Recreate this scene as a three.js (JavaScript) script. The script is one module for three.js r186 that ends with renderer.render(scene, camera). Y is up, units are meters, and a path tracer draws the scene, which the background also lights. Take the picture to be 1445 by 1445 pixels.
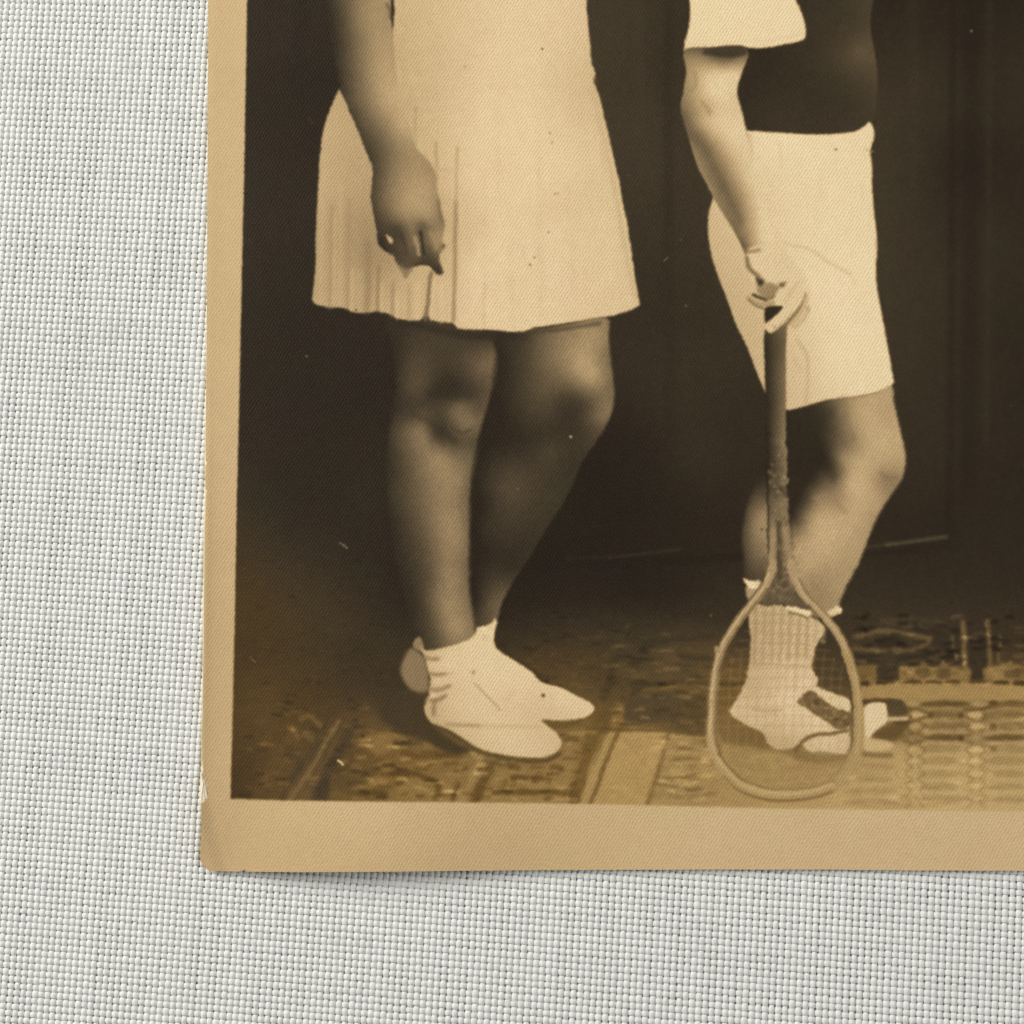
import * as THREE from 'three';
import { mergeGeometries } from 'three/addons/utils/BufferGeometryUtils.js';
import { RectAreaLightUniformsLib } from 'three/addons/lights/RectAreaLightUniformsLib.js';

// ---------------------------------------------------------------- camera, light, exposure
const scene = new THREE.Scene();
scene.background = new THREE.Color(0x000000);
const camera = new THREE.PerspectiveCamera(30, 1, 0.005, 5);
camera.position.set(0.0132041, 0.15009038, 0.01583606);
camera.up.set(0, 0, -1);
camera.lookAt(0, 0, 0);
scene.add(camera);

RectAreaLightUniformsLib.init();
function softLight(name, colour, intensity, w, h, from) {
  const l = new THREE.RectAreaLight(colour, intensity, w, h);
  l.name = name;
  l.position.set(...from);
  l.lookAt(0, 0, 0);
  scene.add(l);
}
// daylight from a window up and to the left of the table, with a weaker fill added opposite for room bounce
softLight('window_light', new THREE.Color(1, 0.985, 0.95), 14.5, 0.36, 0.3, [-0.45, 0.262, -0.24]);
softLight('room_fill_light', new THREE.Color(0.97, 0.98, 1), 3.0, 0.9, 0.6, [0.66, 0.6, 0.02]);  // added fill, no source seen; stands in for bounced room light

const renderer = new THREE.WebGLRenderer({ antialias: true });
renderer.toneMapping = THREE.LinearToneMapping;
renderer.toneMappingExposure = 1;
renderer.shadowMap.enabled = true;

// ---------------------------------------------------------------- small helpers
function rng(seed) {
  let a = seed >>> 0;
  return () => {
    a = (a + 0x6d2b79f5) >>> 0;
    let t = Math.imul(a ^ (a >>> 15), 1 | a);
    t = (t + Math.imul(t ^ (t >>> 7), 61 | t)) ^ t;
    return ((t ^ (t >>> 14)) >>> 0) / 4294967296;
  };
}
const clamp = (x, a, b) => Math.min(b, Math.max(a, x));
function hash2(i, j) {
  let h = Math.imul(i, 374761393) ^ Math.imul(j, 668265263);
  h = Math.imul(h ^ (h >>> 13), 1274126177);
  return ((h ^ (h >>> 16)) >>> 0) / 4294967296;
}
function vnoise(x, y) {
  const i = Math.floor(x), j = Math.floor(y), u = x - i, v = y - j, s = u * u * (3 - 2 * u), t = v * v * (3 - 2 * v);
  const a = hash2(i, j), b = hash2(i + 1, j), c = hash2(i, j + 1), d = hash2(i + 1, j + 1);
  return (a + (b - a) * s) * (1 - t) + (c + (d - c) * s) * t;
}
const fbm = (x, y) => (vnoise(x, y) * 0.5 + vnoise(x * 2.1 + 7, y * 2.1 + 3) * 0.3 + vnoise(x * 4.3 + 1, y * 4.3 + 9) * 0.2) * 2 - 1;
const MM = 0.001;
function mesh(name, geometry, material, parent, data) {
  const m = new THREE.Mesh(geometry, material);
  m.name = name;
  m.castShadow = m.receiveShadow = true;
  if (data) Object.assign(m.userData, data);
  parent.add(m);
  return m;
}

// ---------------------------------------------------------------- the table under the cloth
const PX = 0.505, PZ = 0.529, TURN = 3.55 * Math.PI / 180;         // spacing of the threads in mm, and how the weave is turned
const  HALF = 52;                                      // half the size of the cloth, mm
{
  const g = new THREE.BoxGeometry(0.2, 0.02, 0.2);
  mesh('table', g, new THREE.MeshStandardMaterial({ color: new THREE.Color(0.5, 0.49, 0.46), roughness: 0.7 }), scene, { kind: 'structure' }).position.set(0, -0.01 - 0.26 * MM, 0);
}

// ---------------------------------------------------------------- the woven cloth: every warp and weft thread runs over and under
const CORNER = [-24.398, 28.177];                                  // where the print's lower left corner lies, mm
const cs = Math.cos(TURN), sn = Math.sin(TURN);
const toWorld = (u, v) => [u * cs - v * sn, u * sn + v * cs];
const hidden = (x, z) => x > CORNER[0] + 3 && z < CORNER[1] - 3;    // under the print, where coarser threads will do
function weave(along) {                                            // along 0: warp (runs down the picture), 1: weft (runs across)
  const pitch = along ? PZ : PX, step = along ? PX : PZ, n = Math.ceil(HALF / pitch), m = Math.ceil(HALF / step);
  const pos = [], nor = [], uv = [], col = [], idx = [];
  const R = rng(along ? 91 : 17);
  for (let i = -n; i <= n; i++) {
    const wide = (along ? 0.216 : 0.212) * (1 + (R() - 0.5) * 0.14), high = (along ? 0.09 : 0.105) * (1 + (R() - 0.5) * 0.1);
    const swing = along ? 0.106 : 0.09, power = along ? 1.0 : 0.9;   // the warp stays nearly flat, the weft dips between its columns
    const shift = (R() - 0.5) * 0.035, tone = 1 + (R() - 0.5) * 0.05, warm = (R() - 0.5) * 0.012, phase = R() * 50;
    const rings = [];
    for (let j = -m; j <= m; j++) {
      const [wx, wz] = along ? toWorld(j * step, i * pitch) : toWorld(i * pitch, j * step);
      const k = hidden(wx, wz) ? 2 : 5;
      for (let q = 0; q < k; q++) rings.push([j + q / k, hidden(wx, wz)]);
    }
    let prev = -1;
    rings.forEach(([t, coarse], r) => {
      const s = t * step;
      const slub = 1 + 0.16 * (vnoise(t * 0.11 + phase, i * 3.7) - 0.5) + 0.14 * (vnoise(t * 0.9 + phase, i * 5.1) - 0.5);
      const sway = shift + 0.045 * (vnoise(t * 0.23 + phase * 2, i * 0.6 + 40 * along) - 0.5) + 0.04 * (vnoise(t * 0.7, i * 7.3 + 90 * along) - 0.5);
      const sign = (i & 1 ? -1 : 1) * (along ? -1 : 1);
      const c = Math.cos(Math.PI * t), y = swing * (1 + 0.25 * (vnoise(t * 0.6 + 9, i * 4.4 + 30 * along) - 0.5)) * sign * Math.sign(c) * Math.pow(Math.abs(c), power);
      const a = wide * slub * (1 + 0.07 * c * sign), b = high * slub;
      // slope of the thread, for the normals
      const e = 0.02, cy = (x) => { const cc = Math.cos(Math.PI * x); return swing * sign * Math.sign(cc) * Math.pow(Math.abs(cc), power); };
      const slope = (cy(t + e) - cy(t - e)) / (2 * e * step);
      const il = 1 / Math.hypot(1, slope);
      const shade = tone * (0.98 + 0.05 * vnoise(t * 0.8 + phase, i * 9.1)) * (1 - 0.1 * clamp(fbm(i * 0.35 + (along ? 60 : 0), t * 0.05) * 1.6 - 0.35, 0, 1));
      const first = pos.length / 3, SIDES = coarse ? 4 : 8;
      for (let q = 0; q <= SIDES; q++) {
        const f = (q / SIDES) * 2 * Math.PI, ca = Math.cos(f), sa = Math.sin(f);
        // section: ca across, sa up
        const across = i * pitch + sway + a * ca, up = y + b * sa * il;
        let nx = ca / a, ny = sa / b, nl = Math.hypot(nx, ny); nx /= nl; ny /= nl;
        const na = -ny * slope * il, nu = ny * il;
        const shove = -b * sa * slope * il;
        const [x, z] = along ? toWorld(s + shove, across) : toWorld(across, s + shove);
        const [ax, az] = along ? toWorld(na, nx) : toWorld(nx, na);
        pos.push(x * MM, up * MM, z * MM);
        nor.push(ax, nu, az);
        uv.push(s / 1.6 + phase, q / SIDES);
        col.push(shade * (1 + warm), shade, shade * (1 - warm));
      }
      if (prev >= 0) {
        const [pf, ps] = prev >= 0 ? last : [0, 0];
        if (ps === SIDES) for (let q = 0; q < SIDES; q++) idx.push(pf + q, first + q, pf + q + 1, pf + q + 1, first + q, first + q + 1);
        else {                                                      // from a fine run to a coarse one or back
          const big = Math.max(ps, SIDES), small = Math.min(ps, SIDES), B = ps > SIDES ? pf : first, S = ps > SIDES ? first : pf;
          for (let q = 0; q < big; q++) { const w = Math.floor(q * small / big); idx.push(B + q, B + q + 1, S + w); if ((q + 1) * small % big === 0) idx.push(B + q + 1, S + w + 1, S + w); }
        }
      }
      prev = r; last = [first, SIDES];
    });
  }
  const g = new THREE.BufferGeometry();
  g.setAttribute('position', new THREE.BufferAttribute(new Float32Array(pos), 3));
  g.setAttribute('normal', new THREE.BufferAttribute(new Float32Array(nor), 3));
  g.setAttribute('uv', new THREE.BufferAttribute(new Float32Array(uv), 2));
  g.setAttribute('color', new THREE.BufferAttribute(new Float32Array(col), 3));
  if (along === 0) for (let k = 0; k < idx.length; k += 3) [idx[k], idx[k + 1]] = [idx[k + 1], idx[k]];
  g.setIndex(new THREE.BufferAttribute(new Uint32Array(idx), 1));
  return g;
}
let last = [0, 0];
// fibres of the yarn: fine slanting ridges that wind round the thread
function yarnBump() {
  const N = 256, d = new Uint8Array(N * N * 4);
  for (let y = 0; y < N; y++) for (let x = 0; x < N; x++) {
    const k = (y / N) * 5 + (x / N) * 8, w = 0.5 + 0.5 * Math.sin(2 * Math.PI * k), n = hash2(x >> 1, y);
    const v = 255 * clamp(0.25 + 0.5 * w + (n - 0.5) * 0.5, 0, 1), o = (y * N + x) * 4;
    d[o] = d[o + 1] = d[o + 2] = v; d[o + 3] = 255;
  }
  const t = new THREE.DataTexture(d, N, N);
  t.wrapS = t.wrapT = THREE.RepeatWrapping; t.magFilter = THREE.LinearFilter; t.needsUpdate = true;
  return t;
}
const cloth = new THREE.Group();
cloth.name = 'tablecloth';
cloth.userData = { label: 'off-white plain woven cloth lying flat under the old photograph', category: 'cloth' };
scene.add(cloth);
const cotton = new THREE.MeshStandardMaterial({ color: new THREE.Color(0.77, 0.767, 0.72), vertexColors: true, roughness: 0.92, bumpMap: yarnBump(), bumpScale: 0.00002 });
last = [0, 0];
mesh('warp_threads', weave(0), cotton, cloth, { kind: 'stuff' });
mesh('weft_threads', weave(1), cotton, cloth, { kind: 'stuff' });

// a little lint lying on the weave
{
  const R = rng(77), parts = [];
  for (let k = 0; k < 70; k++) {
    const x = -42 + R() * 84, z = -44 + R() * 86;
    if (hidden(x + 4, z - 4)) continue;
    let a = R() * 6.3, px = x, pz = z;
    const p = [], n = 5, len = 0.5 + R() * 1.3;
    for (let q = 0; q <= n; q++) { p.push(new THREE.Vector3(px * MM, (0.2 + 0.05 * Math.sin(q * 1.3 + k)) * MM, pz * MM)); a += (R() - 0.5) * 1.4; px += Math.cos(a) * len / n; pz += Math.sin(a) * len / n; }
    parts.push(new THREE.TubeGeometry(new THREE.CatmullRomCurve3(p), 10, 0.014 * MM, 4));
  }
  mesh('lint', mergeGeometries(parts), new THREE.MeshStandardMaterial({ color: new THREE.Color(0.82, 0.81, 0.77), roughness: 0.95 }), cloth, { kind: 'stuff' });
}

// ---------------------------------------------------------------- the print on the photographic paper
// All positions on the print are in mm from its lower left corner: x to the right, y up the sheet.
const TEX = 2048, X0 = -1.2, Y0 = -1.2, SPAN = 79, S = TEX / SPAN;  // the picture's pixels per mm
const tone = new Float32Array(TEX * TEX), gold = new Float32Array(TEX * TEX);
const canvas = document.createElement('canvas');
canvas.width = canvas.height = TEX;
const ctx = canvas.getContext('2d', { willReadFrequently: true });
const cx = (x) => (x - X0) * S, cyy = (y) => TEX - (y - Y0) * S;

// a smooth curve through points; a point with a third entry 1 is a sharp corner
function trace(p, closed, sharp) {
  const P = p.map((q) => [cx(q[0]), cyy(q[1]), q[2] === 1]), n = P.length, at = (i) => (closed ? P[(i + n) % n] : P[clamp(i, 0, n - 1)]);
  ctx.beginPath();
  ctx.moveTo(P[0][0], P[0][1]);
  for (let i = 0; i < (closed ? n : n - 1); i++) {
    const a = at(i - 1), b = at(i), c = at(i + 1), d = at(i + 2);
    if (sharp) { ctx.lineTo(c[0], c[1]); continue; }
    const len = Math.hypot(c[0] - b[0], c[1] - b[1]);
    const tan = (u, v, w) => { const l1 = Math.hypot(v[0] - u[0], v[1] - u[1]), l2 = Math.hypot(w[0] - v[0], w[1] - v[1]), s = len / Math.max(1e-6, l1 + l2) / 3; return [(w[0] - u[0]) * s, (w[1] - u[1]) * s]; };
    const t0 = b[2] ? [0, 0] : tan(a, b, c), t1 = c[2] ? [0, 0] : tan(b, c, d);
    ctx.bezierCurveTo(b[0] + t0[0], b[1] + t0[1], c[0] - t1[0], c[1] - t1[1], c[0], c[1]);
  }
  if (closed) ctx.closePath();
}
// coverage of what was just drawn, softened by f mm, with the box it fills
function coverage(p, grow, f, draw) {
  let xa = 1e9, xb = -1e9, ya = 1e9, yb = -1e9;
  for (const q of p) { const x = cx(q[0]), y = cyy(q[1]); xa = Math.min(xa, x); xb = Math.max(xb, x); ya = Math.min(ya, y); yb = Math.max(yb, y); }
  const blur = f * S * 0.5, pad = grow * S + blur * 3 + 12;
  xa = Math.floor(clamp(xa - pad, 0, TEX - 1)); xb = Math.ceil(clamp(xb + pad, 1, TEX)); ya = Math.floor(clamp(ya - pad, 0, TEX - 1)); yb = Math.ceil(clamp(yb + pad, 1, TEX));
  const w = xb - xa, h = yb - ya;
  if (w < 1 || h < 1) return null;
  ctx.clearRect(xa, ya, w, h);
  draw();
  const d = ctx.getImageData(xa, ya, w, h).data;
  let m = new Float32Array(w * h);
  for (let i = 0; i < w * h; i++) m[i] = d[i * 4 + 3] / 255;
  const r = Math.round(Math.max(0, blur) * 0.95);
  if (r > 0) for (let pass = 0; pass < 3; pass++) m = boxBlur(m, w, h, r >> (pass === 2 ? 1 : 0) || 1);
  return { xa, ya, w, h, m };
}
function boxBlur(src, w, h, r) {
  const tmp = new Float32Array(w * h), out = new Float32Array(w * h), k = 1 / (2 * r + 1);
  for (let y = 0; y < h; y++) {
    let s = 0;
    for (let x = -r; x <= r; x++) s += src[y * w + clamp(x, 0, w - 1)];
    for (let x = 0; x < w; x++) { tmp[y * w + x] = s * k; s += src[y * w + Math.min(w - 1, x + r + 1)] - src[y * w + Math.max(0, x - r)]; }
  }
  for (let x = 0; x < w; x++) {
    let s = 0;
    for (let y = -r; y <= r; y++) s += tmp[clamp(y, 0, h - 1) * w + x];
    for (let y = 0; y < h; y++) { out[y * w + x] = s * k; s += tmp[Math.min(h - 1, y + r + 1) * w + x] - tmp[Math.max(0, y - r) * w + x]; }
  }
  return out;
}
function lay(c, t, g, a) {
  if (!c) return;
  const { xa, ya, w, h, m } = c;
  for (let y = 0; y < h; y++) for (let x = 0, o = (ya + y) * TEX + xa, i = y * w; x < w; x++, o++, i++) {
    const k = m[i] * a;
    if (k < 0.002) continue;
    tone[o] += ((typeof t === 'number' ? t : t(x + xa, y + ya)) - tone[o]) * k;
    gold[o] += ((typeof g === 'number' ? g : g(x + xa, y + ya)) - gold[o]) * k;
  }
}
const fillShape = (p, sharp) => () => { ctx.fillStyle = '#fff'; trace(p, true, sharp); ctx.fill(); };
function area(p, t, f, g, a, sharp) { lay(coverage(p, 0, f, fillShape(p, sharp)), t, g, a); }
function line(p, t, w, f, a, g) {
  lay(coverage(p, w, f, () => { ctx.strokeStyle = '#fff'; ctx.lineWidth = w * S; ctx.lineCap = 'round'; ctx.lineJoin = 'round'; trace(p, false); ctx.stroke(); }), t, g, a);
}
function dot(x, y, t, r, a) { lay(coverage([[x, y]], r, r * 0.8, () => { ctx.fillStyle = '#fff'; ctx.beginPath(); ctx.arc(cx(x), cyy(y), r * S, 0, 7); ctx.fill(); }), t, gold[clamp(Math.round(cyy(y)), 0, TEX - 1) * TEX + clamp(Math.round(cx(x)), 0, TEX - 1)], a); }
// pile, grain and blur of the pictured stuff: the tones inside a shape are jostled by up to "move" mm and mottled
function mottle(p, f, amp, lx, ly, move) {
  const c = coverage(p, 0, f, fillShape(p, true));
  if (!c) return;
  const { xa, ya, w, h, m } = c, old = new Float32Array(w * h), og = new Float32Array(w * h);
  for (let y = 0; y < h; y++) for (let x = 0; x < w; x++) { old[y * w + x] = tone[(ya + y) * TEX + xa + x]; og[y * w + x] = gold[(ya + y) * TEX + xa + x]; }
  for (let y = 0; y < h; y++) for (let x = 0; x < w; x++) {
    const k = m[y * w + x];
    if (k < 0.002) continue;
    const X = (x + xa) / S, Y = (y + ya) / S;
    const dx = (vnoise(X * 1.8, Y * 1.8) - 0.5) * 2 + (vnoise(X * 5 + 30, Y * 5) - 0.5) * 1.2, dy = (vnoise(X * 1.8 + 80, Y * 1.8) - 0.5) * 2 + (vnoise(X * 5, Y * 5 + 60) - 0.5) * 1.2;
    const qx = clamp(x + dx * move * S, 0, w - 1.001), qy = clamp(y + dy * move * S * 0.7, 0, h - 1.001), i = Math.floor(qx), j = Math.floor(qy), u = qx - i, v = qy - j, o = j * w + i;
    const at = (b) => (b[o] * (1 - u) + b[Math.min(o + 1, w * h - 1)] * u) * (1 - v) + (b[Math.min(o + w, w * h - 1)] * (1 - u) + b[Math.min(o + w + 1, w * h - 1)] * u) * v;
    const n = fbm(X / lx, Y / ly) * 0.6 + fbm(X / lx * 3.1 + 20, Y / ly * 2.6 + 11) * 0.5;
    const q = (ya + y) * TEX + xa + x;
    tone[q] += (at(old) * (1 + amp * n) - tone[q]) * k;
    gold[q] += (at(og) - gold[q]) * k;
  }
}
// small motifs of the rug: short strokes that lighten or darken what is there
function fleck(x, y, len, h, lean, amount) {
  const c = coverage([[x - len / 2, y], [x + len / 2, y]], h + Math.abs(lean), 0.06, () => {
    ctx.strokeStyle = '#fff'; ctx.lineWidth = h * S; ctx.lineCap = 'round';
    ctx.beginPath(); ctx.moveTo(cx(x - len / 2), cyy(y - lean / 2)); ctx.lineTo(cx(x + len / 2), cyy(y + lean / 2)); ctx.stroke();
  });
  if (!c) return;
  for (let j = 0; j < c.h; j++) for (let i = 0; i < c.w; i++) { const k = c.m[j * c.w + i]; if (k > 0.01) tone[(c.ya + j) * TEX + c.xa + i] *= 1 + amount * k; }
}
// lens blur inside a shape
function soften(p, f, r) {
  const c = coverage(p, 0, f, fillShape(p, true));
  if (!c) return;
  const { xa, ya, w, h } = c, n = Math.max(1, Math.round(r * S));
  const old = new Float32Array(w * h);
  for (let y = 0; y < h; y++) for (let x = 0; x < w; x++) old[y * w + x] = tone[(ya + y) * TEX + xa + x];
  const b = boxBlur(boxBlur(old, w, h, n), w, h, n);
  for (let y = 0; y < h; y++) for (let x = 0; x < w; x++) { const q = (ya + y) * TEX + xa + x; tone[q] += (b[y * w + x] - tone[q]) * c.m[y * w + x]; }
}
// a shape whose tone runs smoothly through measured spots [x, y, tone, gold]
function tones(p, spots, f, g, a, sharp) {
  const n = spots.length, N = n + 3, sx = spots.map((s) => s[0]), sy = spots.map((s) => s[1]);
  const U = (r2) => (r2 > 1e-9 ? 0.5 * r2 * Math.log(r2) : 0);
  const solve = (vals) => {
    const A = [];
    for (let i = 0; i < N; i++) { A.push(new Float64Array(N + 1)); }
    for (let i = 0; i < n; i++) {
      for (let j = 0; j < n; j++) A[i][j] = U((sx[i] - sx[j]) ** 2 + (sy[i] - sy[j]) ** 2) + (i === j ? 0.6 : 0);
      A[i][n] = A[n][i] = 1; A[i][n + 1] = A[n + 1][i] = sx[i]; A[i][n + 2] = A[n + 2][i] = sy[i]; A[i][N] = vals[i];
    }
    for (let i = 0; i < N; i++) {
      let b = i;
      for (let j = i + 1; j < N; j++) if (Math.abs(A[j][i]) > Math.abs(A[b][i])) b = j;
      [A[i], A[b]] = [A[b], A[i]];
      for (let j = i + 1; j < N; j++) { const q = A[j][i] / A[i][i]; if (q) for (let k = i; k <= N; k++) A[j][k] -= q * A[i][k]; }
    }
    const w = new Float64Array(N);
    for (let i = N - 1; i >= 0; i--) { let s = A[i][N]; for (let j = i + 1; j < N; j++) s -= A[i][j] * w[j]; w[i] = s / A[i][i]; }
    return w;
  };
  const c = coverage(p, 0, f, fillShape(p, sharp));
  if (!c) return;
  const field = (vals) => {
    const w = solve(vals), lo = Math.min(...vals), hi = Math.max(...vals), G = 6, gw = Math.ceil(c.w / G) + 2, gh = Math.ceil(c.h / G) + 2, v = new Float32Array(gw * gh);
    for (let j = 0; j < gh; j++) for (let i = 0; i < gw; i++) {
      const x = (c.xa + i * G) / S + X0, y = (TEX - (c.ya + j * G)) / S + Y0;
      let s = w[n] + w[n + 1] * x + w[n + 2] * y;
      for (let k = 0; k < n; k++) s += w[k] * U((x - sx[k]) ** 2 + (y - sy[k]) ** 2);
      v[j * gw + i] = clamp(s, lo, hi);
    }
    return (px, py) => {
      const x = (px - c.xa) / G, y = (py - c.ya) / G, i = Math.floor(x), j = Math.floor(y), u = x - i, q = y - j, o = j * gw + i;
      return (v[o] * (1 - u) + v[o + 1] * u) * (1 - q) + (v[o + gw] * (1 - u) + v[o + gw + 1] * u) * q;
    };
  };
  const gs = spots.map((s) => s[3] ?? g);
  lay(c, field(spots.map((s) => s[2])), gs.some((q) => q !== gs[0]) ? field(gs) : gs[0], a);
}

// the cream border paper, the whole sheet; lower left toning includes painted curl shade
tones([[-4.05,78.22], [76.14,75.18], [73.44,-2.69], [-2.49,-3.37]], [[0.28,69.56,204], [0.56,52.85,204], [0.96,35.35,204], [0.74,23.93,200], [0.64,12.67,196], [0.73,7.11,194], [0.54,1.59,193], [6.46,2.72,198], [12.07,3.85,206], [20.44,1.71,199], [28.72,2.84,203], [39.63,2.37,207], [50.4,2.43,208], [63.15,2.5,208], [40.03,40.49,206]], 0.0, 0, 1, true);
// the picture: backdrop and floor
tones([[2.52,74.93], [2.51,70.69], [2.49,58.72], [2.4,45.18], [2.33,34.19], [2.28,29.6], [2.26,18.27], [2.25,9.89], [2.23,5.62], [6.42,5.52], [15.41,5.45], [23.2,5.4], [32.02,5.3], [44.26,5.05], [50.44,4.97], [57.92,4.9], [68.47,4.87], [70.57,72.47]], [[2.6,73.11,44], [2.69,67.07,45], [5.65,66.98,46], [8.03,64.51,40], [6.92,58.6,42], [4.07,52.77,46], [5.94,43.95,42], [8.9,37.55,40], [4.35,32.44,44], [6.15,27.29,47], [3.01,25.61,60,0.7], [3.95,20.52,70,1], [7.4,18.25,68,0.8], [11.93,19.36,60,0.4], [14.75,20.46,46], [4.06,12.67,72,1], [6.37,9.89,76,1], [3.57,7.12,70,1], [11.97,14.89,62], [14.24,12.67,66], [14.12,29.49,44], [13.6,23.84,44], [32.92,67.3,62], [33.44,57.89,62], [36.81,54.9,60], [36.2,49.71,56], [36.15,43.4,50], [34.45,40.58,52], [37.78,38.26,54], [34.4,33.78,40], [36.04,29.27,38], [31.58,28.19,34], [28.78,23.74,35], [26.54,20.41,42], [34.32,20.93,40], [37.12,26.46,40], [39.39,32.03,50], [41.65,35.94,50], [38.02,63.61,54], [27.65,18.18,54], [34.3,18.16,54], [54.35,66.03,48], [57.07,63.03,54], [61.0,65.23,44], [64.24,62.82,50], [54.66,53.88,60], [57.37,51.52,54], [60.18,54.31,42], [63.36,50.25,48], [55.26,43.05,58], [57.09,39.08,54], [62.01,40.12,46], [56.92,31.83,50], [53.59,27.99,46], [61.72,29.01,44], [55.13,24.11,46], [61.55,22.43,48], [53.44,20.83,54], [40.94,22.55,46], [42.12,29.21,44]], 0.07, 0, 1, true);
line([[59.79,72.86], [59.23,51.48], [58.72,34.59], [58.3,25.74]], 36, 0.581, 0.349, 0.5, 0);
line([[62.68,72.76], [62.08,51.41], [61.4,33.44]], 60, 0.465, 0.349, 0.35, 0);
line([[61.29,72.81], [60.66,51.45], [59.89,29.03]], 34, 1.279, 0.581, 0.4, 0);
line([[56.73,72.97], [56.28,57.28], [56.02,40.22]], 60, 0.93, 0.581, 0.35, 0);
line([[37.25,73.67], [36.9,46.25], [37.15,29.26]], 44, 0.814, 0.465, 0.4, 0);
line([[34.68,73.77], [34.85,57.85]], 66, 0.814, 0.465, 0.4, 0);
line([[7.03,74.77], [6.87,63.36]], 38, 1.395, 0.581, 0.5, 0);
line([[28.78,24.41], [32.12,24.5]], 54, 0.174, 0.145, 0.5, 0);
line([[32.12,24.5], [34.9,24.75], [37.77,25.12]], 64, 0.174, 0.128, 0.65, 0);
line([[52.01,25.13], [53.8,25.33]], 72, 0.233, 0.145, 0.7, 0);
line([[53.64,25.33], [54.18,25.38], [56.24,25.64], [58.19,25.9]], 96, 0.262, 0.145, 0.75, 0);
line([[52.0,24.57], [56.23,24.93], [58.4,25.3]], 38, 0.465, 0.233, 0.5, 0);
line([[24.31,23.77], [32.12,23.94], [42.61,24.48]], 30, 0.581, 0.349, 0.4, 0);
// the patterned carpet
tones([[-0.01,17.43], [9.11,17.69], [17.59,17.94], [26.54,18.74], [34.31,19.71], [43.1,19.89], [53.43,20.17], [72.12,20.19], [71.52,2.03], [0.26,1.58]], [[4.0,16.58,70,0.9], [9.13,16.57,66,0.7], [14.78,16.56,60,0.5], [4.06,12.67,84,1], [3.29,7.12,70,1], [7.48,12.11,82,1], [9.2,9.34,84,0.8], [6.4,7.68,90,1], [8.11,6.58,96,0.8], [11.98,13.78,66,0.6], [13.13,11.01,100,0.8], [12.04,7.69,92,0.8], [14.29,6.6,120,1], [17.63,9.91,118,1], [15.36,13.78,62,0.3], [19.87,7.71,140,1], [24.31,6.63,146,1], [28.73,7.19,152,1], [22.65,8.54,138,0.8], [24.87,18.19,58,0.5], [28.76,17.07,72,0.6], [27.09,15.42,84,0.7], [30.96,14.04,92,0.6], [32.08,15.96,80,0.5], [34.29,17.89,66,0.3], [31.5,11.57,118,0.9], [29.84,9.92,142,0.9], [34.26,13.49,92,0.6], [37.58,15.68,98,0.6], [38.65,13.48,102,0.6], [35.88,9.39,174,0.85], [35.31,6.67,172,0.85], [39.7,9.39,168,0.85], [39.13,6.68,164,0.85], [42.94,7.23,172,0.8], [47.8,7.25,176,0.7], [53.17,7.27,190,0.55], [58.5,7.28,196,0.5], [63.26,6.76,194,0.5], [53.21,9.42,180,0.6], [58.57,9.97,182,0.65], [63.36,10.51,176,0.7], [53.13,5.65,194,0.5], [61.1,5.15,198,0.45], [43.08,18.13,62,0.3], [41.4,15.39,105,0.8], [40.83,12.66,118,0.9], [49.57,16.47,72,0.4], [49.54,14.84,82,0.5], [53.41,19.19,62,0.3], [58.79,19.17,58,0.3], [63.59,18.6,58,0.4], [53.89,16.46,66,0.3], [58.19,16.45,62,0.3], [63.53,16.44,70,0.5], [55.96,12.66,140,0.8], [62.36,12.66,138,0.8], [63.48,14.81,140,0.9]], 2.558, 0, 1, true);
line([[10.76,11.67], [9.54,9.62], [8.49,7.68], [6.88,5.36]], 118, 0.349, 0.14, 0.85, 0.4);
line([[10.19,11.89], [8.97,9.9], [7.87,7.79], [6.53,5.8]], 108, 0.145, 0.105, 0.6, 0.4);
line([[11.33,11.56], [10.22,9.45], [9.0,7.13], [8.12,5.48]], 104, 0.145, 0.105, 0.55, 0.4);
line([[8.17,11.0], [6.83,9.01], [5.39,6.46]], 108, 0.145, 0.116, 0.5, 0.7);
line([[10.08,11.78], [8.86,9.67], [7.53,7.57], [6.31,5.58]], 66, 0.349, 0.174, 0.6, 0.5);
line([[7.49,11.0], [5.82,8.78], [4.44,6.12]], 96, 0.93, 0.349, 0.45, 0.8);
line([[12.0,11.28], [10.78,9.07], [9.51,6.69], [8.91,5.48]], 64, 0.698, 0.291, 0.6, 0.3);
line([[7.71,11.83], [8.38,12.11], [8.95,11.67], [9.35,11.34]], 122, 0.349, 0.174, 0.7, 0.7);
line([[7.03,11.11], [7.49,10.45]], 116, 0.407, 0.174, 0.6, 0.8);
line([[8.17,10.67], [8.63,10.23]], 112, 0.465, 0.174, 0.6, 0.4);
line([[6.94,9.34], [7.8,8.23], [7.25,7.24]], 66, 0.814, 0.349, 0.5, 0.3);
area([[12.52,10.01], [13.7,10.73], [15.33,10.68], [15.72,10.13], [15.05,9.52], [13.99,9.07], [13.2,9.51]], 140, 0.291, 1, 0.85, false);
dot(15.33, 10.12, 104, 0.291, 0.6);
line([[15.83,10.18], [16.51,10.13], [17.18,10.24]], 92, 0.465, 0.233, 0.7, 0.4);
line([[16.68,9.63], [18.19,9.69], [19.97,9.53]], 130, 0.349, 0.233, 0.7, 0.5);
line([[15.84,9.24], [16.96,8.97], [18.25,8.97], [19.31,9.14]], 94, 0.349, 0.233, 0.8, 1);
line([[14.28,7.86], [15.18,7.76]], 140, 0.465, 0.233, 0.7, 1);
line([[14.0,8.36], [13.61,7.81], [13.16,7.36]], 80, 0.581, 0.291, 0.6, 0.7);
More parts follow.
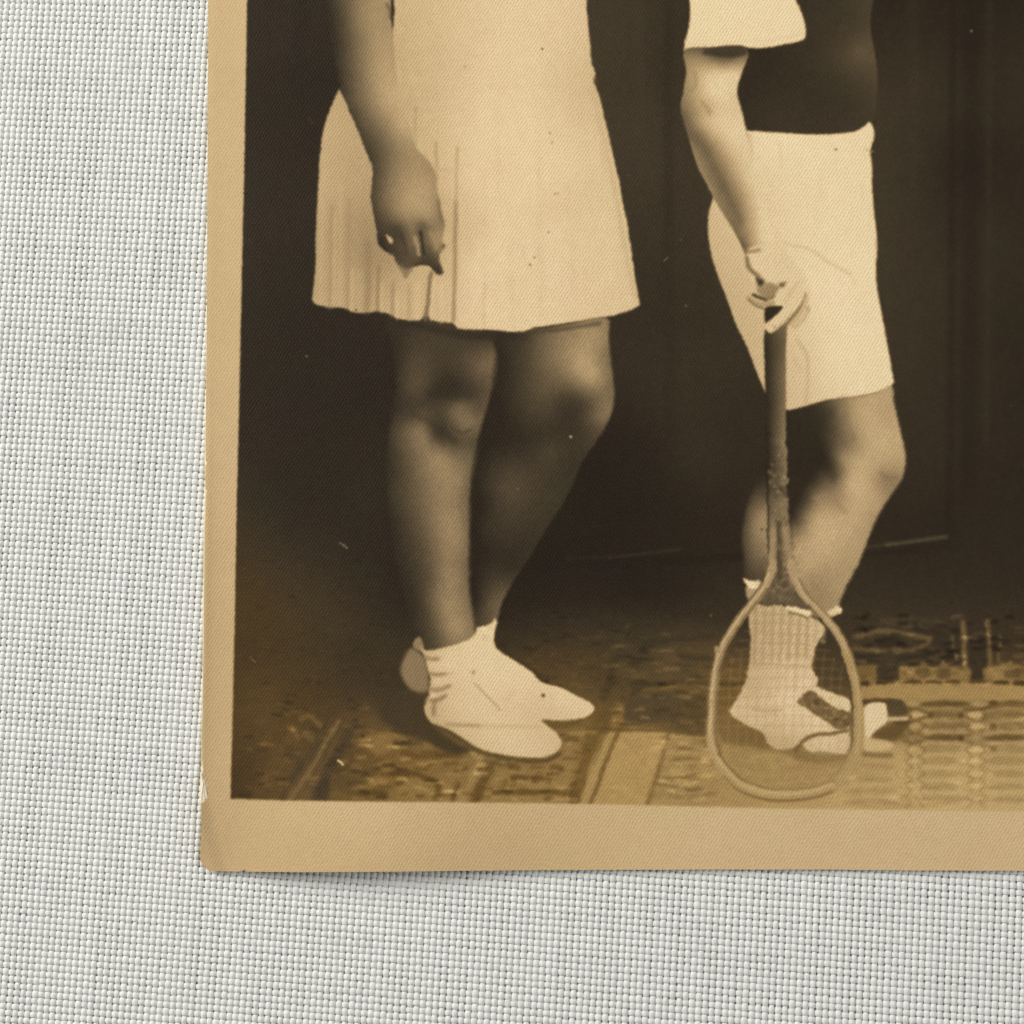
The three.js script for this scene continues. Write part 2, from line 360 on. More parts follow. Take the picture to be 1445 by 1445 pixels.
line([[15.07,7.65], [16.69,7.7], [17.75,7.27], [18.7,6.67], [18.54,5.74]], 92, 0.465, 0.233, 0.85, 1);
area([[13.05,7.09], [14.06,7.37], [15.18,7.1], [14.29,6.76]], 138, 0.291, 1, 0.8, false);
area([[15.52,6.6], [16.8,7.16], [17.98,6.83], [18.26,6.17], [17.09,5.79], [15.75,5.84]], 144, 0.349, 1, 0.85, false);
line([[12.55,6.1], [13.51,6.16], [14.57,6.0]], 88, 0.523, 0.233, 0.85, 1);
line([[10.36,6.04], [11.04,5.93], [12.05,5.6]], 118, 0.465, 0.233, 0.6, 1);
line([[20.2,6.95], [19.98,6.29], [19.87,5.69]], 94, 0.407, 0.174, 0.8, 1);
line([[20.31,7.28], [19.87,6.51], [19.54,5.85]], 150, 0.203, 0.145, 0.7, 1);
line([[9.74,6.69], [9.58,5.92]], 60, 1.047, 0.349, 0.7, 0.3);
line([[17.63,8.26], [19.03,8.15], [20.42,7.93]], 126, 0.581, 0.349, 0.5, 1);
line([[21.98,8.76], [21.2,7.06], [20.6,5.47]], 158, 0.407, 0.174, 0.9, 1);
line([[22.7,8.05], [22.2,6.95], [21.54,5.47]], 94, 0.756, 0.233, 0.8, 1);
line([[22.31,7.61], [22.98,7.61]], 140, 0.145, 0.116, 0.4, 1);
line([[21.87,6.73], [22.65,6.74]], 138, 0.145, 0.116, 0.4, 1);
line([[24.26,8.11], [24.62,8.15], [24.98,8.08]], 104, 0.291, 0.174, 0.85, 1);
line([[25.97,8.11], [26.5,8.16], [27.02,8.09]], 112, 0.291, 0.174, 0.85, 1);
line([[27.52,8.06], [27.93,8.11], [28.35,8.04]], 86, 0.349, 0.174, 0.85, 1);
line([[24.53,7.29], [24.98,7.33], [25.42,7.26]], 94, 0.465, 0.174, 0.85, 1);
line([[25.69,7.13], [26.55,7.17], [27.41,7.11]], 108, 0.407, 0.174, 0.85, 1);
line([[23.09,6.19], [23.81,6.24], [24.53,6.17]], 98, 0.407, 0.174, 0.85, 1);
line([[24.92,6.2], [25.61,6.24], [26.3,6.18]], 94, 0.407, 0.174, 0.85, 1);
line([[26.74,6.2], [27.4,6.25], [28.07,6.18]], 96, 0.407, 0.174, 0.85, 1);
line([[28.56,6.1], [29.03,6.15], [29.5,6.08]], 94, 0.523, 0.174, 0.85, 1);
line([[28.63,10.25], [29.07,10.3], [29.51,10.23]], 106, 0.349, 0.174, 0.85, 1);
line([[23.92,6.85], [24.26,6.89], [24.59,6.82]], 120, 0.291, 0.174, 0.85, 1);
line([[25.53,7.67], [26.03,7.72], [26.52,7.65]], 132, 0.233, 0.174, 0.85, 1);
line([[23.48,7.67], [25.83,7.7], [28.18,7.68]], 156, 0.233, 0.174, 0.6, 1);
line([[25.69,6.69], [27.21,6.72], [28.73,6.7]], 158, 0.233, 0.174, 0.6, 1);
line([[23.2,7.18], [23.65,7.2], [24.09,7.18]], 150, 0.233, 0.174, 0.6, 1);
line([[22.65,5.7], [25.14,5.73], [27.62,5.72]], 154, 0.233, 0.174, 0.6, 1);
line([[28.46,9.59], [28.93,9.62], [29.4,9.6]], 150, 0.233, 0.174, 0.6, 1);
line([[28.46,8.56], [29.01,8.58], [29.56,8.56]], 152, 0.233, 0.174, 0.6, 1);
area([[30.29,11.02], [31.28,10.8], [30.5,8.29], [29.82,5.34], [28.83,5.34], [29.62,8.39]], 106, 0.233, 1, 0.75, false);
line([[30.17,10.14], [30.83,10.09]], 132, 0.145, 0.116, 0.45, 1);
line([[30.04,9.49], [30.7,9.43]], 132, 0.145, 0.116, 0.45, 1);
line([[29.9,8.83], [30.56,8.78]], 132, 0.145, 0.116, 0.45, 1);
line([[29.77,8.18], [30.43,8.12]], 132, 0.145, 0.116, 0.45, 1);
line([[29.63,7.52], [30.29,7.47]], 132, 0.145, 0.116, 0.45, 1);
line([[29.5,6.87], [30.16,6.81]], 132, 0.145, 0.116, 0.45, 1);
line([[29.37,6.21], [30.02,6.16]], 132, 0.145, 0.116, 0.45, 1);
area([[32.1,11.02], [32.82,11.02], [31.59,8.18], [30.48,5.32], [29.71,5.32], [30.94,8.29]], 174, 0.174, 1, 0.9, false);
area([[32.98,10.97], [36.55,10.86], [35.76,8.19], [34.92,5.31], [30.81,5.29], [31.81,8.02]], 180, 0.145, 0.95, 0.95, false);
line([[33.21,12.34], [32.82,11.24], [31.65,8.29], [30.54,5.35]], 110, 0.291, 0.163, 0.85, 1);
line([[36.66,10.7], [35.87,8.08], [34.97,5.31]], 126, 0.349, 0.203, 0.8, 1);
line([[30.17,10.47], [29.39,8.28], [28.61,5.45]], 140, 0.291, 0.174, 0.5, 1);
area([[30.84,11.57], [31.51,12.66], [32.5,12.77], [32.16,11.02], [31.22,10.8]], 96, 0.349, 0.9, 0.6, false);
line([[33.16,12.77], [32.71,11.68], [32.49,11.02]], 150, 0.523, 0.174, 0.7, 1);
area([[33.38,12.94], [34.27,14.03], [37.56,14.3], [39.74,13.48], [39.72,11.03], [36.71,11.02], [34.25,11.46], [33.15,11.57]], 90, 0.349, 0.5, 0.8, false);
line([[33.15,11.46], [35.35,11.35], [36.72,11.46]], 112, 0.291, 0.116, 0.7, 0.8);
line([[30.95,11.13], [32.6,11.02], [36.71,10.86], [39.71,10.48]], 104, 0.174, 0.116, 0.6, 0.8);
line([[36.76,10.37], [39.71,10.32]], 172, 0.291, 0.174, 0.6, 1);
line([[36.2,9.55], [37.63,9.66], [38.88,9.5]], 148, 0.349, 0.233, 0.5, 0.9);
line([[36.01,8.84], [37.62,8.96], [38.88,8.8]], 150, 0.349, 0.233, 0.5, 0.9);
line([[35.83,8.14], [37.62,8.25], [38.87,8.09]], 138, 0.349, 0.233, 0.5, 0.9);
line([[35.62,7.32], [37.61,7.44], [38.86,7.28]], 132, 0.349, 0.233, 0.5, 0.9);
line([[35.42,6.56], [37.6,6.68], [38.85,6.52]], 146, 0.349, 0.233, 0.5, 0.9);
line([[35.25,5.91], [37.6,6.03], [38.85,5.87]], 138, 0.349, 0.233, 0.5, 0.9);
line([[36.64,9.17], [38.06,9.23], [39.59,9.07]], 172, 0.233, 0.203, 0.45, 0.9);
line([[36.46,8.46], [38.06,8.52], [39.58,8.36]], 174, 0.233, 0.203, 0.45, 0.9);
line([[36.28,7.76], [38.05,7.82], [39.57,7.66]], 168, 0.233, 0.203, 0.45, 0.9);
line([[36.05,6.89], [38.04,6.95], [39.56,6.79]], 172, 0.233, 0.203, 0.45, 0.9);
line([[35.88,6.24], [38.04,6.3], [39.56,6.14]], 168, 0.233, 0.203, 0.45, 0.9);
line([[33.53,19.21], [32.97,17.61], [32.24,15.69]], 72, 0.291, 0.233, 0.7, 0.3);
line([[35.4,18.54], [34.9,17.33], [34.39,16.29]], 70, 0.291, 0.233, 0.6, 0.3);
line([[32.52,16.51], [32.07,14.86], [31.62,13.49]], 56, 0.581, 0.349, 0.5, 0.5);
area([[33.67,15.57], [35.21,15.63], [35.38,15.19], [33.89,15.08]], 94, 0.291, 0.5, 0.8, false);
area([[36.65,16.06], [38.9,16.11], [39.0,15.07], [36.75,15.02]], 86, 0.291, 0.4, 0.8, false);
line([[33.78,14.64], [35.1,14.58], [36.47,14.63]], 60, 0.291, 0.174, 0.8, 0.4);
line([[36.75,14.8], [39.76,14.63]], 66, 0.233, 0.174, 0.6, 0.5);
line([[34.76,14.14], [37.02,14.2], [39.42,14.03]], 108, 0.349, 0.233, 0.75, 0.9);
area([[33.6,13.54], [37.01,13.65], [37.22,12.01], [35.9,11.68], [33.37,11.79]], 82, 0.349, 0.3, 0.8, false);
area([[37.66,13.32], [39.64,13.43], [39.61,11.03], [37.31,10.92]], 90, 0.349, 0.6, 0.7, false);
line([[37.83,12.94], [39.63,12.77]], 108, 0.233, 0.174, 0.5, 0.7);
line([[37.54,12.12], [39.62,11.9]], 74, 0.233, 0.174, 0.5, 0.5);
line([[37.28,13.48], [37.55,12.66], [36.88,11.57]], 72, 0.233, 0.174, 0.5, 0.5);
area([[32.39,12.61], [33.16,12.77], [32.82,11.35], [32.05,11.24]], 132, 0.233, 1, 0.85, false);
line([[30.4,11.18], [32.6,11.08], [36.71,11.02], [39.61,10.7]], 96, 0.233, 0.174, 0.75, 0.8);
line([[34.57,17.77], [37.05,17.99], [40.07,18.25]], 48, 0.407, 0.291, 0.5, 0);
line([[37.87,17.6], [39.79,17.26]], 78, 0.349, 0.233, 0.5, 0.4);
line([[37.59,16.77], [39.78,16.49]], 42, 0.465, 0.291, 0.5, 0);
line([[30.97,14.86], [31.52,15.96]], 66, 0.465, 0.291, 0.4, 0.7);
line([[40.64,15.51], [42.61,15.67]], 120, 0.407, 0.233, 0.6, 0.9);
line([[40.63,14.57], [42.49,14.63]], 70, 0.233, 0.145, 0.8, 0.6);
line([[40.73,13.48], [42.2,13.53]], 128, 0.407, 0.233, 0.5, 0.9);
line([[51.01,18.21], [52.04,18.48], [53.4,18.64], [55.06,18.36], [56.78,18.03]], 112, 0.378, 0.151, 0.85, 0.4);
line([[51.0,17.34], [52.02,17.12], [53.63,17.0], [55.14,17.11], [56.23,17.49], [56.83,17.92]], 108, 0.32, 0.151, 0.85, 0.4);
area([[52.46,17.77], [53.12,18.1], [54.36,18.09], [55.0,17.76], [54.23,17.44], [53.0,17.44]], 50, 0.174, 0.1, 0.9, false);
line([[55.32,17.82], [56.07,17.87]], 90, 0.349, 0.203, 0.7, 0.3);
line([[53.09,19.41], [54.06,19.24]], 80, 0.407, 0.233, 0.7, 0.2);
dot(55.29, 19.13, 92, 0.203, 0.7);
line([[56.11,19.4], [57.72,19.22]], 76, 0.349, 0.233, 0.6, 0.1);
line([[51.24,19.09], [51.89,18.76]], 44, 0.349, 0.233, 0.6, 0);
line([[55.55,18.74], [57.06,18.63], [57.69,18.3]], 46, 0.407, 0.233, 0.6, 0);
line([[50.98,16.68], [52.82,16.73], [54.7,16.51], [56.59,16.78]], 44, 0.349, 0.203, 0.7, 0);
line([[53.19,16.52], [54.05,16.46]], 92, 0.291, 0.174, 0.75, 0.3);
line([[54.43,16.29], [55.23,16.02]], 84, 0.291, 0.203, 0.5, 0.4);
line([[51.46,16.19], [52.38,16.08]], 80, 0.291, 0.203, 0.5, 0.4);
line([[57.04,17.81], [57.69,18.08], [57.99,17.26]], 50, 0.465, 0.233, 0.6, 0);
line([[59.3,19.27], [59.36,17.48], [59.38,15.9]], 122, 0.407, 0.14, 0.9, 0.5);
line([[61.12,19.37], [61.18,17.55], [61.2,15.95]], 122, 0.407, 0.14, 0.9, 0.5);
line([[58.44,18.19], [58.48,17.37]], 112, 0.233, 0.116, 0.8, 0.5);
line([[58.68,16.94], [58.72,16.34]], 112, 0.233, 0.116, 0.8, 0.5);
line([[62.08,18.17], [62.11,17.36]], 112, 0.233, 0.116, 0.8, 0.5);
line([[61.89,16.87], [61.92,16.22]], 112, 0.233, 0.116, 0.8, 0.5);
area([[59.81,19.16], [60.88,19.16], [60.86,14.44], [59.69,14.44]], 58, 0.145, 0.3, 0.9, false);
area([[51.24,15.87], [52.69,15.86], [52.73,14.88], [51.27,14.83]], 128, 0.145, 0.9, 0.85, false);
area([[54.26,15.86], [59.57,15.9], [59.59,14.77], [54.18,14.72]], 152, 0.145, 0.9, 0.85, false);
area([[60.95,15.79], [64.04,15.79], [64.01,14.76], [60.92,14.71]], 156, 0.145, 0.9, 0.85, false);
area([[52.87,16.46], [54.21,16.46], [54.12,14.5], [52.83,14.5]], 62, 0.145, 0.3, 0.9, false);
area([[55.7,15.69], [56.67,15.75], [56.66,15.1], [55.74,15.1]], 98, 0.116, 0.6, 0.85, false);
area([[57.26,15.69], [58.17,15.69], [58.15,15.04], [57.3,15.04]], 94, 0.116, 0.6, 0.85, false);
area([[62.33,15.52], [64.04,15.62], [64.02,15.03], [62.42,15.03]], 100, 0.116, 0.6, 0.8, false);
line([[56.66,15.42], [57.31,15.42]], 120, 0.291, 0.116, 0.8, 0.7);
area([[54.96,15.91], [55.98,15.91], [55.79,16.13], [55.15,16.13]], 56, 0.116, 0.3, 0.8, false);
area([[56.46,15.91], [57.48,15.91], [57.3,16.13], [56.65,16.13]], 56, 0.116, 0.3, 0.8, false);
area([[57.96,15.91], [59.24,15.9], [58.93,16.12], [58.29,16.12]], 56, 0.116, 0.3, 0.8, false);
area([[55.92,15.86], [56.2,16.35], [56.46,15.86]], 118, 0.087, 0.6, 0.8, false);
area([[57.42,15.85], [57.7,16.34], [57.96,15.85]], 118, 0.087, 0.6, 0.8, false);
area([[62.55,15.84], [62.83,16.33], [63.08,15.84]], 118, 0.087, 0.6, 0.8, false);
line([[51.21,14.62], [64.01,14.6]], 150, 0.407, 0.116, 0.8, 0.9);
area([[51.43,14.78], [52.03,14.78], [52.02,14.42], [51.43,14.42]], 72, 0.093, 0.7, 0.95, false);
area([[52.67,14.78], [53.96,14.77], [53.96,14.42], [52.67,14.42]], 72, 0.093, 0.7, 0.95, false);
area([[54.77,14.77], [55.95,14.77], [55.94,14.42], [54.76,14.42]], 72, 0.093, 0.7, 0.95, false);
area([[56.38,14.77], [57.51,14.77], [57.5,14.42], [56.37,14.42]], 72, 0.093, 0.7, 0.95, false);
area([[57.88,14.77], [58.95,14.77], [58.94,14.42], [57.87,14.42]], 72, 0.093, 0.7, 0.95, false);
area([[59.7,14.77], [60.82,14.76], [60.81,14.41], [59.69,14.41]], 72, 0.093, 0.7, 0.95, false);
area([[61.51,14.76], [62.58,14.76], [62.57,14.41], [61.5,14.41]], 72, 0.093, 0.7, 0.95, false);
area([[63.0,14.76], [64.01,14.76], [64.0,14.41], [62.99,14.41]], 72, 0.093, 0.7, 0.95, false);
area([[51.32,14.4], [64.0,14.38], [63.97,13.36], [51.3,13.37]], 174, 0.116, 0.95, 0.9, false);
area([[51.57,13.37], [54.58,13.31], [54.46,12.88], [51.67,12.88]], 78, 0.116, 0.5, 0.9, false);
area([[55.97,13.04], [56.8,13.26], [57.82,13.28], [58.83,13.26], [59.65,13.04], [58.82,12.81], [57.81,12.79], [56.79,12.81]], 92, 0.174, 0.7, 0.85, false);
area([[61.04,13.04], [61.21,13.26], [61.42,13.28], [61.62,13.26], [61.79,13.04], [61.61,12.81], [61.41,12.79], [61.2,12.81]], 84, 0.174, 0.7, 0.85, false);
area([[62.16,13.04], [62.57,13.26], [63.07,13.28], [63.56,13.26], [63.96,13.03], [63.55,12.81], [63.06,12.79], [62.56,12.81]], 116, 0.174, 0.7, 0.85, false);
area([[56.54,12.17], [56.63,12.4], [56.73,12.42], [56.83,12.4], [56.91,12.17], [56.82,11.95], [56.72,11.93], [56.62,11.95]], 84, 0.174, 0.7, 0.85, false);
area([[58.67,12.17], [58.8,12.4], [58.95,12.42], [59.09,12.4], [59.21,12.17], [59.08,11.95], [58.93,11.93], [58.79,11.95]], 84, 0.174, 0.7, 0.85, false);
area([[56.8,12.17], [57.25,12.37], [57.8,12.39], [58.34,12.37], [58.78,12.17], [58.33,11.97], [57.79,11.96], [57.24,11.97]], 120, 0.174, 0.7, 0.85, false);
area([[60.75,12.23], [61.48,12.45], [62.36,12.47], [63.23,12.45], [63.94,12.23], [63.22,12.0], [62.34,11.99], [61.47,12.0]], 132, 0.174, 0.7, 0.85, false);
area([[56.04,11.31], [56.82,11.58], [57.78,11.61], [58.73,11.58], [59.51,11.31], [58.72,11.04], [57.77,11.01], [56.81,11.04]], 126, 0.174, 0.7, 0.85, false);
area([[61.1,11.31], [61.23,11.56], [61.38,11.58], [61.52,11.56], [61.63,11.31], [61.51,11.07], [61.36,11.04], [61.22,11.07]], 108, 0.174, 0.7, 0.85, false);
area([[61.79,11.31], [62.28,11.59], [62.86,11.61], [63.45,11.59], [63.92,11.31], [63.43,11.04], [62.85,11.02], [62.26,11.04]], 132, 0.174, 0.7, 0.85, false);
area([[56.07,10.45], [56.77,10.7], [57.63,10.72], [58.48,10.7], [59.17,10.45], [58.46,10.2], [57.61,10.18], [56.76,10.2]], 94, 0.174, 0.7, 0.85, false);
area([[58.69,10.45], [58.81,10.67], [58.96,10.69], [59.1,10.67], [59.22,10.45], [59.09,10.23], [58.95,10.21], [58.8,10.23]], 74, 0.174, 0.7, 0.85, false);
area([[60.6,10.45], [61.37,10.67], [62.31,10.7], [63.24,10.68], [64.0,10.46], [63.23,10.23], [62.3,10.21], [61.36,10.23]], 94, 0.174, 0.7, 0.85, false);
area([[55.78,9.64], [56.55,9.94], [57.47,9.96], [58.4,9.94], [59.15,9.64], [58.38,9.35], [57.46,9.32], [56.54,9.34]], 146, 0.174, 0.7, 0.55, false);
area([[61.06,9.59], [61.21,9.82], [61.38,9.83], [61.56,9.82], [61.7,9.59], [61.55,9.37], [61.37,9.35], [61.2,9.37]], 122, 0.174, 0.7, 0.55, false);
area([[61.85,9.54], [62.31,9.81], [62.87,9.84], [63.42,9.81], [63.87,9.54], [63.41,9.27], [62.85,9.25], [62.3,9.27]], 150, 0.174, 0.7, 0.55, false);
area([[55.82,8.67], [56.48,8.97], [57.29,9.0], [58.1,8.97], [58.75,8.68], [58.08,8.38], [57.28,8.35], [56.47,8.37]], 152, 0.174, 0.7, 0.55, false);
area([[60.77,8.68], [61.47,8.98], [62.32,9.01], [63.16,8.98], [63.84,8.69], [63.15,8.39], [62.3,8.36], [61.45,8.39]], 156, 0.174, 0.7, 0.55, false);
area([[55.42,7.7], [56.27,7.98], [57.3,8.0], [58.32,7.98], [59.15,7.71], [58.31,7.44], [57.28,7.41], [56.26,7.43]], 158, 0.174, 0.7, 0.55, false);
area([[61.17,7.72], [61.77,7.97], [62.5,7.99], [63.23,7.97], [63.82,7.72], [63.22,7.48], [62.49,7.45], [61.76,7.47]], 154, 0.174, 0.7, 0.55, false);
area([[55.61,6.74], [56.32,7.01], [57.17,7.04], [58.02,7.02], [58.7,6.75], [58.0,6.47], [57.15,6.45], [56.3,6.47]], 158, 0.174, 0.7, 0.55, false);
area([[60.72,6.75], [61.42,7.0], [62.26,7.03], [63.11,7.01], [63.79,6.76], [63.09,6.52], [62.25,6.49], [61.41,6.51]], 160, 0.174, 0.7, 0.55, false);
area([[55.81,5.83], [56.63,6.08], [57.62,6.1], [58.62,6.08], [59.42,5.84], [58.61,5.59], [57.61,5.57], [56.62,5.58]], 156, 0.174, 0.7, 0.55, false);
area([[61.12,5.79], [61.72,6.02], [62.45,6.04], [63.18,6.02], [63.76,5.8], [63.16,5.58], [62.44,5.56], [61.71,5.57]], 158, 0.174, 0.7, 0.55, false);
area([[51.15,8.23], [51.76,8.45], [52.49,8.47], [53.23,8.46], [53.83,8.23], [53.22,8.01], [52.49,7.99], [51.75,8.01]], 160, 0.174, 0.7, 0.55, false);
area([[50.81,7.26], [51.49,7.48], [52.32,7.5], [53.14,7.49], [53.81,7.27], [53.13,7.04], [52.31,7.02], [51.48,7.04]], 158, 0.174, 0.7, 0.55, false);
area([[50.26,6.4], [51.11,6.62], [52.14,6.64], [53.17,6.63], [54.01,6.41], [53.16,6.18], [52.13,6.16], [51.1,6.18]], 162, 0.174, 0.7, 0.55, false);
area([[49.92,5.53], [50.89,5.74], [52.07,5.76], [53.24,5.75], [54.2,5.55], [53.24,5.35], [52.06,5.33], [50.88,5.34]], 158, 0.174, 0.7, 0.55, false);
area([[54.68,13.04], [54.99,13.32], [55.36,13.35], [55.73,13.32], [56.02,13.04], [55.71,12.75], [55.34,12.73], [54.98,12.75]], 126, 0.116, 0.8, 0.6, false);
area([[54.79,13.04], [55.04,13.24], [55.36,13.25], [55.66,13.24], [55.91,13.04], [55.66,12.84], [55.35,12.82], [55.04,12.84]], 190, 0.14, 0.5, 0.8, false);
area([[59.6,13.04], [59.96,13.32], [60.38,13.35], [60.81,13.32], [61.15,13.04], [60.79,12.75], [60.37,12.73], [59.94,12.75]], 124, 0.116, 0.8, 0.6, false);
area([[59.71,13.04], [60.01,13.24], [60.38,13.25], [60.75,13.23], [61.04,13.04], [60.74,12.84], [60.37,12.82], [60.0,12.84]], 188, 0.14, 0.5, 0.8, false);
area([[55.04,12.17], [55.39,12.51], [55.82,12.54], [56.25,12.51], [56.59,12.17], [56.23,11.84], [55.81,11.81], [55.38,11.84]], 143, 0.116, 0.8, 0.6, false);
area([[55.14,12.17], [55.45,12.42], [55.82,12.44], [56.19,12.42], [56.48,12.17], [56.18,11.92], [55.81,11.9], [55.44,11.92]], 207, 0.14, 0.5, 0.8, false);
area([[59.21,12.17], [59.56,12.53], [59.99,12.56], [60.41,12.53], [60.75,12.17], [60.4,11.81], [59.97,11.78], [59.55,11.81]], 146, 0.116, 0.8, 0.6, false);
area([[59.31,12.17], [59.62,12.45], [59.99,12.47], [60.35,12.45], [60.65,12.17], [60.34,11.9], [59.97,11.88], [59.61,11.9]], 210, 0.14, 0.5, 0.8, false);
area([[54.8,11.31], [55.09,11.62], [55.43,11.65], [55.77,11.62], [56.04,11.31], [55.75,11.0], [55.41,10.97], [55.07,11.0]], 126, 0.116, 0.8, 0.6, false);
area([[54.91,11.31], [55.15,11.53], [55.43,11.55], [55.7,11.53], [55.93,11.31], [55.69,11.09], [55.41,11.07], [55.14,11.09]], 190, 0.14, 0.5, 0.8, false);
area([[59.51,11.31], [59.9,11.65], [60.37,11.68], [60.83,11.65], [61.21,11.31], [60.82,10.98], [60.35,10.95], [59.88,10.98]], 146, 0.116, 0.8, 0.6, false);
area([[59.61,11.31], [59.95,11.56], [60.36,11.58], [60.77,11.56], [61.1,11.31], [60.76,11.06], [60.35,11.04], [59.94,11.06]], 210, 0.14, 0.5, 0.8, false);
area([[54.36,10.39], [54.75,10.78], [55.22,10.81], [55.69,10.78], [56.07,10.39], [55.68,10.01], [55.2,9.97], [54.73,10.01]], 94, 0.116, 0.8, 0.6, false);
area([[54.46,10.39], [54.81,10.69], [55.22,10.72], [55.63,10.69], [55.96,10.39], [55.62,10.09], [55.21,10.07], [54.79,10.09]], 158, 0.14, 0.5, 0.8, false);
area([[59.06,10.45], [59.42,10.83], [59.84,10.87], [60.26,10.83], [60.6,10.45], [60.25,10.07], [59.82,10.03], [59.4,10.07]], 108, 0.116, 0.8, 0.6, false);
area([[59.17,10.45], [59.47,10.75], [59.84,10.77], [60.2,10.75], [60.5,10.45], [60.19,10.15], [59.82,10.13], [59.46,10.15]], 172, 0.14, 0.5, 0.8, false);
area([[54.39,9.58], [54.71,9.92], [55.1,9.95], [55.48,9.92], [55.78,9.58], [55.46,9.25], [55.08,9.22], [54.7,9.25]], 156, 0.116, 0.8, 0.6, false);
area([[54.5,9.58], [54.77,9.83], [55.09,9.85], [55.42,9.83], [55.68,9.58], [55.41,9.34], [55.08,9.31], [54.76,9.33]], 198, 0.14, 0.5, 0.8, false);
area([[59.25,9.59], [59.69,9.95], [60.22,9.98], [60.74,9.95], [61.16,9.59], [60.73,9.23], [60.2,9.2], [59.67,9.23]], 170, 0.116, 0.8, 0.6, false);
area([[59.36,9.59], [59.75,9.86], [60.22,9.89], [60.68,9.86], [61.06,9.59], [60.67,9.32], [60.2,9.3], [59.73,9.32]], 212, 0.14, 0.5, 0.8, false);
area([[54.64,8.67], [54.94,8.98], [55.29,9.0], [55.64,8.98], [55.92,8.67], [55.63,8.36], [55.28,8.33], [54.92,8.36]], 160, 0.116, 0.8, 0.6, false);
area([[54.75,8.67], [54.99,8.89], [55.29,8.91], [55.58,8.89], [55.82,8.67], [55.57,8.45], [55.28,8.43], [54.98,8.45]], 202, 0.14, 0.5, 0.8, false);
area([[58.75,8.68], [59.14,9.04], [59.61,9.07], [60.08,9.04], [60.45,8.68], [60.06,8.32], [59.59,8.29], [59.12,8.32]], 168, 0.116, 0.8, 0.6, false);
area([[58.86,8.68], [59.2,8.95], [59.61,8.97], [60.02,8.95], [60.34,8.68], [60.0,8.41], [59.59,8.38], [59.18,8.41]], 210, 0.14, 0.5, 0.8, false);
area([[53.82,7.7], [54.19,8.01], [54.63,8.04], [55.07,8.01], [55.42,7.7], [55.05,7.39], [54.61,7.36], [54.17,7.39]], 162, 0.116, 0.8, 0.6, false);
area([[53.93,7.7], [54.24,7.92], [54.63,7.94], [55.01,7.92], [55.32,7.7], [55.0,7.48], [54.62,7.46], [54.23,7.48]], 204, 0.14, 0.5, 0.8, false);
area([[59.31,7.71], [59.7,8.05], [60.17,8.08], [60.64,8.05], [61.01,7.72], [60.62,7.38], [60.15,7.35], [59.69,7.38]], 168, 0.116, 0.8, 0.6, false);
area([[59.42,7.71], [59.76,7.96], [60.17,7.98], [60.58,7.96], [60.9,7.72], [60.56,7.47], [60.15,7.45], [59.75,7.47]], 210, 0.14, 0.5, 0.8, false);
area([[54.12,6.79], [54.44,7.09], [54.82,7.12], [55.2,7.1], [55.51,6.79], [55.19,6.48], [54.81,6.45], [54.43,6.48]], 164, 0.116, 0.8, 0.6, false);
area([[54.23,6.79], [54.5,7.01], [54.82,7.03], [55.14,7.01], [55.4,6.79], [55.13,6.57], [54.81,6.55], [54.49,6.56]], 206, 0.14, 0.5, 0.8, false);
area([[58.81,6.75], [59.2,7.11], [59.67,7.14], [60.14,7.11], [60.51,6.75], [60.12,6.39], [59.65,6.36], [59.18,6.39]], 168, 0.116, 0.8, 0.6, false);
area([[58.92,6.75], [59.26,7.02], [59.67,7.04], [60.07,7.02], [60.4,6.75], [60.06,6.48], [59.65,6.46], [59.24,6.48]], 210, 0.14, 0.5, 0.8, false);
area([[54.26,5.82], [54.58,6.13], [54.96,6.16], [55.34,6.13], [55.65,5.83], [55.33,5.52], [54.95,5.49], [54.57,5.51]], 160, 0.116, 0.8, 0.6, false);
area([[54.37,5.82], [54.64,6.04], [54.96,6.06], [55.28,6.05], [55.54,5.83], [55.27,5.6], [54.95,5.58], [54.63,5.6]], 202, 0.14, 0.5, 0.8, false);
area([[59.48,5.84], [59.82,6.15], [60.23,6.18], [60.64,6.15], [60.96,5.85], [60.62,5.54], [60.21,5.51], [59.8,5.53]], 164, 0.116, 0.8, 0.6, false);
area([[59.58,5.84], [59.88,6.06], [60.23,6.08], [60.58,6.07], [60.86,5.85], [60.56,5.62], [60.21,5.6], [59.86,5.62]], 206, 0.14, 0.5, 0.8, false);
line([[55.29,12.66], [55.06,12.46], [54.82,12.25], [54.85,12.05], [55.13,11.84], [55.17,11.64], [54.86,11.43], [54.78,11.23], [54.98,11.03], [55.3,10.82]], 100, 0.151, 0.093, 0.6, 0.8);
line([[55.25,10.88], [55.01,10.67], [54.77,10.46], [54.83,10.25], [55.13,10.04], [55.08,9.83], [54.79,9.62], [54.77,9.41], [55.02,9.2], [55.16,8.99]], 118, 0.151, 0.093, 0.6, 0.8);
line([[55.21,9.1], [54.94,8.87], [54.72,8.64], [54.85,8.42], [55.23,8.19], [54.89,7.96], [54.7,7.74], [54.86,7.51], [55.25,7.28], [54.84,7.06]], 140, 0.151, 0.093, 0.55, 0.8);
line([[55.02,7.16], [54.72,6.94], [54.74,6.71], [55.07,6.48], [54.96,6.26], [54.68,6.03], [54.74,5.8], [55.09,5.58], [54.91,5.35], [54.66,5.13]], 150, 0.151, 0.093, 0.5, 0.8);
line([[55.77,12.66], [55.99,12.46], [56.22,12.25], [56.18,12.05], [55.9,11.84], [55.84,11.64], [56.15,11.44], [56.21,11.23], [56.0,11.03], [55.68,10.82]], 100, 0.151, 0.093, 0.6, 0.8);
line([[55.73,10.88], [55.96,10.67], [56.19,10.46], [56.13,10.25], [55.81,10.04], [55.86,9.83], [56.14,9.62], [56.15,9.41], [55.89,9.2], [55.74,8.99]], 118, 0.151, 0.093, 0.6, 0.8);
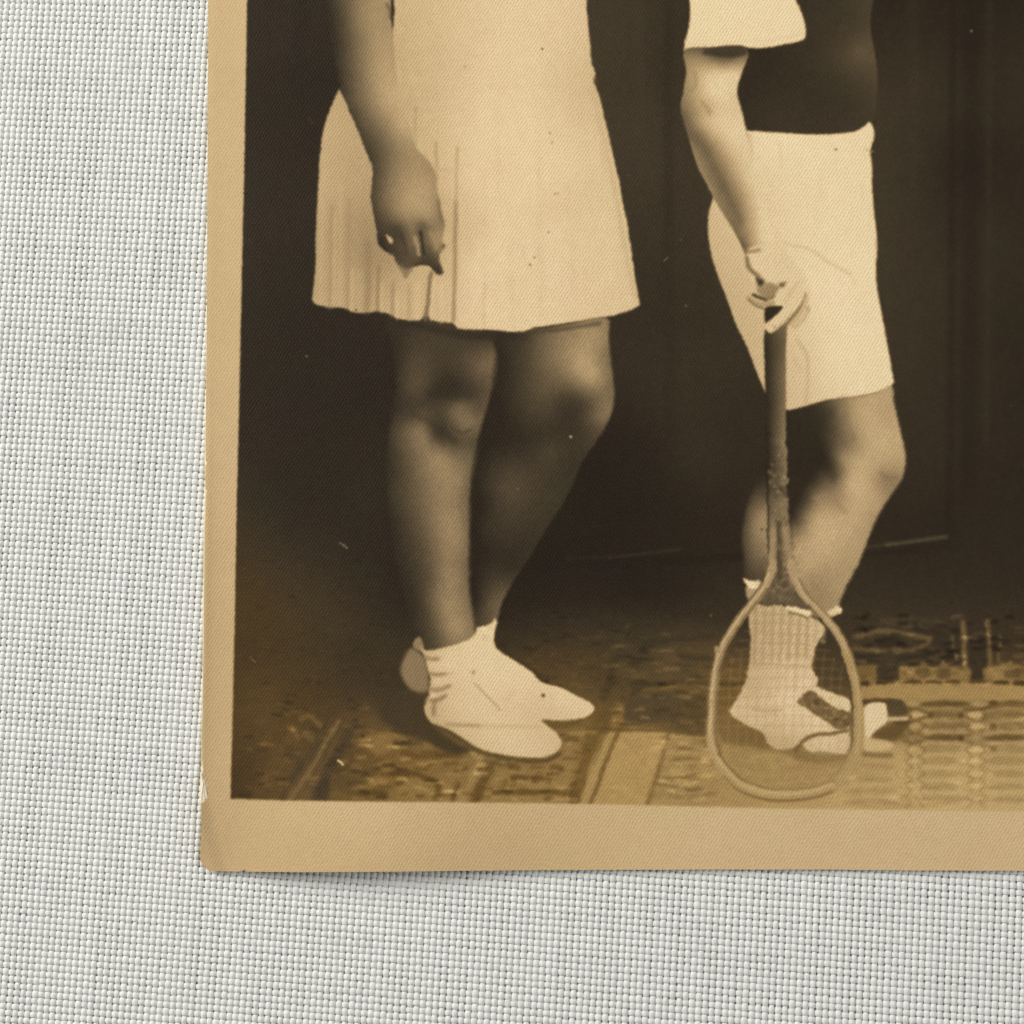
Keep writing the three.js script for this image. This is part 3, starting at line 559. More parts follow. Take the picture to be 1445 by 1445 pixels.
line([[55.69,9.1], [55.95,8.87], [56.16,8.65], [56.03,8.42], [55.63,8.19], [55.96,7.97], [56.14,7.74], [55.98,7.51], [55.58,7.28], [55.97,7.06]], 140, 0.151, 0.093, 0.55, 0.8);
line([[55.8,7.17], [56.09,6.94], [56.06,6.71], [55.72,6.49], [55.82,6.26], [56.09,6.04], [56.02,5.81], [55.66,5.58], [55.84,5.36], [56.08,5.13]], 150, 0.151, 0.093, 0.5, 0.8);
line([[59.89,12.66], [59.66,12.46], [59.42,12.25], [59.45,12.05], [59.72,11.84], [59.77,11.64], [59.46,11.44], [59.38,11.23], [59.58,11.03], [59.89,10.83]], 100, 0.151, 0.093, 0.6, 0.8);
line([[59.84,10.88], [59.6,10.67], [59.37,10.46], [59.42,10.25], [59.72,10.04], [59.67,9.84], [59.38,9.63], [59.36,9.42], [59.61,9.21], [59.74,9.0]], 118, 0.151, 0.093, 0.6, 0.8);
line([[59.8,9.11], [59.53,8.88], [59.31,8.65], [59.43,8.43], [59.82,8.2], [59.47,7.97], [59.29,7.75], [59.44,7.52], [59.83,7.3], [59.42,7.07]], 140, 0.151, 0.093, 0.55, 0.8);
line([[59.6,7.18], [59.3,6.95], [59.32,6.72], [59.65,6.5], [59.54,6.27], [59.26,6.05], [59.32,5.82], [59.66,5.6], [59.48,5.37], [59.23,5.15]], 150, 0.151, 0.093, 0.5, 0.8);
line([[60.36,12.66], [60.59,12.46], [60.81,12.25], [60.77,12.05], [60.49,11.84], [60.43,11.64], [60.73,11.44], [60.8,11.23], [60.59,11.03], [60.27,10.83]], 100, 0.151, 0.093, 0.6, 0.8);
line([[60.32,10.88], [60.55,10.67], [60.77,10.46], [60.71,10.25], [60.4,10.05], [60.44,9.84], [60.72,9.63], [60.73,9.42], [60.47,9.21], [60.33,9.0]], 118, 0.151, 0.093, 0.6, 0.8);
line([[60.28,9.11], [60.53,8.88], [60.74,8.66], [60.61,8.43], [60.21,8.2], [60.54,7.98], [60.72,7.75], [60.56,7.53], [60.15,7.3], [60.55,7.07]], 140, 0.151, 0.093, 0.55, 0.8);
line([[60.38,7.18], [60.67,6.96], [60.63,6.73], [60.3,6.5], [60.39,6.28], [60.66,6.05], [60.59,5.83], [60.23,5.6], [60.41,5.38], [60.64,5.15]], 150, 0.151, 0.093, 0.5, 0.8);
line([[64.35,12.66], [64.12,12.45], [63.88,12.25], [63.91,12.05], [64.19,11.85], [64.23,11.64], [63.92,11.44], [63.84,11.24], [64.04,11.03], [64.35,10.83]], 100, 0.151, 0.093, 0.6, 0.8);
line([[64.3,10.88], [64.06,10.68], [63.83,10.47], [63.88,10.26], [64.18,10.05], [64.13,9.84], [63.84,9.63], [63.81,9.42], [64.07,9.22], [64.2,9.01]], 118, 0.151, 0.093, 0.6, 0.8);
line([[64.25,9.12], [63.98,8.89], [63.77,8.66], [63.89,8.44], [64.27,8.21], [63.93,7.99], [63.74,7.76], [63.89,7.54], [64.28,7.31], [63.87,7.08]], 140, 0.151, 0.093, 0.55, 0.8);
line([[64.05,7.19], [63.75,6.97], [63.77,6.74], [64.09,6.52], [63.99,6.29], [63.71,6.06], [63.76,5.84], [64.11,5.62], [63.93,5.39], [63.68,5.16]], 150, 0.151, 0.093, 0.5, 0.8);
line([[64.83,12.66], [65.05,12.45], [65.27,12.25], [65.23,12.05], [64.95,11.85], [64.89,11.64], [65.19,11.44], [65.26,11.24], [65.05,11.03], [64.72,10.83]], 100, 0.151, 0.093, 0.6, 0.8);
line([[64.78,10.89], [65.01,10.68], [65.23,10.47], [65.17,10.26], [64.85,10.05], [64.89,9.84], [65.17,9.64], [65.18,9.43], [64.92,9.22], [64.78,9.01]], 118, 0.151, 0.093, 0.6, 0.8);
line([[64.73,9.12], [64.98,8.89], [65.19,8.67], [65.05,8.44], [64.66,8.21], [64.99,7.99], [65.17,7.76], [65.0,7.54], [64.6,7.31], [64.99,7.09]], 140, 0.151, 0.093, 0.55, 0.8);
line([[64.83,7.19], [65.11,6.97], [65.08,6.74], [64.74,6.52], [64.84,6.29], [65.1,6.07], [65.03,5.84], [64.68,5.62], [64.85,5.39], [65.08,5.17]], 150, 0.151, 0.093, 0.5, 0.8);
line([[55.96,12.55], [57.83,12.71], [59.48,12.55], [60.76,12.5], [62.36,12.66], [63.95,12.6]], 176, 0.186, 0.145, 0.6, 0.6);
line([[55.94,11.69], [57.81,11.85], [59.46,11.69], [60.74,11.64], [62.34,11.8], [63.93,11.74]], 186, 0.186, 0.145, 0.6, 0.6);
line([[55.92,10.82], [57.79,10.99], [59.44,10.83], [60.72,10.77], [62.32,10.94], [63.9,10.88]], 180, 0.186, 0.145, 0.6, 0.6);
line([[55.9,9.96], [57.77,10.13], [59.42,9.97], [60.69,9.91], [62.29,10.08], [63.88,10.03]], 182, 0.186, 0.145, 0.6, 0.6);
line([[55.88,9.1], [57.75,9.26], [59.4,9.11], [60.67,9.06], [62.27,9.22], [63.86,9.17]], 192, 0.186, 0.145, 0.6, 0.6);
line([[55.86,8.13], [57.73,8.3], [59.37,8.14], [60.65,8.09], [62.24,8.26], [63.83,8.21]], 196, 0.186, 0.145, 0.6, 0.6);
line([[55.84,7.17], [57.71,7.33], [59.35,7.18], [60.62,7.13], [62.22,7.29], [63.8,7.24]], 196, 0.186, 0.145, 0.6, 0.6);
line([[55.82,6.2], [57.68,6.37], [59.33,6.21], [60.6,6.17], [62.19,6.33], [63.78,6.28]], 196, 0.186, 0.145, 0.6, 0.6);
line([[54.46,12.66], [55.74,12.66], [56.59,12.17], [55.4,11.74], [54.76,11.74]], 98, 0.163, 0.116, 0.75, 0.8);
line([[59.22,12.55], [60.44,12.6], [61.2,12.87]], 96, 0.174, 0.116, 0.75, 0.8);
line([[59.26,12.07], [60.0,11.74], [61.06,11.8]], 118, 0.145, 0.116, 0.6, 0.8);
line([[55.06,10.82], [56.02,10.72], [56.23,10.29], [55.04,9.96]], 122, 0.151, 0.116, 0.6, 0.9);
line([[58.89,10.18], [59.95,9.91], [61.01,9.86], [61.43,9.54]], 124, 0.151, 0.116, 0.6, 0.9);
line([[60.39,8.3], [61.07,7.93]], 150, 0.14, 0.116, 0.5, 0.9);
line([[51.04,8.07], [53.82,7.91]], 190, 0.233, 0.174, 0.4, 0.6);
line([[51.02,6.83], [53.8,6.89]], 194, 0.233, 0.174, 0.4, 0.6);
line([[49.92,5.53], [52.06,5.17], [55.26,5.24], [57.93,5.46]], 164, 0.233, 0.174, 0.5, 0.8);
line([[41.59,8.48], [44.03,8.05], [46.73,8.22], [49.43,8.39]], 152, 0.407, 0.291, 0.5, 0.9);
line([[41.58,7.66], [44.02,7.24], [46.72,7.41], [49.42,7.58]], 158, 0.407, 0.291, 0.5, 0.9);
line([[41.58,7.01], [44.01,6.59], [46.71,6.76], [49.41,6.93]], 152, 0.407, 0.291, 0.5, 0.9);
line([[42.96,8.86], [45.67,9.08], [46.2,8.65], [44.57,8.21]], 192, 0.465, 0.291, 0.5, 0.8);
// small motifs of the rug
fleck(22.66, 8.58, 1.097, 0.213, 0.002, -0.14);
fleck(23.99, 8.26, 0.982, 0.159, -0.046, -0.2);
fleck(24.07, 6.23, 0.81, 0.203, -0.011, -0.21);
fleck(13.25, 6.51, 0.322, 0.273, 0.023, 0.16);
fleck(15.76, 7.82, 0.494, 0.188, -0.115, -0.18);
fleck(27.94, 5.69, 0.908, 0.191, -0.063, 0.11);
fleck(14.09, 7.96, 0.385, 0.188, -0.101, -0.25);
fleck(16.01, 11.01, 1.085, 0.214, 0.112, 0.18);
fleck(15.82, 7.95, 0.879, 0.194, -0.044, -0.26);
fleck(14.29, 6.91, 0.506, 0.16, -0.102, 0.14);
fleck(20.54, 8.0, 0.457, 0.252, -0.086, 0.13);
fleck(16.09, 8.74, 0.526, 0.286, 0.071, 0.27);
fleck(15.59, 10.9, 1.159, 0.233, 0.018, -0.27);
fleck(16.94, 9.86, 0.965, 0.193, -0.047, -0.12);
fleck(24.11, 9.89, 0.304, 0.199, 0.028, -0.26);
fleck(22.94, 8.41, 1.046, 0.172, -0.08, -0.24);
fleck(15.64, 9.66, 0.936, 0.282, -0.071, 0.25);
fleck(20.05, 7.76, 0.381, 0.151, 0.108, -0.23);
fleck(20.03, 8.9, 1.08, 0.217, 0.005, -0.13);
fleck(24.43, 8.44, 0.828, 0.156, -0.067, -0.23);
fleck(19.85, 10.64, 0.508, 0.152, -0.051, -0.12);
fleck(20.59, 10.27, 0.579, 0.252, 0.005, -0.2);
fleck(21.06, 6.05, 0.602, 0.191, -0.108, -0.19);
fleck(18.11, 7.07, 1.162, 0.156, 0.011, -0.25);
fleck(25.38, 7.06, 0.983, 0.278, -0.034, 0.25);
fleck(19.97, 6.32, 0.98, 0.271, 0.017, 0.17);
fleck(13.39, 10.94, 0.37, 0.162, -0.056, 0.23);
fleck(25.97, 8.93, 0.797, 0.209, 0.079, -0.19);
fleck(17.94, 8.23, 0.367, 0.149, 0.106, -0.19);
fleck(29.45, 7.73, 0.514, 0.147, -0.046, -0.19);
fleck(18.56, 6.95, 1.102, 0.218, -0.06, 0.22);
fleck(20.22, 9.94, 0.994, 0.278, 0.088, 0.14);
fleck(16.05, 6.04, 0.408, 0.196, 0.092, -0.22);
fleck(17.32, 5.89, 0.438, 0.211, -0.052, -0.24);
fleck(21.91, 8.95, 0.877, 0.249, 0.08, 0.16);
fleck(17.34, 6.54, 0.821, 0.244, -0.051, 0.16);
fleck(12.41, 6.73, 0.409, 0.211, -0.111, 0.15);
fleck(12.91, 10.24, 0.839, 0.21, 0.03, 0.26);
fleck(15.84, 7.31, 0.705, 0.171, -0.114, 0.19);
fleck(16.33, 10.81, 0.97, 0.224, 0.104, -0.17);
fleck(29.18, 6.78, 0.367, 0.281, 0.052, -0.18);
fleck(28.83, 9.96, 0.297, 0.225, 0.036, 0.18);
fleck(15.94, 7.49, 0.92, 0.264, 0.033, -0.14);
fleck(22.24, 5.76, 0.98, 0.192, 0.095, -0.16);
fleck(20.41, 10.57, 0.771, 0.257, -0.003, -0.14);
fleck(20.2, 6.34, 0.321, 0.223, 0.043, -0.18);
fleck(29.07, 5.67, 0.743, 0.244, -0.014, 0.2);
fleck(26.39, 7.32, 0.674, 0.227, 0.077, -0.19);
fleck(22.67, 6.48, 0.563, 0.201, 0.08, -0.16);
fleck(22.38, 10.25, 0.529, 0.218, -0.021, -0.19);
fleck(12.57, 7.73, 1.136, 0.22, -0.023, -0.19);
fleck(13.3, 7.27, 0.761, 0.205, 0.106, 0.15);
fleck(14.45, 8.45, 0.669, 0.264, 0.093, 0.19);
fleck(20.01, 10.43, 0.316, 0.183, 0.047, -0.11);
fleck(12.24, 10.16, 0.538, 0.251, -0.059, 0.12);
fleck(14.38, 7.06, 0.736, 0.182, -0.07, 0.11);
fleck(27.66, 7.62, 0.828, 0.224, 0.085, -0.19);
fleck(23.65, 6.44, 1.038, 0.179, 0.056, 0.25);
fleck(18.03, 9.3, 1.095, 0.177, 0.116, -0.13);
fleck(25.81, 9.73, 0.517, 0.159, 0.077, 0.2);
fleck(15.86, 7.2, 0.838, 0.261, -0.094, 0.26);
fleck(14.25, 5.78, 0.732, 0.256, 0.001, -0.24);
fleck(12.49, 8.4, 0.955, 0.235, 0.094, 0.13);
fleck(15.91, 10.01, 1.023, 0.289, 0.099, -0.2);
fleck(24.95, 10.29, 0.358, 0.159, -0.025, 0.19);
fleck(23.44, 8.7, 0.302, 0.247, 0.08, -0.17);
fleck(19.07, 9.07, 1.095, 0.233, -0.094, -0.16);
fleck(27.98, 10.56, 1.054, 0.277, 0.102, -0.19);
fleck(27.27, 5.75, 0.516, 0.278, 0.057, -0.24);
fleck(29.0, 8.84, 1.058, 0.246, 0.062, -0.17);
fleck(13.39, 7.1, 0.589, 0.213, -0.114, 0.27);
fleck(12.99, 6.13, 0.529, 0.285, -0.047, -0.21);
fleck(22.16, 7.95, 0.63, 0.291, 0.033, -0.23);
fleck(12.49, 5.71, 0.827, 0.253, -0.057, 0.19);
fleck(24.33, 6.93, 0.3, 0.183, -0.052, 0.2);
fleck(27.37, 7.6, 0.357, 0.232, 0.06, -0.17);
fleck(19.38, 5.96, 1.137, 0.27, 0.01, -0.18);
fleck(17.45, 8.34, 0.638, 0.191, 0.007, 0.21);
fleck(17.43, 7.98, 0.916, 0.188, -0.113, -0.2);
fleck(19.81, 7.6, 0.887, 0.153, -0.043, 0.12);
fleck(29.18, 10.62, 0.665, 0.215, 0.11, -0.12);
fleck(27.38, 10.49, 1.084, 0.166, 0.107, -0.21);
fleck(23.88, 10.39, 0.688, 0.175, -0.104, -0.13);
fleck(24.7, 8.63, 0.688, 0.183, 0.019, 0.17);
fleck(27.47, 7.03, 0.41, 0.188, -0.086, 0.13);
fleck(26.89, 6.23, 0.836, 0.198, -0.053, -0.21);
fleck(15.66, 6.94, 0.508, 0.288, 0.097, -0.21);
fleck(16.96, 10.96, 0.314, 0.151, -0.065, 0.12);
fleck(24.86, 10.55, 0.771, 0.237, -0.029, 0.17);
fleck(21.43, 9.19, 0.407, 0.272, 0.07, 0.24);
fleck(26.6, 7.67, 0.477, 0.207, -0.056, -0.17);
fleck(22.45, 9.26, 0.941, 0.279, -0.017, 0.2);
fleck(18.2, 8.52, 0.765, 0.208, 0.016, 0.16);
fleck(13.49, 6.82, 0.477, 0.242, -0.097, 0.19);
fleck(18.28, 6.89, 1.06, 0.177, 0.037, 0.17);
fleck(25.48, 10.38, 0.787, 0.279, 0.102, 0.18);
fleck(17.84, 6.68, 0.568, 0.203, 0.101, -0.12);
fleck(12.51, 6.53, 0.881, 0.23, 0.069, 0.24);
fleck(27.87, 8.12, 0.781, 0.171, 0.06, 0.24);
fleck(13.12, 9.81, 0.429, 0.188, -0.111, 0.12);
fleck(26.96, 8.08, 0.364, 0.157, 0.055, 0.12);
fleck(14.78, 7.58, 0.941, 0.24, -0.059, -0.19);
fleck(18.48, 6.12, 0.691, 0.196, 0.071, 0.22);
fleck(22.24, 8.36, 0.919, 0.248, 0.097, 0.23);
fleck(18.69, 5.7, 0.294, 0.2, -0.096, 0.26);
fleck(21.99, 7.57, 0.91, 0.262, -0.018, 0.26);
fleck(15.12, 9.68, 0.845, 0.245, -0.042, 0.18);
fleck(30.37, 9.45, 0.342, 0.19, -0.09, -0.23);
fleck(13.21, 10.03, 0.691, 0.23, 0.095, -0.16);
fleck(18.86, 9.94, 0.804, 0.233, -0.007, -0.18);
fleck(19.7, 6.2, 1.085, 0.282, 0.029, 0.25);
fleck(19.69, 8.4, 1.124, 0.241, 0.063, -0.19);
fleck(12.97, 9.81, 1.117, 0.262, -0.027, 0.24);
fleck(29.53, 10.71, 1.069, 0.272, 0.094, 0.24);
fleck(23.54, 7.18, 0.428, 0.168, -0.041, 0.26);
fleck(14.54, 6.63, 0.938, 0.235, 0.004, -0.13);
fleck(12.07, 6.84, 1.007, 0.268, 0.075, -0.16);
fleck(22.06, 7.71, 1.067, 0.246, -0.097, 0.11);
fleck(15.7, 9.99, 0.886, 0.259, -0.014, -0.2);
fleck(15.04, 8.17, 1.016, 0.191, -0.044, -0.2);
fleck(24.69, 5.67, 0.349, 0.156, -0.084, 0.22);
fleck(26.89, 7.01, 0.397, 0.21, 0.085, 0.15);
fleck(20.74, 7.97, 0.3, 0.289, 0.07, -0.25);
fleck(23.95, 10.2, 1.108, 0.254, 0.106, 0.2);
fleck(15.61, 10.54, 0.619, 0.161, -0.044, 0.2);
fleck(18.35, 7.11, 1.012, 0.159, -0.084, -0.13);
fleck(15.45, 7.6, 0.459, 0.151, -0.009, -0.12);
fleck(30.71, 10.85, 0.669, 0.257, -0.037, 0.26);
fleck(15.94, 10.26, 0.42, 0.246, -0.004, 0.21);
fleck(23.67, 7.11, 0.568, 0.26, -0.059, -0.15);
fleck(17.87, 9.99, 0.675, 0.226, -0.069, 0.24);
fleck(23.64, 6.58, 0.429, 0.257, 0.094, -0.17);
fleck(14.74, 8.3, 0.913, 0.289, 0.004, -0.2);
fleck(24.54, 10.87, 0.968, 0.165, -0.005, 0.22);
fleck(29.61, 9.25, 0.606, 0.213, -0.087, -0.15);
fleck(22.41, 7.95, 0.346, 0.278, -0.077, 0.21);
fleck(27.66, 10.36, 0.542, 0.276, -0.06, 0.24);
fleck(22.44, 10.01, 0.357, 0.15, -0.074, -0.16);
fleck(26.02, 7.41, 0.624, 0.231, 0.071, -0.13);
fleck(12.66, 8.78, 0.751, 0.163, -0.022, 0.19);
fleck(22.82, 9.59, 0.58, 0.239, -0.107, -0.17);
fleck(13.99, 8.32, 0.592, 0.276, 0.096, 0.23);
fleck(28.22, 6.53, 0.647, 0.208, 0.015, 0.19);
fleck(12.19, 10.93, 0.456, 0.153, 0.052, 0.23);
fleck(10.7, 9.42, 0.445, 0.232, -0.1, -0.25);
fleck(11.87, 12.67, 0.911, 0.214, -0.092, -0.2);
fleck(12.56, 8.89, 0.846, 0.291, 0.054, 0.26);
fleck(11.21, 11.03, 0.387, 0.254, 0.016, -0.13);
fleck(4.51, 7.63, 0.608, 0.284, -0.116, -0.23);
fleck(4.89, 14.68, 0.54, 0.211, 0.007, -0.17);
fleck(3.71, 9.52, 0.254, 0.276, -0.045, 0.14);
fleck(10.96, 7.79, 0.846, 0.175, 0.083, -0.14);
fleck(6.8, 7.22, 0.562, 0.17, 0.088, -0.2);
fleck(12.62, 12.72, 0.914, 0.24, -0.045, 0.27);
fleck(7.39, 12.38, 0.846, 0.194, 0.106, 0.18);
fleck(11.75, 13.34, 0.317, 0.246, -0.054, -0.2);
fleck(5.93, 12.18, 0.793, 0.222, -0.089, -0.28);
fleck(5.09, 6.69, 0.39, 0.165, 0.039, 0.28);
fleck(8.48, 10.86, 0.603, 0.152, 0.023, 0.2);
fleck(8.87, 11.01, 0.347, 0.289, -0.072, -0.16);
fleck(5.1, 9.87, 0.858, 0.289, -0.108, 0.27);
fleck(3.28, 9.53, 0.855, 0.154, -0.101, 0.17);
fleck(3.56, 10.46, 0.436, 0.266, 0.031, -0.21);
fleck(4.39, 7.82, 0.536, 0.243, 0.011, 0.24);
fleck(5.62, 7.65, 0.574, 0.178, 0.019, 0.16);
fleck(12.83, 13.03, 0.269, 0.211, 0.089, 0.14);
fleck(8.11, 14.73, 0.536, 0.21, -0.055, -0.12);
fleck(8.93, 6.6, 0.612, 0.26, -0.061, -0.12);
fleck(10.13, 10.99, 0.804, 0.253, 0.065, 0.13);
fleck(4.99, 7.37, 0.41, 0.169, 0.044, 0.12);
fleck(6.85, 11.13, 0.383, 0.286, -0.106, 0.24);
fleck(4.59, 9.38, 0.752, 0.221, 0.113, -0.15);
fleck(4.7, 6.74, 0.507, 0.189, -0.018, -0.28);
fleck(10.37, 8.67, 0.914, 0.234, -0.048, -0.2);
fleck(7.8, 12.68, 0.883, 0.198, -0.038, -0.12);
fleck(9.68, 11.2, 0.273, 0.195, 0.045, -0.19);
fleck(11.58, 11.29, 0.498, 0.259, -0.066, 0.15);
fleck(11.23, 7.64, 0.568, 0.204, 0.022, 0.19);
fleck(9.46, 10.4, 0.359, 0.216, 0.009, 0.12);
fleck(6.87, 8.56, 0.424, 0.148, -0.074, 0.2);
fleck(9.69, 9.7, 0.384, 0.16, -0.103, 0.14);
fleck(11.53, 12.68, 0.316, 0.29, 0.079, 0.13);
fleck(6.52, 6.82, 0.77, 0.221, -0.104, 0.21);
fleck(5.11, 10.41, 0.591, 0.164, -0.068, 0.18);
fleck(4.6, 9.9, 0.726, 0.183, 0.052, 0.14);
fleck(5.99, 13.01, 0.73, 0.204, -0.026, 0.15);
fleck(6.64, 12.21, 0.383, 0.151, -0.111, 0.21);
fleck(12.92, 7.5, 0.441, 0.243, 0.097, -0.21);
fleck(4.44, 11.65, 0.773, 0.2, 0.066, 0.13);
fleck(7.13, 10.97, 0.274, 0.201, -0.04, 0.23);
fleck(12.38, 12.86, 0.373, 0.257, -0.035, -0.2);
fleck(12.25, 8.1, 0.794, 0.215, -0.057, 0.23);
fleck(7.07, 14.69, 0.487, 0.154, -0.022, -0.18);
fleck(6.26, 7.14, 0.734, 0.274, -0.099, -0.17);
fleck(8.89, 6.74, 0.415, 0.242, -0.073, 0.18);
fleck(12.12, 11.76, 0.254, 0.248, -0.066, -0.22);
fleck(7.34, 9.2, 0.522, 0.185, 0.077, 0.18);
fleck(3.68, 6.56, 0.327, 0.219, -0.045, 0.19);
fleck(9.2, 14.7, 0.421, 0.183, -0.065, -0.27);
fleck(3.34, 5.92, 0.614, 0.269, 0.062, -0.22);
fleck(11.48, 9.76, 0.908, 0.194, -0.036, -0.16);
fleck(10.15, 8.34, 0.712, 0.285, 0.075, -0.17);
fleck(11.23, 8.59, 0.437, 0.206, -0.031, 0.15);
fleck(6.44, 12.61, 0.357, 0.22, -0.087, -0.28);
fleck(12.04, 7.42, 0.449, 0.269, 0.003, 0.12);
fleck(7.35, 9.2, 0.569, 0.195, -0.024, 0.15);
fleck(6.91, 9.08, 0.709, 0.172, 0.083, -0.25);
fleck(8.9, 7.31, 0.526, 0.248, 0.029, 0.25);
fleck(6.94, 13.75, 0.7, 0.179, -0.073, -0.19);
fleck(11.09, 8.55, 0.88, 0.184, -0.053, 0.22);
fleck(12.47, 11.26, 0.922, 0.152, 0.05, -0.26);
fleck(6.75, 13.12, 0.608, 0.262, -0.022, -0.25);
fleck(4.99, 7.06, 0.28, 0.209, 0.086, 0.15);
fleck(7.8, 17.54, 0.224, 0.183, 0.041, -0.1);
fleck(4.46, 16.8, 0.235, 0.129, 0.101, 0.13);
fleck(4.48, 20.31, 0.483, 0.148, 0.016, 0.11);
fleck(5.43, 21.83, 0.343, 0.159, -0.056, -0.07);
fleck(12.24, 24.34, 0.408, 0.117, -0.038, -0.14);
fleck(13.62, 22.47, 0.343, 0.164, 0.071, 0.1);
fleck(10.42, 22.37, 0.463, 0.146, -0.072, 0.13);
fleck(8.28, 14.95, 0.465, 0.201, -0.075, -0.14);
fleck(11.19, 19.27, 0.269, 0.119, 0.013, -0.1);
fleck(5.17, 24.36, 0.509, 0.118, 0.006, -0.12);
fleck(7.69, 17.41, 0.455, 0.213, 0.062, -0.13);
fleck(13.29, 19.8, 0.317, 0.221, 0.029, -0.1);
fleck(7.49, 22.26, 0.303, 0.193, 0.072, 0.11);
fleck(6.54, 20.14, 0.198, 0.192, 0.022, 0.08);
fleck(5.28, 17.36, 0.434, 0.18, 0.042, -0.09);
fleck(7.28, 22.95, 0.238, 0.119, -0.023, -0.09);
fleck(9.41, 21.35, 0.507, 0.14, 0.088, 0.06);
fleck(9.97, 18.8, 0.287, 0.171, 0.102, 0.09);
fleck(4.85, 17.7, 0.27, 0.195, 0.104, 0.13);
fleck(9.3, 17.0, 0.178, 0.201, 0.038, -0.07);
fleck(13.9, 18.52, 0.473, 0.189, 0.001, -0.07);
fleck(12.09, 17.37, 0.327, 0.171, 0.078, -0.09);
fleck(3.08, 19.28, 0.495, 0.178, -0.011, 0.11);
fleck(14.46, 18.73, 0.227, 0.171, 0.115, 0.07);
fleck(9.61, 19.94, 0.193, 0.229, 0.059, 0.07);
fleck(14.34, 22.61, 0.45, 0.133, -0.09, -0.1);
fleck(3.43, 14.96, 0.478, 0.199, -0.058, 0.09);
fleck(13.62, 19.28, 0.243, 0.149, 0.033, -0.07);
fleck(12.23, 20.2, 0.48, 0.125, -0.001, -0.12);
fleck(14.13, 19.16, 0.452, 0.134, -0.031, -0.08);
fleck(14.78, 15.56, 0.251, 0.15, -0.02, 0.06);
fleck(8.53, 17.92, 0.345, 0.127, 0.035, 0.13);
fleck(5.1, 17.49, 0.408, 0.166, -0.113, 0.11);
fleck(14.66, 16.36, 0.404, 0.141, -0.068, -0.07);
fleck(3.07, 18.9, 0.271, 0.146, -0.036, 0.08);
fleck(3.35, 24.4, 0.246, 0.2, 0.086, 0.07);
fleck(5.9, 23.77, 0.305, 0.188, -0.051, -0.1);
fleck(7.03, 15.45, 0.42, 0.144, 0.018, 0.07);
fleck(14.74, 16.05, 0.202, 0.192, -0.064, 0.09);
fleck(10.27, 17.33, 0.331, 0.124, -0.019, 0.11);
fleck(5.99, 18.15, 0.405, 0.118, 0.026, -0.09);
fleck(13.97, 23.14, 0.262, 0.165, -0.037, -0.1);
fleck(13.98, 23.45, 0.205, 0.159, -0.029, 0.14);
fleck(13.73, 16.63, 0.407, 0.134, -0.099, -0.1);
fleck(11.12, 21.4, 0.386, 0.229, 0.111, 0.09);
fleck(9.45, 22.23, 0.213, 0.123, 0.116, 0.12);
fleck(9.22, 15.54, 0.378, 0.174, 0.077, 0.06);
fleck(2.62, 16.86, 0.509, 0.197, 0.067, 0.11);
fleck(8.66, 15.18, 0.483, 0.167, -0.08, 0.13);
fleck(14.03, 15.41, 0.183, 0.157, 0.008, -0.12);
fleck(15.29, 23.49, 0.371, 0.124, -0.061, -0.1);
fleck(7.04, 21.49, 0.26, 0.185, -0.008, -0.11);
fleck(3.83, 22.83, 0.222, 0.221, 0.072, -0.07);
fleck(4.77, 19.05, 0.39, 0.228, 0.049, -0.09);
fleck(4.44, 24.36, 0.46, 0.202, 0.049, -0.08);
fleck(7.75, 18.52, 0.347, 0.222, 0.01, -0.09);
fleck(5.27, 21.58, 0.362, 0.193, -0.019, 0.07);
fleck(9.77, 14.96, 0.223, 0.23, 0.099, -0.09);
fleck(11.99, 21.55, 0.265, 0.159, -0.016, 0.09);
fleck(6.84, 18.24, 0.215, 0.152, 0.007, -0.1);
fleck(7.67, 19.2, 0.252, 0.128, -0.03, 0.09);
fleck(9.25, 15.36, 0.358, 0.202, -0.029, -0.06);
fleck(14.83, 18.74, 0.302, 0.186, -0.03, 0.07);
fleck(3.29, 17.16, 0.239, 0.13, 0.06, 0.06);
fleck(5.72, 23.57, 0.269, 0.209, -0.017, 0.09);
fleck(11.23, 21.68, 0.204, 0.231, 0.077, 0.06);
fleck(4.49, 23.03, 0.274, 0.149, 0.116, 0.06);
fleck(9.63, 18.46, 0.498, 0.191, -0.111, -0.1);
fleck(11.94, 24.36, 0.32, 0.195, 0.112, -0.07);
fleck(11.28, 23.62, 0.223, 0.204, 0.041, -0.09);
fleck(11.89, 15.86, 0.466, 0.228, -0.034, -0.12);
fleck(11.38, 20.62, 0.402, 0.13, 0.086, -0.09);
fleck(13.28, 19.29, 0.217, 0.218, -0.006, -0.13);
fleck(5.16, 15.56, 0.42, 0.174, -0.015, 0.1);
fleck(9.58, 19.82, 0.473, 0.206, -0.041, -0.09);
fleck(6.99, 22.88, 0.381, 0.177, -0.026, 0.09);
fleck(8.71, 18.85, 0.516, 0.154, 0.046, -0.11);
fleck(7.79, 21.08, 0.19, 0.223, 0.07, 0.09);
fleck(8.11, 17.59, 0.39, 0.181, 0.111, 0.09);
fleck(4.88, 23.33, 0.391, 0.195, 0.0, -0.06);
fleck(9.84, 17.76, 0.367, 0.155, -0.081, 0.12);
fleck(12.55, 23.47, 0.251, 0.139, 0.008, 0.07);
fleck(10.03, 17.12, 0.488, 0.224, 0.044, 0.07);
fleck(12.89, 16.9, 0.387, 0.213, 0.112, -0.08);
fleck(9.38, 24.24, 0.263, 0.15, -0.057, -0.08);
fleck(2.84, 23.75, 0.451, 0.226, -0.081, 0.07);
fleck(13.5, 16.22, 0.387, 0.18, 0.054, 0.08);
fleck(12.52, 20.33, 0.402, 0.179, -0.004, 0.09);
fleck(10.72, 22.35, 0.269, 0.201, 0.09, -0.14);
fleck(14.54, 23.34, 0.404, 0.125, 0.093, -0.13);
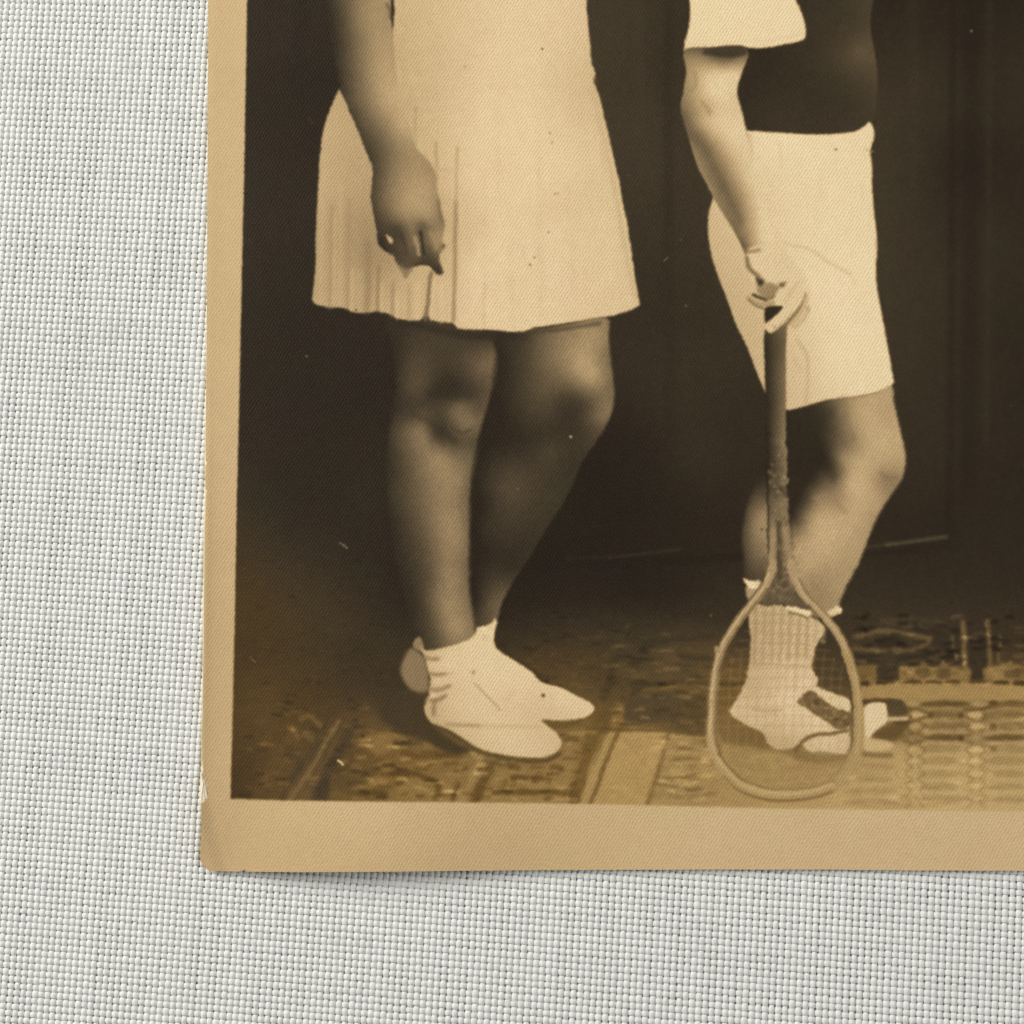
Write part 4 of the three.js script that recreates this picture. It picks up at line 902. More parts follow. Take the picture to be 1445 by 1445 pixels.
fleck(5.1, 15.27, 0.303, 0.157, -0.084, -0.07);
fleck(4.36, 20.5, 0.489, 0.23, 0.11, -0.09);
fleck(3.66, 17.96, 0.417, 0.188, 0.099, -0.09);
fleck(3.54, 19.81, 0.344, 0.181, 0.11, -0.07);
fleck(6.82, 21.57, 0.419, 0.225, 0.111, -0.13);
fleck(2.85, 15.52, 0.345, 0.185, 0.043, 0.13);
fleck(9.15, 23.6, 0.509, 0.12, -0.09, 0.14);
fleck(2.87, 24.25, 0.464, 0.196, 0.005, -0.06);
fleck(12.67, 23.76, 0.515, 0.213, -0.021, 0.07);
fleck(14.03, 20.66, 0.259, 0.122, -0.03, 0.1);
fleck(10.87, 21.05, 0.499, 0.164, -0.07, -0.08);
fleck(12.57, 19.83, 0.291, 0.144, 0.036, 0.11);
fleck(9.9, 18.94, 0.182, 0.152, -0.101, 0.12);
fleck(2.93, 22.51, 0.261, 0.127, 0.043, -0.09);
fleck(9.64, 24.0, 0.223, 0.194, -0.1, -0.14);
fleck(4.26, 20.75, 0.45, 0.207, -0.038, -0.09);
fleck(10.12, 21.68, 0.433, 0.172, 0.074, -0.06);
fleck(14.71, 24.08, 0.323, 0.135, -0.101, -0.13);
fleck(14.48, 15.26, 0.294, 0.225, -0.083, 0.14);
fleck(4.24, 22.62, 0.411, 0.219, 0.053, 0.09);
fleck(14.37, 17.47, 0.226, 0.218, 0.112, 0.11);
fleck(6.62, 23.27, 0.378, 0.148, 0.005, 0.12);
fleck(14.65, 19.37, 0.203, 0.142, -0.098, 0.14);
fleck(11.25, 15.52, 0.239, 0.229, 0.032, -0.08);
fleck(14.99, 16.85, 0.335, 0.186, 0.08, 0.06);
fleck(8.52, 23.02, 0.411, 0.167, 0.02, -0.08);
fleck(7.63, 24.01, 0.461, 0.228, -0.111, 0.12);
fleck(10.9, 19.65, 0.337, 0.138, -0.113, 0.14);
fleck(13.38, 21.19, 0.37, 0.196, -0.058, 0.07);
fleck(9.93, 23.05, 0.388, 0.166, 0.02, 0.08);
fleck(26.65, 15.35, 0.501, 0.215, 0.089, -0.1);
fleck(33.49, 17.27, 0.441, 0.225, -0.043, 0.07);
fleck(27.15, 15.16, 0.208, 0.196, -0.036, -0.1);
fleck(29.45, 15.29, 0.307, 0.116, -0.001, 0.1);
fleck(29.99, 15.71, 0.194, 0.153, 0.032, -0.11);
fleck(27.11, 15.03, 0.329, 0.126, 0.07, -0.1);
fleck(24.73, 18.2, 0.242, 0.19, -0.092, 0.1);
fleck(29.21, 15.16, 0.343, 0.15, 0.079, 0.13);
fleck(31.2, 16.81, 0.33, 0.151, 0.039, -0.11);
fleck(31.42, 15.98, 0.457, 0.209, -0.075, 0.08);
fleck(33.5, 19.03, 0.182, 0.176, -0.036, 0.13);
fleck(24.96, 16.84, 0.407, 0.129, 0.112, 0.08);
fleck(31.26, 19.36, 0.439, 0.231, 0.029, -0.12);
fleck(28.68, 16.69, 0.317, 0.162, 0.059, -0.1);
fleck(30.69, 15.17, 0.346, 0.161, -0.034, -0.13);
fleck(34.09, 17.61, 0.255, 0.188, -0.089, -0.1);
fleck(27.05, 18.65, 0.24, 0.192, 0.043, -0.08);
fleck(33.4, 15.26, 0.276, 0.227, 0.028, 0.12);
fleck(27.11, 18.56, 0.357, 0.173, -0.108, -0.1);
fleck(26.81, 16.28, 0.244, 0.184, -0.06, 0.09);
fleck(33.89, 18.49, 0.278, 0.216, 0.083, 0.07);
fleck(32.19, 15.3, 0.494, 0.125, -0.016, 0.11);
fleck(29.86, 16.17, 0.398, 0.225, 0.094, 0.11);
fleck(24.43, 18.09, 0.205, 0.137, 0.113, -0.07);
fleck(32.16, 15.03, 0.378, 0.225, -0.054, -0.12);
fleck(28.64, 17.87, 0.212, 0.171, 0.106, -0.1);
fleck(28.97, 20.39, 0.389, 0.217, 0.115, 0.1);
fleck(28.34, 16.28, 0.401, 0.196, 0.027, -0.06);
fleck(26.77, 17.28, 0.373, 0.163, -0.027, 0.12);
fleck(26.39, 16.97, 0.26, 0.203, 0.113, 0.13);
fleck(27.67, 16.87, 0.182, 0.213, 0.051, 0.12);
fleck(26.23, 15.59, 0.186, 0.127, -0.054, -0.09);
fleck(28.85, 17.98, 0.284, 0.189, -0.021, 0.11);
fleck(31.67, 19.89, 0.393, 0.18, 0.037, 0.13);
fleck(26.59, 19.99, 0.254, 0.187, 0.023, 0.09);
fleck(26.57, 16.78, 0.443, 0.179, 0.112, 0.1);
fleck(32.71, 18.21, 0.295, 0.166, -0.095, 0.07);
fleck(34.23, 18.17, 0.243, 0.222, -0.102, -0.12);
fleck(28.22, 15.76, 0.38, 0.199, 0.061, 0.1);
fleck(31.37, 18.99, 0.37, 0.18, 0.113, -0.12);
fleck(32.4, 17.15, 0.352, 0.119, 0.06, 0.1);
fleck(25.99, 17.66, 0.393, 0.22, 0.038, 0.13);
fleck(31.06, 15.04, 0.209, 0.122, -0.009, 0.1);
fleck(27.84, 15.12, 0.439, 0.125, -0.046, -0.11);
fleck(28.11, 15.81, 0.27, 0.158, 0.009, -0.1);
fleck(28.36, 18.19, 0.449, 0.189, 0.078, -0.07);
fleck(33.42, 20.24, 0.397, 0.119, -0.072, -0.1);
fleck(24.59, 16.56, 0.46, 0.216, -0.067, 0.11);
fleck(33.09, 18.51, 0.251, 0.171, -0.043, 0.13);
fleck(27.13, 16.04, 0.351, 0.158, 0.011, 0.07);
fleck(27.72, 15.06, 0.328, 0.166, 0.076, -0.1);
fleck(27.8, 17.05, 0.443, 0.153, 0.082, 0.09);
fleck(31.5, 19.12, 0.191, 0.197, -0.102, -0.06);
fleck(27.85, 20.16, 0.518, 0.186, 0.084, -0.12);
fleck(33.39, 18.07, 0.389, 0.181, -0.106, -0.11);
fleck(28.99, 18.61, 0.275, 0.182, -0.034, 0.06);
fleck(27.31, 15.29, 0.18, 0.159, -0.019, -0.08);
fleck(32.78, 19.75, 0.338, 0.176, -0.044, 0.11);
fleck(28.45, 17.62, 0.31, 0.175, -0.007, -0.08);
fleck(28.24, 18.76, 0.4, 0.121, -0.01, -0.09);
fleck(29.88, 15.29, 0.336, 0.159, 0.103, -0.09);
fleck(33.1, 17.32, 0.52, 0.223, 0.078, -0.07);
fleck(27.68, 17.44, 0.323, 0.181, -0.107, 0.1);
fleck(25.07, 14.92, 0.521, 0.118, -0.082, 0.12);
fleck(28.79, 16.24, 0.52, 0.22, 0.021, -0.1);
fleck(28.96, 19.44, 0.488, 0.195, -0.066, 0.11);
fleck(34.18, 15.89, 0.496, 0.188, -0.113, -0.11);
fleck(27.43, 19.06, 0.236, 0.22, 0.005, -0.08);
fleck(31.54, 15.88, 0.439, 0.123, -0.108, -0.12);
fleck(31.71, 16.88, 0.484, 0.191, 0.113, 0.13);
fleck(27.51, 16.29, 0.215, 0.117, 0.043, 0.09);
fleck(26.84, 15.84, 0.424, 0.138, -0.001, -0.08);
fleck(33.48, 18.83, 0.41, 0.124, -0.073, -0.09);
fleck(30.95, 15.22, 0.216, 0.19, 0.035, 0.13);
fleck(24.38, 18.64, 0.318, 0.185, -0.088, 0.06);
fleck(34.14, 20.22, 0.304, 0.155, -0.082, -0.07);
fleck(30.91, 20.32, 0.399, 0.189, -0.012, 0.12);
fleck(32.96, 19.95, 0.186, 0.138, -0.007, 0.11);
fleck(31.91, 16.26, 0.426, 0.122, 0.076, -0.08);
fleck(33.26, 16.98, 0.259, 0.192, -0.083, -0.07);
fleck(39.95, 15.88, 0.991, 0.231, -0.063, -0.15);
fleck(33.69, 17.6, 0.849, 0.17, -0.077, 0.19);
fleck(38.03, 15.62, 0.375, 0.146, -0.045, -0.15);
fleck(32.15, 15.94, 1.065, 0.231, -0.025, 0.29);
fleck(35.15, 17.45, 0.908, 0.199, 0.048, -0.17);
fleck(34.03, 16.23, 1.16, 0.16, 0.054, -0.23);
fleck(34.78, 12.02, 0.51, 0.226, -0.088, 0.28);
fleck(36.91, 15.74, 1.127, 0.276, 0.018, 0.3);
fleck(37.28, 12.21, 1.128, 0.166, -0.022, -0.14);
fleck(32.55, 12.64, 0.839, 0.186, -0.041, 0.15);
fleck(38.9, 15.1, 1.151, 0.184, -0.031, -0.22);
fleck(35.12, 16.48, 0.821, 0.252, -0.09, -0.23);
fleck(35.81, 13.67, 0.733, 0.149, -0.016, -0.26);
fleck(35.78, 17.11, 0.704, 0.243, -0.054, 0.16);
fleck(38.28, 13.06, 0.76, 0.235, 0.096, -0.14);
fleck(37.53, 13.98, 0.659, 0.268, 0.011, -0.22);
fleck(39.76, 13.42, 0.342, 0.16, -0.108, 0.24);
fleck(34.12, 16.53, 0.688, 0.267, 0.103, -0.24);
fleck(33.93, 18.25, 0.317, 0.169, -0.101, 0.14);
fleck(38.63, 13.95, 0.591, 0.163, 0.04, 0.28);
fleck(36.71, 14.32, 1.043, 0.244, 0.11, 0.2);
fleck(35.47, 16.31, 0.475, 0.21, 0.082, 0.23);
fleck(36.14, 14.65, 0.342, 0.164, 0.025, -0.3);
fleck(34.37, 12.55, 0.688, 0.219, 0.071, 0.29);
fleck(39.46, 13.34, 0.886, 0.27, -0.098, -0.13);
fleck(32.71, 15.47, 0.882, 0.167, -0.082, 0.14);
fleck(33.27, 16.73, 0.857, 0.191, -0.027, -0.25);
fleck(33.44, 18.42, 0.415, 0.169, -0.09, -0.22);
fleck(34.75, 17.28, 0.45, 0.288, -0.051, -0.18);
fleck(38.31, 17.35, 0.386, 0.151, 0.035, 0.19);
fleck(38.12, 11.61, 1.013, 0.278, -0.075, 0.17);
fleck(33.72, 11.64, 0.852, 0.156, 0.099, 0.23);
fleck(37.85, 16.05, 1.079, 0.261, -0.107, -0.15);
fleck(39.63, 14.37, 1.045, 0.182, 0.012, 0.28);
fleck(34.16, 14.02, 0.502, 0.243, 0.086, -0.2);
fleck(32.85, 17.56, 0.439, 0.265, -0.001, 0.19);
fleck(33.48, 15.69, 1.141, 0.233, -0.086, 0.19);
fleck(35.05, 13.62, 0.649, 0.199, 0.034, 0.2);
fleck(34.21, 14.27, 0.891, 0.168, -0.049, -0.17);
fleck(32.88, 16.09, 0.987, 0.279, -0.046, 0.23);
fleck(39.86, 13.24, 0.754, 0.237, 0.008, 0.16);
fleck(34.87, 11.93, 0.704, 0.175, -0.049, 0.27);
fleck(35.91, 16.16, 0.473, 0.228, 0.065, 0.15);
fleck(32.7, 17.55, 0.982, 0.233, -0.113, 0.2);
fleck(34.61, 14.81, 0.741, 0.209, -0.056, -0.18);
fleck(38.95, 11.6, 0.792, 0.164, 0.072, -0.15);
fleck(36.08, 13.56, 0.447, 0.235, -0.047, 0.22);
fleck(39.66, 11.78, 0.952, 0.239, -0.006, 0.24);
fleck(36.32, 17.25, 0.651, 0.22, 0.05, 0.14);
fleck(32.46, 17.36, 0.431, 0.285, -0.044, 0.15);
fleck(36.67, 17.17, 0.839, 0.234, -0.092, 0.26);
fleck(36.47, 18.42, 0.372, 0.274, -0.1, 0.24);
fleck(38.1, 13.48, 0.449, 0.193, 0.036, 0.2);
fleck(37.47, 16.51, 0.384, 0.165, -0.07, 0.12);
fleck(38.69, 11.12, 0.622, 0.168, 0.076, 0.15);
fleck(38.57, 12.82, 1.108, 0.176, -0.088, -0.2);
fleck(32.78, 11.68, 0.295, 0.268, 0.095, -0.16);
fleck(37.8, 13.62, 0.968, 0.209, -0.01, 0.26);
fleck(36.09, 12.54, 1.12, 0.273, 0.11, -0.15);
fleck(36.56, 14.53, 1.101, 0.225, 0.092, -0.27);
fleck(34.62, 18.21, 0.612, 0.191, -0.084, 0.18);
fleck(34.81, 17.06, 0.678, 0.257, -0.073, -0.16);
fleck(35.83, 15.62, 0.37, 0.268, -0.106, 0.18);
fleck(38.4, 14.92, 0.519, 0.263, 0.098, 0.29);
fleck(33.42, 11.48, 1.155, 0.174, 0.071, -0.2);
fleck(32.66, 11.73, 0.803, 0.192, -0.096, 0.28);
fleck(32.47, 14.65, 0.54, 0.188, -0.019, -0.23);
fleck(32.63, 12.35, 0.505, 0.252, -0.037, -0.21);
fleck(34.51, 12.68, 0.527, 0.188, 0.099, 0.19);
fleck(32.43, 15.05, 0.798, 0.261, -0.095, -0.12);
fleck(36.54, 6.79, 0.57, 0.239, 0.022, -0.09);
fleck(38.17, 8.37, 0.371, 0.157, 0.066, 0.07);
fleck(37.05, 8.65, 0.712, 0.258, 0.046, -0.12);
fleck(38.2, 8.28, 0.887, 0.206, 0.074, -0.13);
fleck(38.2, 6.46, 0.869, 0.249, 0.023, -0.09);
fleck(36.57, 5.85, 0.873, 0.162, 0.059, 0.07);
fleck(39.44, 7.42, 0.75, 0.184, 0.092, 0.14);
fleck(37.06, 6.7, 0.424, 0.228, 0.054, -0.11);
fleck(36.2, 7.08, 0.76, 0.174, -0.077, 0.14);
fleck(37.83, 9.97, 0.603, 0.224, -0.091, 0.09);
fleck(38.16, 8.01, 0.473, 0.182, -0.112, -0.12);
fleck(39.87, 9.6, 0.797, 0.227, 0.036, 0.09);
fleck(36.29, 10.49, 0.544, 0.23, 0.079, -0.12);
fleck(36.4, 10.09, 0.424, 0.247, 0.011, 0.15);
fleck(38.97, 5.74, 0.789, 0.232, 0.062, 0.15);
fleck(38.92, 7.58, 1.039, 0.161, -0.056, -0.08);
fleck(36.36, 6.86, 0.384, 0.227, -0.021, 0.11);
fleck(39.09, 10.22, 1.126, 0.243, -0.106, -0.11);
fleck(36.07, 6.83, 0.893, 0.225, 0.082, -0.12);
fleck(37.47, 7.12, 0.944, 0.153, 0.093, 0.1);
fleck(37.85, 9.56, 0.982, 0.209, -0.091, -0.15);
fleck(39.49, 6.0, 0.476, 0.258, 0.074, -0.12);
fleck(39.68, 10.49, 0.915, 0.23, 0.026, 0.07);
fleck(37.39, 7.39, 1.269, 0.244, 0.012, -0.12);
fleck(39.39, 7.56, 1.242, 0.24, 0.114, 0.13);
fleck(38.49, 7.58, 0.507, 0.243, -0.031, -0.06);
fleck(38.58, 6.44, 1.265, 0.214, 0.082, -0.1);
fleck(37.58, 6.11, 0.359, 0.183, -0.035, 0.09);
fleck(39.71, 10.27, 0.884, 0.232, 0.057, -0.11);
fleck(39.37, 8.48, 0.665, 0.259, -0.071, 0.08);
fleck(37.21, 10.52, 1.182, 0.179, -0.003, 0.12);
fleck(37.66, 8.8, 1.18, 0.256, 0.064, -0.14);
fleck(36.1, 6.88, 0.47, 0.232, 0.079, -0.13);
fleck(37.8, 10.05, 0.78, 0.19, -0.044, 0.07);
fleck(39.46, 8.39, 1.032, 0.148, -0.094, -0.09);
fleck(37.26, 7.55, 0.967, 0.251, 0.114, 0.14);
fleck(38.5, 8.8, 1.103, 0.201, 0.003, -0.08);
fleck(38.41, 6.98, 1.116, 0.161, 0.08, 0.14);
fleck(37.83, 8.11, 0.599, 0.221, -0.115, 0.12);
fleck(39.04, 10.01, 1.002, 0.184, 0.063, -0.1);
fleck(37.07, 7.96, 0.616, 0.249, -0.035, 0.09);
fleck(35.89, 9.63, 1.245, 0.233, 0.112, 0.07);
fleck(36.1, 9.77, 0.918, 0.218, 0.106, 0.08);
fleck(35.96, 10.16, 1.137, 0.164, 0.019, 0.09);
fleck(37.22, 5.83, 1.118, 0.207, -0.092, -0.09);
fleck(38.11, 7.49, 0.576, 0.16, -0.041, -0.08);
fleck(40.11, 9.81, 1.201, 0.253, 0.01, -0.13);
fleck(36.8, 6.33, 0.507, 0.225, -0.116, 0.14);
fleck(36.06, 6.25, 1.231, 0.173, 0.082, -0.07);
fleck(36.11, 7.91, 0.76, 0.239, -0.055, -0.08);
fleck(39.33, 8.62, 0.352, 0.21, 0.009, 0.15);
fleck(36.84, 7.11, 0.534, 0.201, -0.051, -0.11);
fleck(39.63, 8.87, 0.841, 0.151, 0.03, 0.14);
fleck(40.17, 8.64, 0.507, 0.23, 0.103, -0.15);
fleck(37.94, 9.38, 0.671, 0.244, 0.077, 0.07);
fleck(36.46, 7.37, 0.473, 0.214, 0.033, -0.11);
fleck(37.62, 8.33, 0.834, 0.219, -0.079, 0.14);
fleck(38.04, 9.65, 1.028, 0.242, -0.043, -0.07);
fleck(37.92, 6.77, 1.266, 0.179, -0.016, 0.13);
fleck(39.88, 6.19, 0.602, 0.217, -0.101, -0.11);
fleck(55.89, 17.79, 0.925, 0.255, -0.005, -0.29);
fleck(57.05, 16.57, 0.573, 0.153, 0.067, 0.3);
fleck(60.48, 17.23, 0.378, 0.219, 0.036, -0.16);
fleck(59.03, 16.67, 0.845, 0.226, -0.079, 0.32);
fleck(63.37, 17.46, 0.656, 0.225, -0.111, 0.22);
fleck(63.33, 16.59, 0.669, 0.183, -0.105, 0.22);
fleck(53.78, 16.29, 0.422, 0.148, -0.11, 0.17);
fleck(58.67, 19.76, 0.448, 0.235, 0.096, 0.28);
fleck(54.54, 17.69, 0.417, 0.253, 0.072, -0.32);
fleck(63.52, 18.48, 0.663, 0.183, 0.034, 0.29);
fleck(58.67, 16.88, 0.449, 0.155, -0.072, -0.32);
fleck(53.59, 18.06, 0.857, 0.146, 0.03, -0.26);
fleck(59.18, 16.26, 0.663, 0.192, -0.028, 0.19);
fleck(62.33, 17.36, 0.751, 0.178, -0.11, 0.16);
fleck(61.62, 19.29, 0.479, 0.275, 0.075, -0.27);
fleck(58.31, 17.7, 0.442, 0.163, -0.014, -0.33);
fleck(58.62, 18.7, 0.622, 0.211, -0.075, -0.28);
fleck(61.84, 17.21, 0.295, 0.241, -0.075, -0.26);
fleck(61.44, 17.2, 0.792, 0.214, -0.084, 0.24);
fleck(54.72, 17.83, 0.355, 0.281, -0.047, 0.25);
fleck(54.86, 16.9, 0.529, 0.208, 0.055, -0.21);
fleck(57.72, 19.27, 0.622, 0.195, -0.08, 0.15);
fleck(58.86, 19.75, 0.75, 0.235, 0.066, 0.34);
fleck(62.01, 17.96, 0.72, 0.198, 0.081, 0.15);
fleck(60.26, 17.24, 0.564, 0.286, -0.004, -0.22);
fleck(55.0, 17.47, 0.308, 0.168, 0.072, -0.17);
fleck(64.06, 17.83, 0.347, 0.27, -0.115, -0.32);
fleck(59.42, 18.11, 0.585, 0.169, -0.034, 0.19);
fleck(59.08, 16.83, 0.919, 0.264, -0.115, 0.2);
fleck(58.87, 16.19, 0.464, 0.225, 0.085, -0.32);
fleck(55.63, 18.93, 0.606, 0.21, -0.068, -0.22);
fleck(54.64, 17.54, 0.687, 0.214, 0.069, -0.18);
fleck(58.19, 16.1, 0.505, 0.182, 0.049, 0.24);
fleck(58.98, 16.04, 0.689, 0.201, 0.116, 0.22);
fleck(57.92, 17.62, 0.641, 0.227, 0.105, -0.15);
fleck(51.28, 16.08, 0.324, 0.264, -0.052, -0.3);
fleck(52.46, 16.31, 0.586, 0.285, -0.04, -0.22);
fleck(61.79, 18.0, 0.685, 0.251, -0.06, -0.32);
fleck(54.24, 17.27, 0.529, 0.215, -0.091, 0.23);
fleck(57.55, 19.06, 0.806, 0.185, 0.02, -0.26);
fleck(55.47, 19.62, 0.545, 0.16, -0.114, 0.29);
fleck(55.42, 16.04, 0.928, 0.212, 0.002, -0.19);
fleck(63.96, 16.98, 0.838, 0.161, -0.106, -0.18);
fleck(61.12, 18.81, 0.576, 0.167, 0.042, -0.23);
fleck(60.26, 17.76, 0.827, 0.26, -0.059, -0.31);
fleck(54.06, 19.53, 0.69, 0.182, -0.114, 0.22);
fleck(63.35, 16.7, 0.58, 0.257, -0.002, 0.19);
fleck(61.17, 18.27, 0.499, 0.205, -0.1, 0.31);
fleck(55.76, 19.0, 0.797, 0.189, 0.077, 0.29);
fleck(56.4, 18.86, 0.449, 0.232, -0.016, 0.24);
fleck(60.42, 18.41, 0.605, 0.233, 0.059, 0.33);
fleck(60.73, 17.98, 0.39, 0.237, -0.089, -0.31);
fleck(52.88, 16.98, 0.647, 0.189, 0.053, 0.27);
fleck(61.13, 19.64, 0.334, 0.179, 0.065, -0.23);
fleck(58.58, 19.75, 0.409, 0.221, -0.064, -0.19);
fleck(57.54, 16.82, 0.558, 0.238, 0.018, 0.22);
fleck(58.01, 16.62, 0.854, 0.289, 0.076, -0.26);
fleck(54.9, 19.57, 0.698, 0.167, -0.015, 0.22);
fleck(55.1, 18.92, 0.736, 0.274, -0.042, 0.24);
fleck(58.64, 19.57, 0.866, 0.148, 0.012, 0.23);
fleck(59.6, 18.11, 0.491, 0.266, -0.019, 0.21);
fleck(54.79, 19.8, 0.595, 0.284, -0.084, -0.3);
fleck(51.38, 18.78, 0.854, 0.155, -0.047, -0.32);
fleck(60.91, 16.37, 0.435, 0.194, 0.056, -0.23);
fleck(63.86, 16.88, 0.676, 0.241, 0.02, 0.33);
fleck(58.5, 17.07, 0.849, 0.171, -0.048, -0.26);
fleck(59.91, 16.18, 0.32, 0.283, -0.008, -0.31);
fleck(52.88, 17.87, 0.673, 0.184, 0.019, -0.23);
fleck(58.69, 18.48, 0.386, 0.182, -0.089, -0.27);
fleck(60.26, 18.08, 0.816, 0.166, -0.029, 0.19);
fleck(55.62, 16.41, 0.831, 0.181, 0.105, 0.17);
fleck(53.13, 17.05, 0.537, 0.2, -0.038, 0.19);
fleck(59.75, 19.21, 0.476, 0.259, -0.055, -0.22);
fleck(62.5, 16.1, 0.742, 0.268, 0.096, 0.22);
fleck(52.01, 17.58, 0.524, 0.193, 0.028, -0.33);
fleck(61.45, 17.95, 0.297, 0.251, -0.104, -0.17);
fleck(54.17, 17.29, 0.685, 0.205, 0.106, 0.19);
fleck(62.19, 17.8, 0.503, 0.192, -0.102, -0.3);
fleck(61.25, 17.4, 0.817, 0.249, 0.08, -0.26);
fleck(54.17, 18.4, 0.559, 0.246, -0.03, -0.27);
fleck(57.4, 16.31, 0.632, 0.244, -0.079, 0.3);
fleck(57.93, 17.89, 0.53, 0.149, 0.075, 0.18);
fleck(59.59, 16.15, 0.628, 0.272, 0.049, 0.33);
fleck(64.05, 16.23, 0.639, 0.252, 0.024, 0.16);
fleck(57.03, 16.25, 0.929, 0.223, -0.114, -0.3);
fleck(55.33, 18.34, 0.444, 0.191, 0.059, 0.22);
fleck(51.94, 19.84, 0.314, 0.285, 0.088, -0.25);
fleck(52.47, 17.24, 0.57, 0.234, -0.021, 0.23);
fleck(61.81, 17.24, 0.604, 0.179, 0.078, -0.29);
fleck(63.77, 17.43, 0.911, 0.257, -0.039, 0.21);
fleck(56.96, 16.95, 0.732, 0.17, 0.093, -0.31);
fleck(60.12, 17.88, 0.341, 0.241, 0.1, 0.19);
fleck(62.8, 19.62, 0.493, 0.278, -0.0, -0.31);
fleck(56.19, 17.12, 0.892, 0.214, -0.091, -0.23);
fleck(54.63, 19.2, 0.41, 0.17, -0.107, -0.27);
fleck(63.5, 18.84, 0.561, 0.212, 0.099, 0.33);
fleck(61.59, 17.15, 0.903, 0.187, -0.096, -0.16);
fleck(53.39, 17.0, 0.801, 0.236, 0.032, -0.34);
fleck(58.45, 17.04, 0.693, 0.201, -0.088, -0.19);
fleck(62.31, 16.88, 0.537, 0.262, -0.025, 0.14);
fleck(55.32, 19.18, 0.903, 0.151, -0.079, -0.29);
fleck(52.13, 18.82, 0.837, 0.286, 0.095, -0.25);
fleck(58.46, 16.97, 0.833, 0.21, -0.007, -0.23);
fleck(59.42, 18.12, 0.795, 0.231, 0.103, 0.23);
fleck(62.43, 17.92, 0.784, 0.189, -0.009, -0.17);
fleck(56.82, 17.29, 0.429, 0.185, -0.032, 0.25);
fleck(51.85, 18.62, 0.794, 0.255, 0.078, -0.27);
fleck(51.4, 16.19, 0.596, 0.27, 0.03, 0.23);
fleck(51.52, 19.66, 0.678, 0.233, 0.01, -0.24);
fleck(52.25, 18.17, 0.373, 0.226, 0.016, 0.21);
fleck(59.82, 15.09, 0.361, 0.198, -0.056, -0.17);
fleck(55.97, 15.22, 0.526, 0.199, 0.061, 0.16);
fleck(54.54, 15.46, 0.524, 0.157, -0.075, -0.14);
fleck(60.93, 14.52, 0.479, 0.219, -0.002, 0.11);
fleck(52.53, 15.94, 0.638, 0.171, -0.114, 0.11);
fleck(56.95, 14.8, 0.683, 0.152, -0.006, 0.07);
fleck(55.46, 14.58, 0.548, 0.152, -0.098, -0.12);
fleck(59.27, 15.75, 0.592, 0.176, -0.048, -0.13);
fleck(59.3, 14.78, 0.496, 0.16, -0.083, -0.11);
fleck(60.43, 15.38, 0.519, 0.18, -0.089, -0.08);
fleck(53.91, 14.57, 0.509, 0.196, -0.023, 0.16);
fleck(63.28, 15.13, 0.238, 0.187, 0.057, -0.12);
fleck(63.16, 15.45, 0.521, 0.163, -0.01, -0.15);
fleck(55.19, 15.46, 0.418, 0.206, 0.02, 0.14);
fleck(60.2, 15.52, 0.257, 0.219, -0.012, -0.12);
fleck(51.53, 14.51, 0.532, 0.183, 0.046, -0.14);
fleck(59.02, 15.73, 0.457, 0.225, -0.057, -0.13);
fleck(53.58, 16.02, 0.511, 0.193, -0.085, 0.16);
fleck(53.83, 14.68, 0.377, 0.198, 0.027, 0.13);
fleck(54.18, 15.66, 0.272, 0.15, 0.019, -0.14);
fleck(54.72, 15.79, 0.443, 0.189, 0.02, 0.11);
fleck(55.1, 15.45, 0.264, 0.167, -0.112, 0.14);
fleck(60.59, 15.51, 0.45, 0.163, 0.116, 0.11);
fleck(61.15, 14.83, 0.396, 0.21, -0.035, -0.16);
fleck(54.87, 15.35, 0.247, 0.187, 0.069, -0.14);
fleck(60.47, 14.58, 0.555, 0.21, 0.044, 0.13);
fleck(54.96, 14.54, 0.321, 0.189, -0.044, 0.14);
fleck(53.8, 16.02, 0.521, 0.18, 0.042, 0.11);
fleck(56.13, 14.55, 0.385, 0.193, -0.013, -0.13);
fleck(63.89, 15.21, 0.638, 0.183, 0.073, 0.16);
fleck(51.98, 14.45, 0.331, 0.166, 0.074, -0.14);
fleck(53.18, 14.61, 0.335, 0.222, 0.036, -0.08);
fleck(52.77, 15.94, 0.245, 0.188, 0.001, 0.17);
fleck(63.71, 14.76, 0.276, 0.2, 0.056, 0.1);
fleck(54.77, 14.52, 0.549, 0.199, -0.03, -0.08);
fleck(61.63, 14.93, 0.29, 0.19, 0.112, 0.08);
fleck(52.21, 14.99, 0.58, 0.192, 0.024, 0.09);
fleck(57.65, 14.59, 0.469, 0.215, 0.102, -0.13);
fleck(51.52, 14.46, 0.344, 0.171, 0.009, -0.08);
fleck(60.0, 15.51, 0.641, 0.151, -0.074, 0.13);
fleck(51.17, 15.11, 0.264, 0.217, 0.024, -0.13);
fleck(53.51, 14.92, 0.582, 0.22, 0.08, -0.18);
fleck(56.77, 15.8, 0.272, 0.194, -0.064, 0.14);
fleck(58.55, 15.35, 0.286, 0.165, -0.006, -0.16);
fleck(52.59, 14.9, 0.521, 0.157, 0.007, -0.08);
fleck(57.88, 14.6, 0.44, 0.22, -0.023, 0.13);
fleck(61.3, 15.63, 0.252, 0.148, -0.035, 0.16);
fleck(61.63, 15.32, 0.452, 0.196, -0.057, 0.12);
fleck(60.44, 15.61, 0.33, 0.155, -0.11, -0.09);
fleck(51.59, 15.12, 0.343, 0.168, -0.074, -0.15);
fleck(52.79, 14.63, 0.32, 0.173, 0.002, -0.16);
fleck(51.28, 14.67, 0.245, 0.175, -0.017, -0.11);
fleck(51.24, 15.06, 0.498, 0.181, -0.102, 0.08);
fleck(53.94, 15.33, 0.347, 0.232, 0.05, 0.08);
fleck(58.6, 14.5, 0.584, 0.191, -0.022, -0.12);
fleck(63.99, 14.65, 0.613, 0.166, 0.113, -0.08);
fleck(63.51, 15.68, 0.603, 0.21, 0.038, -0.18);
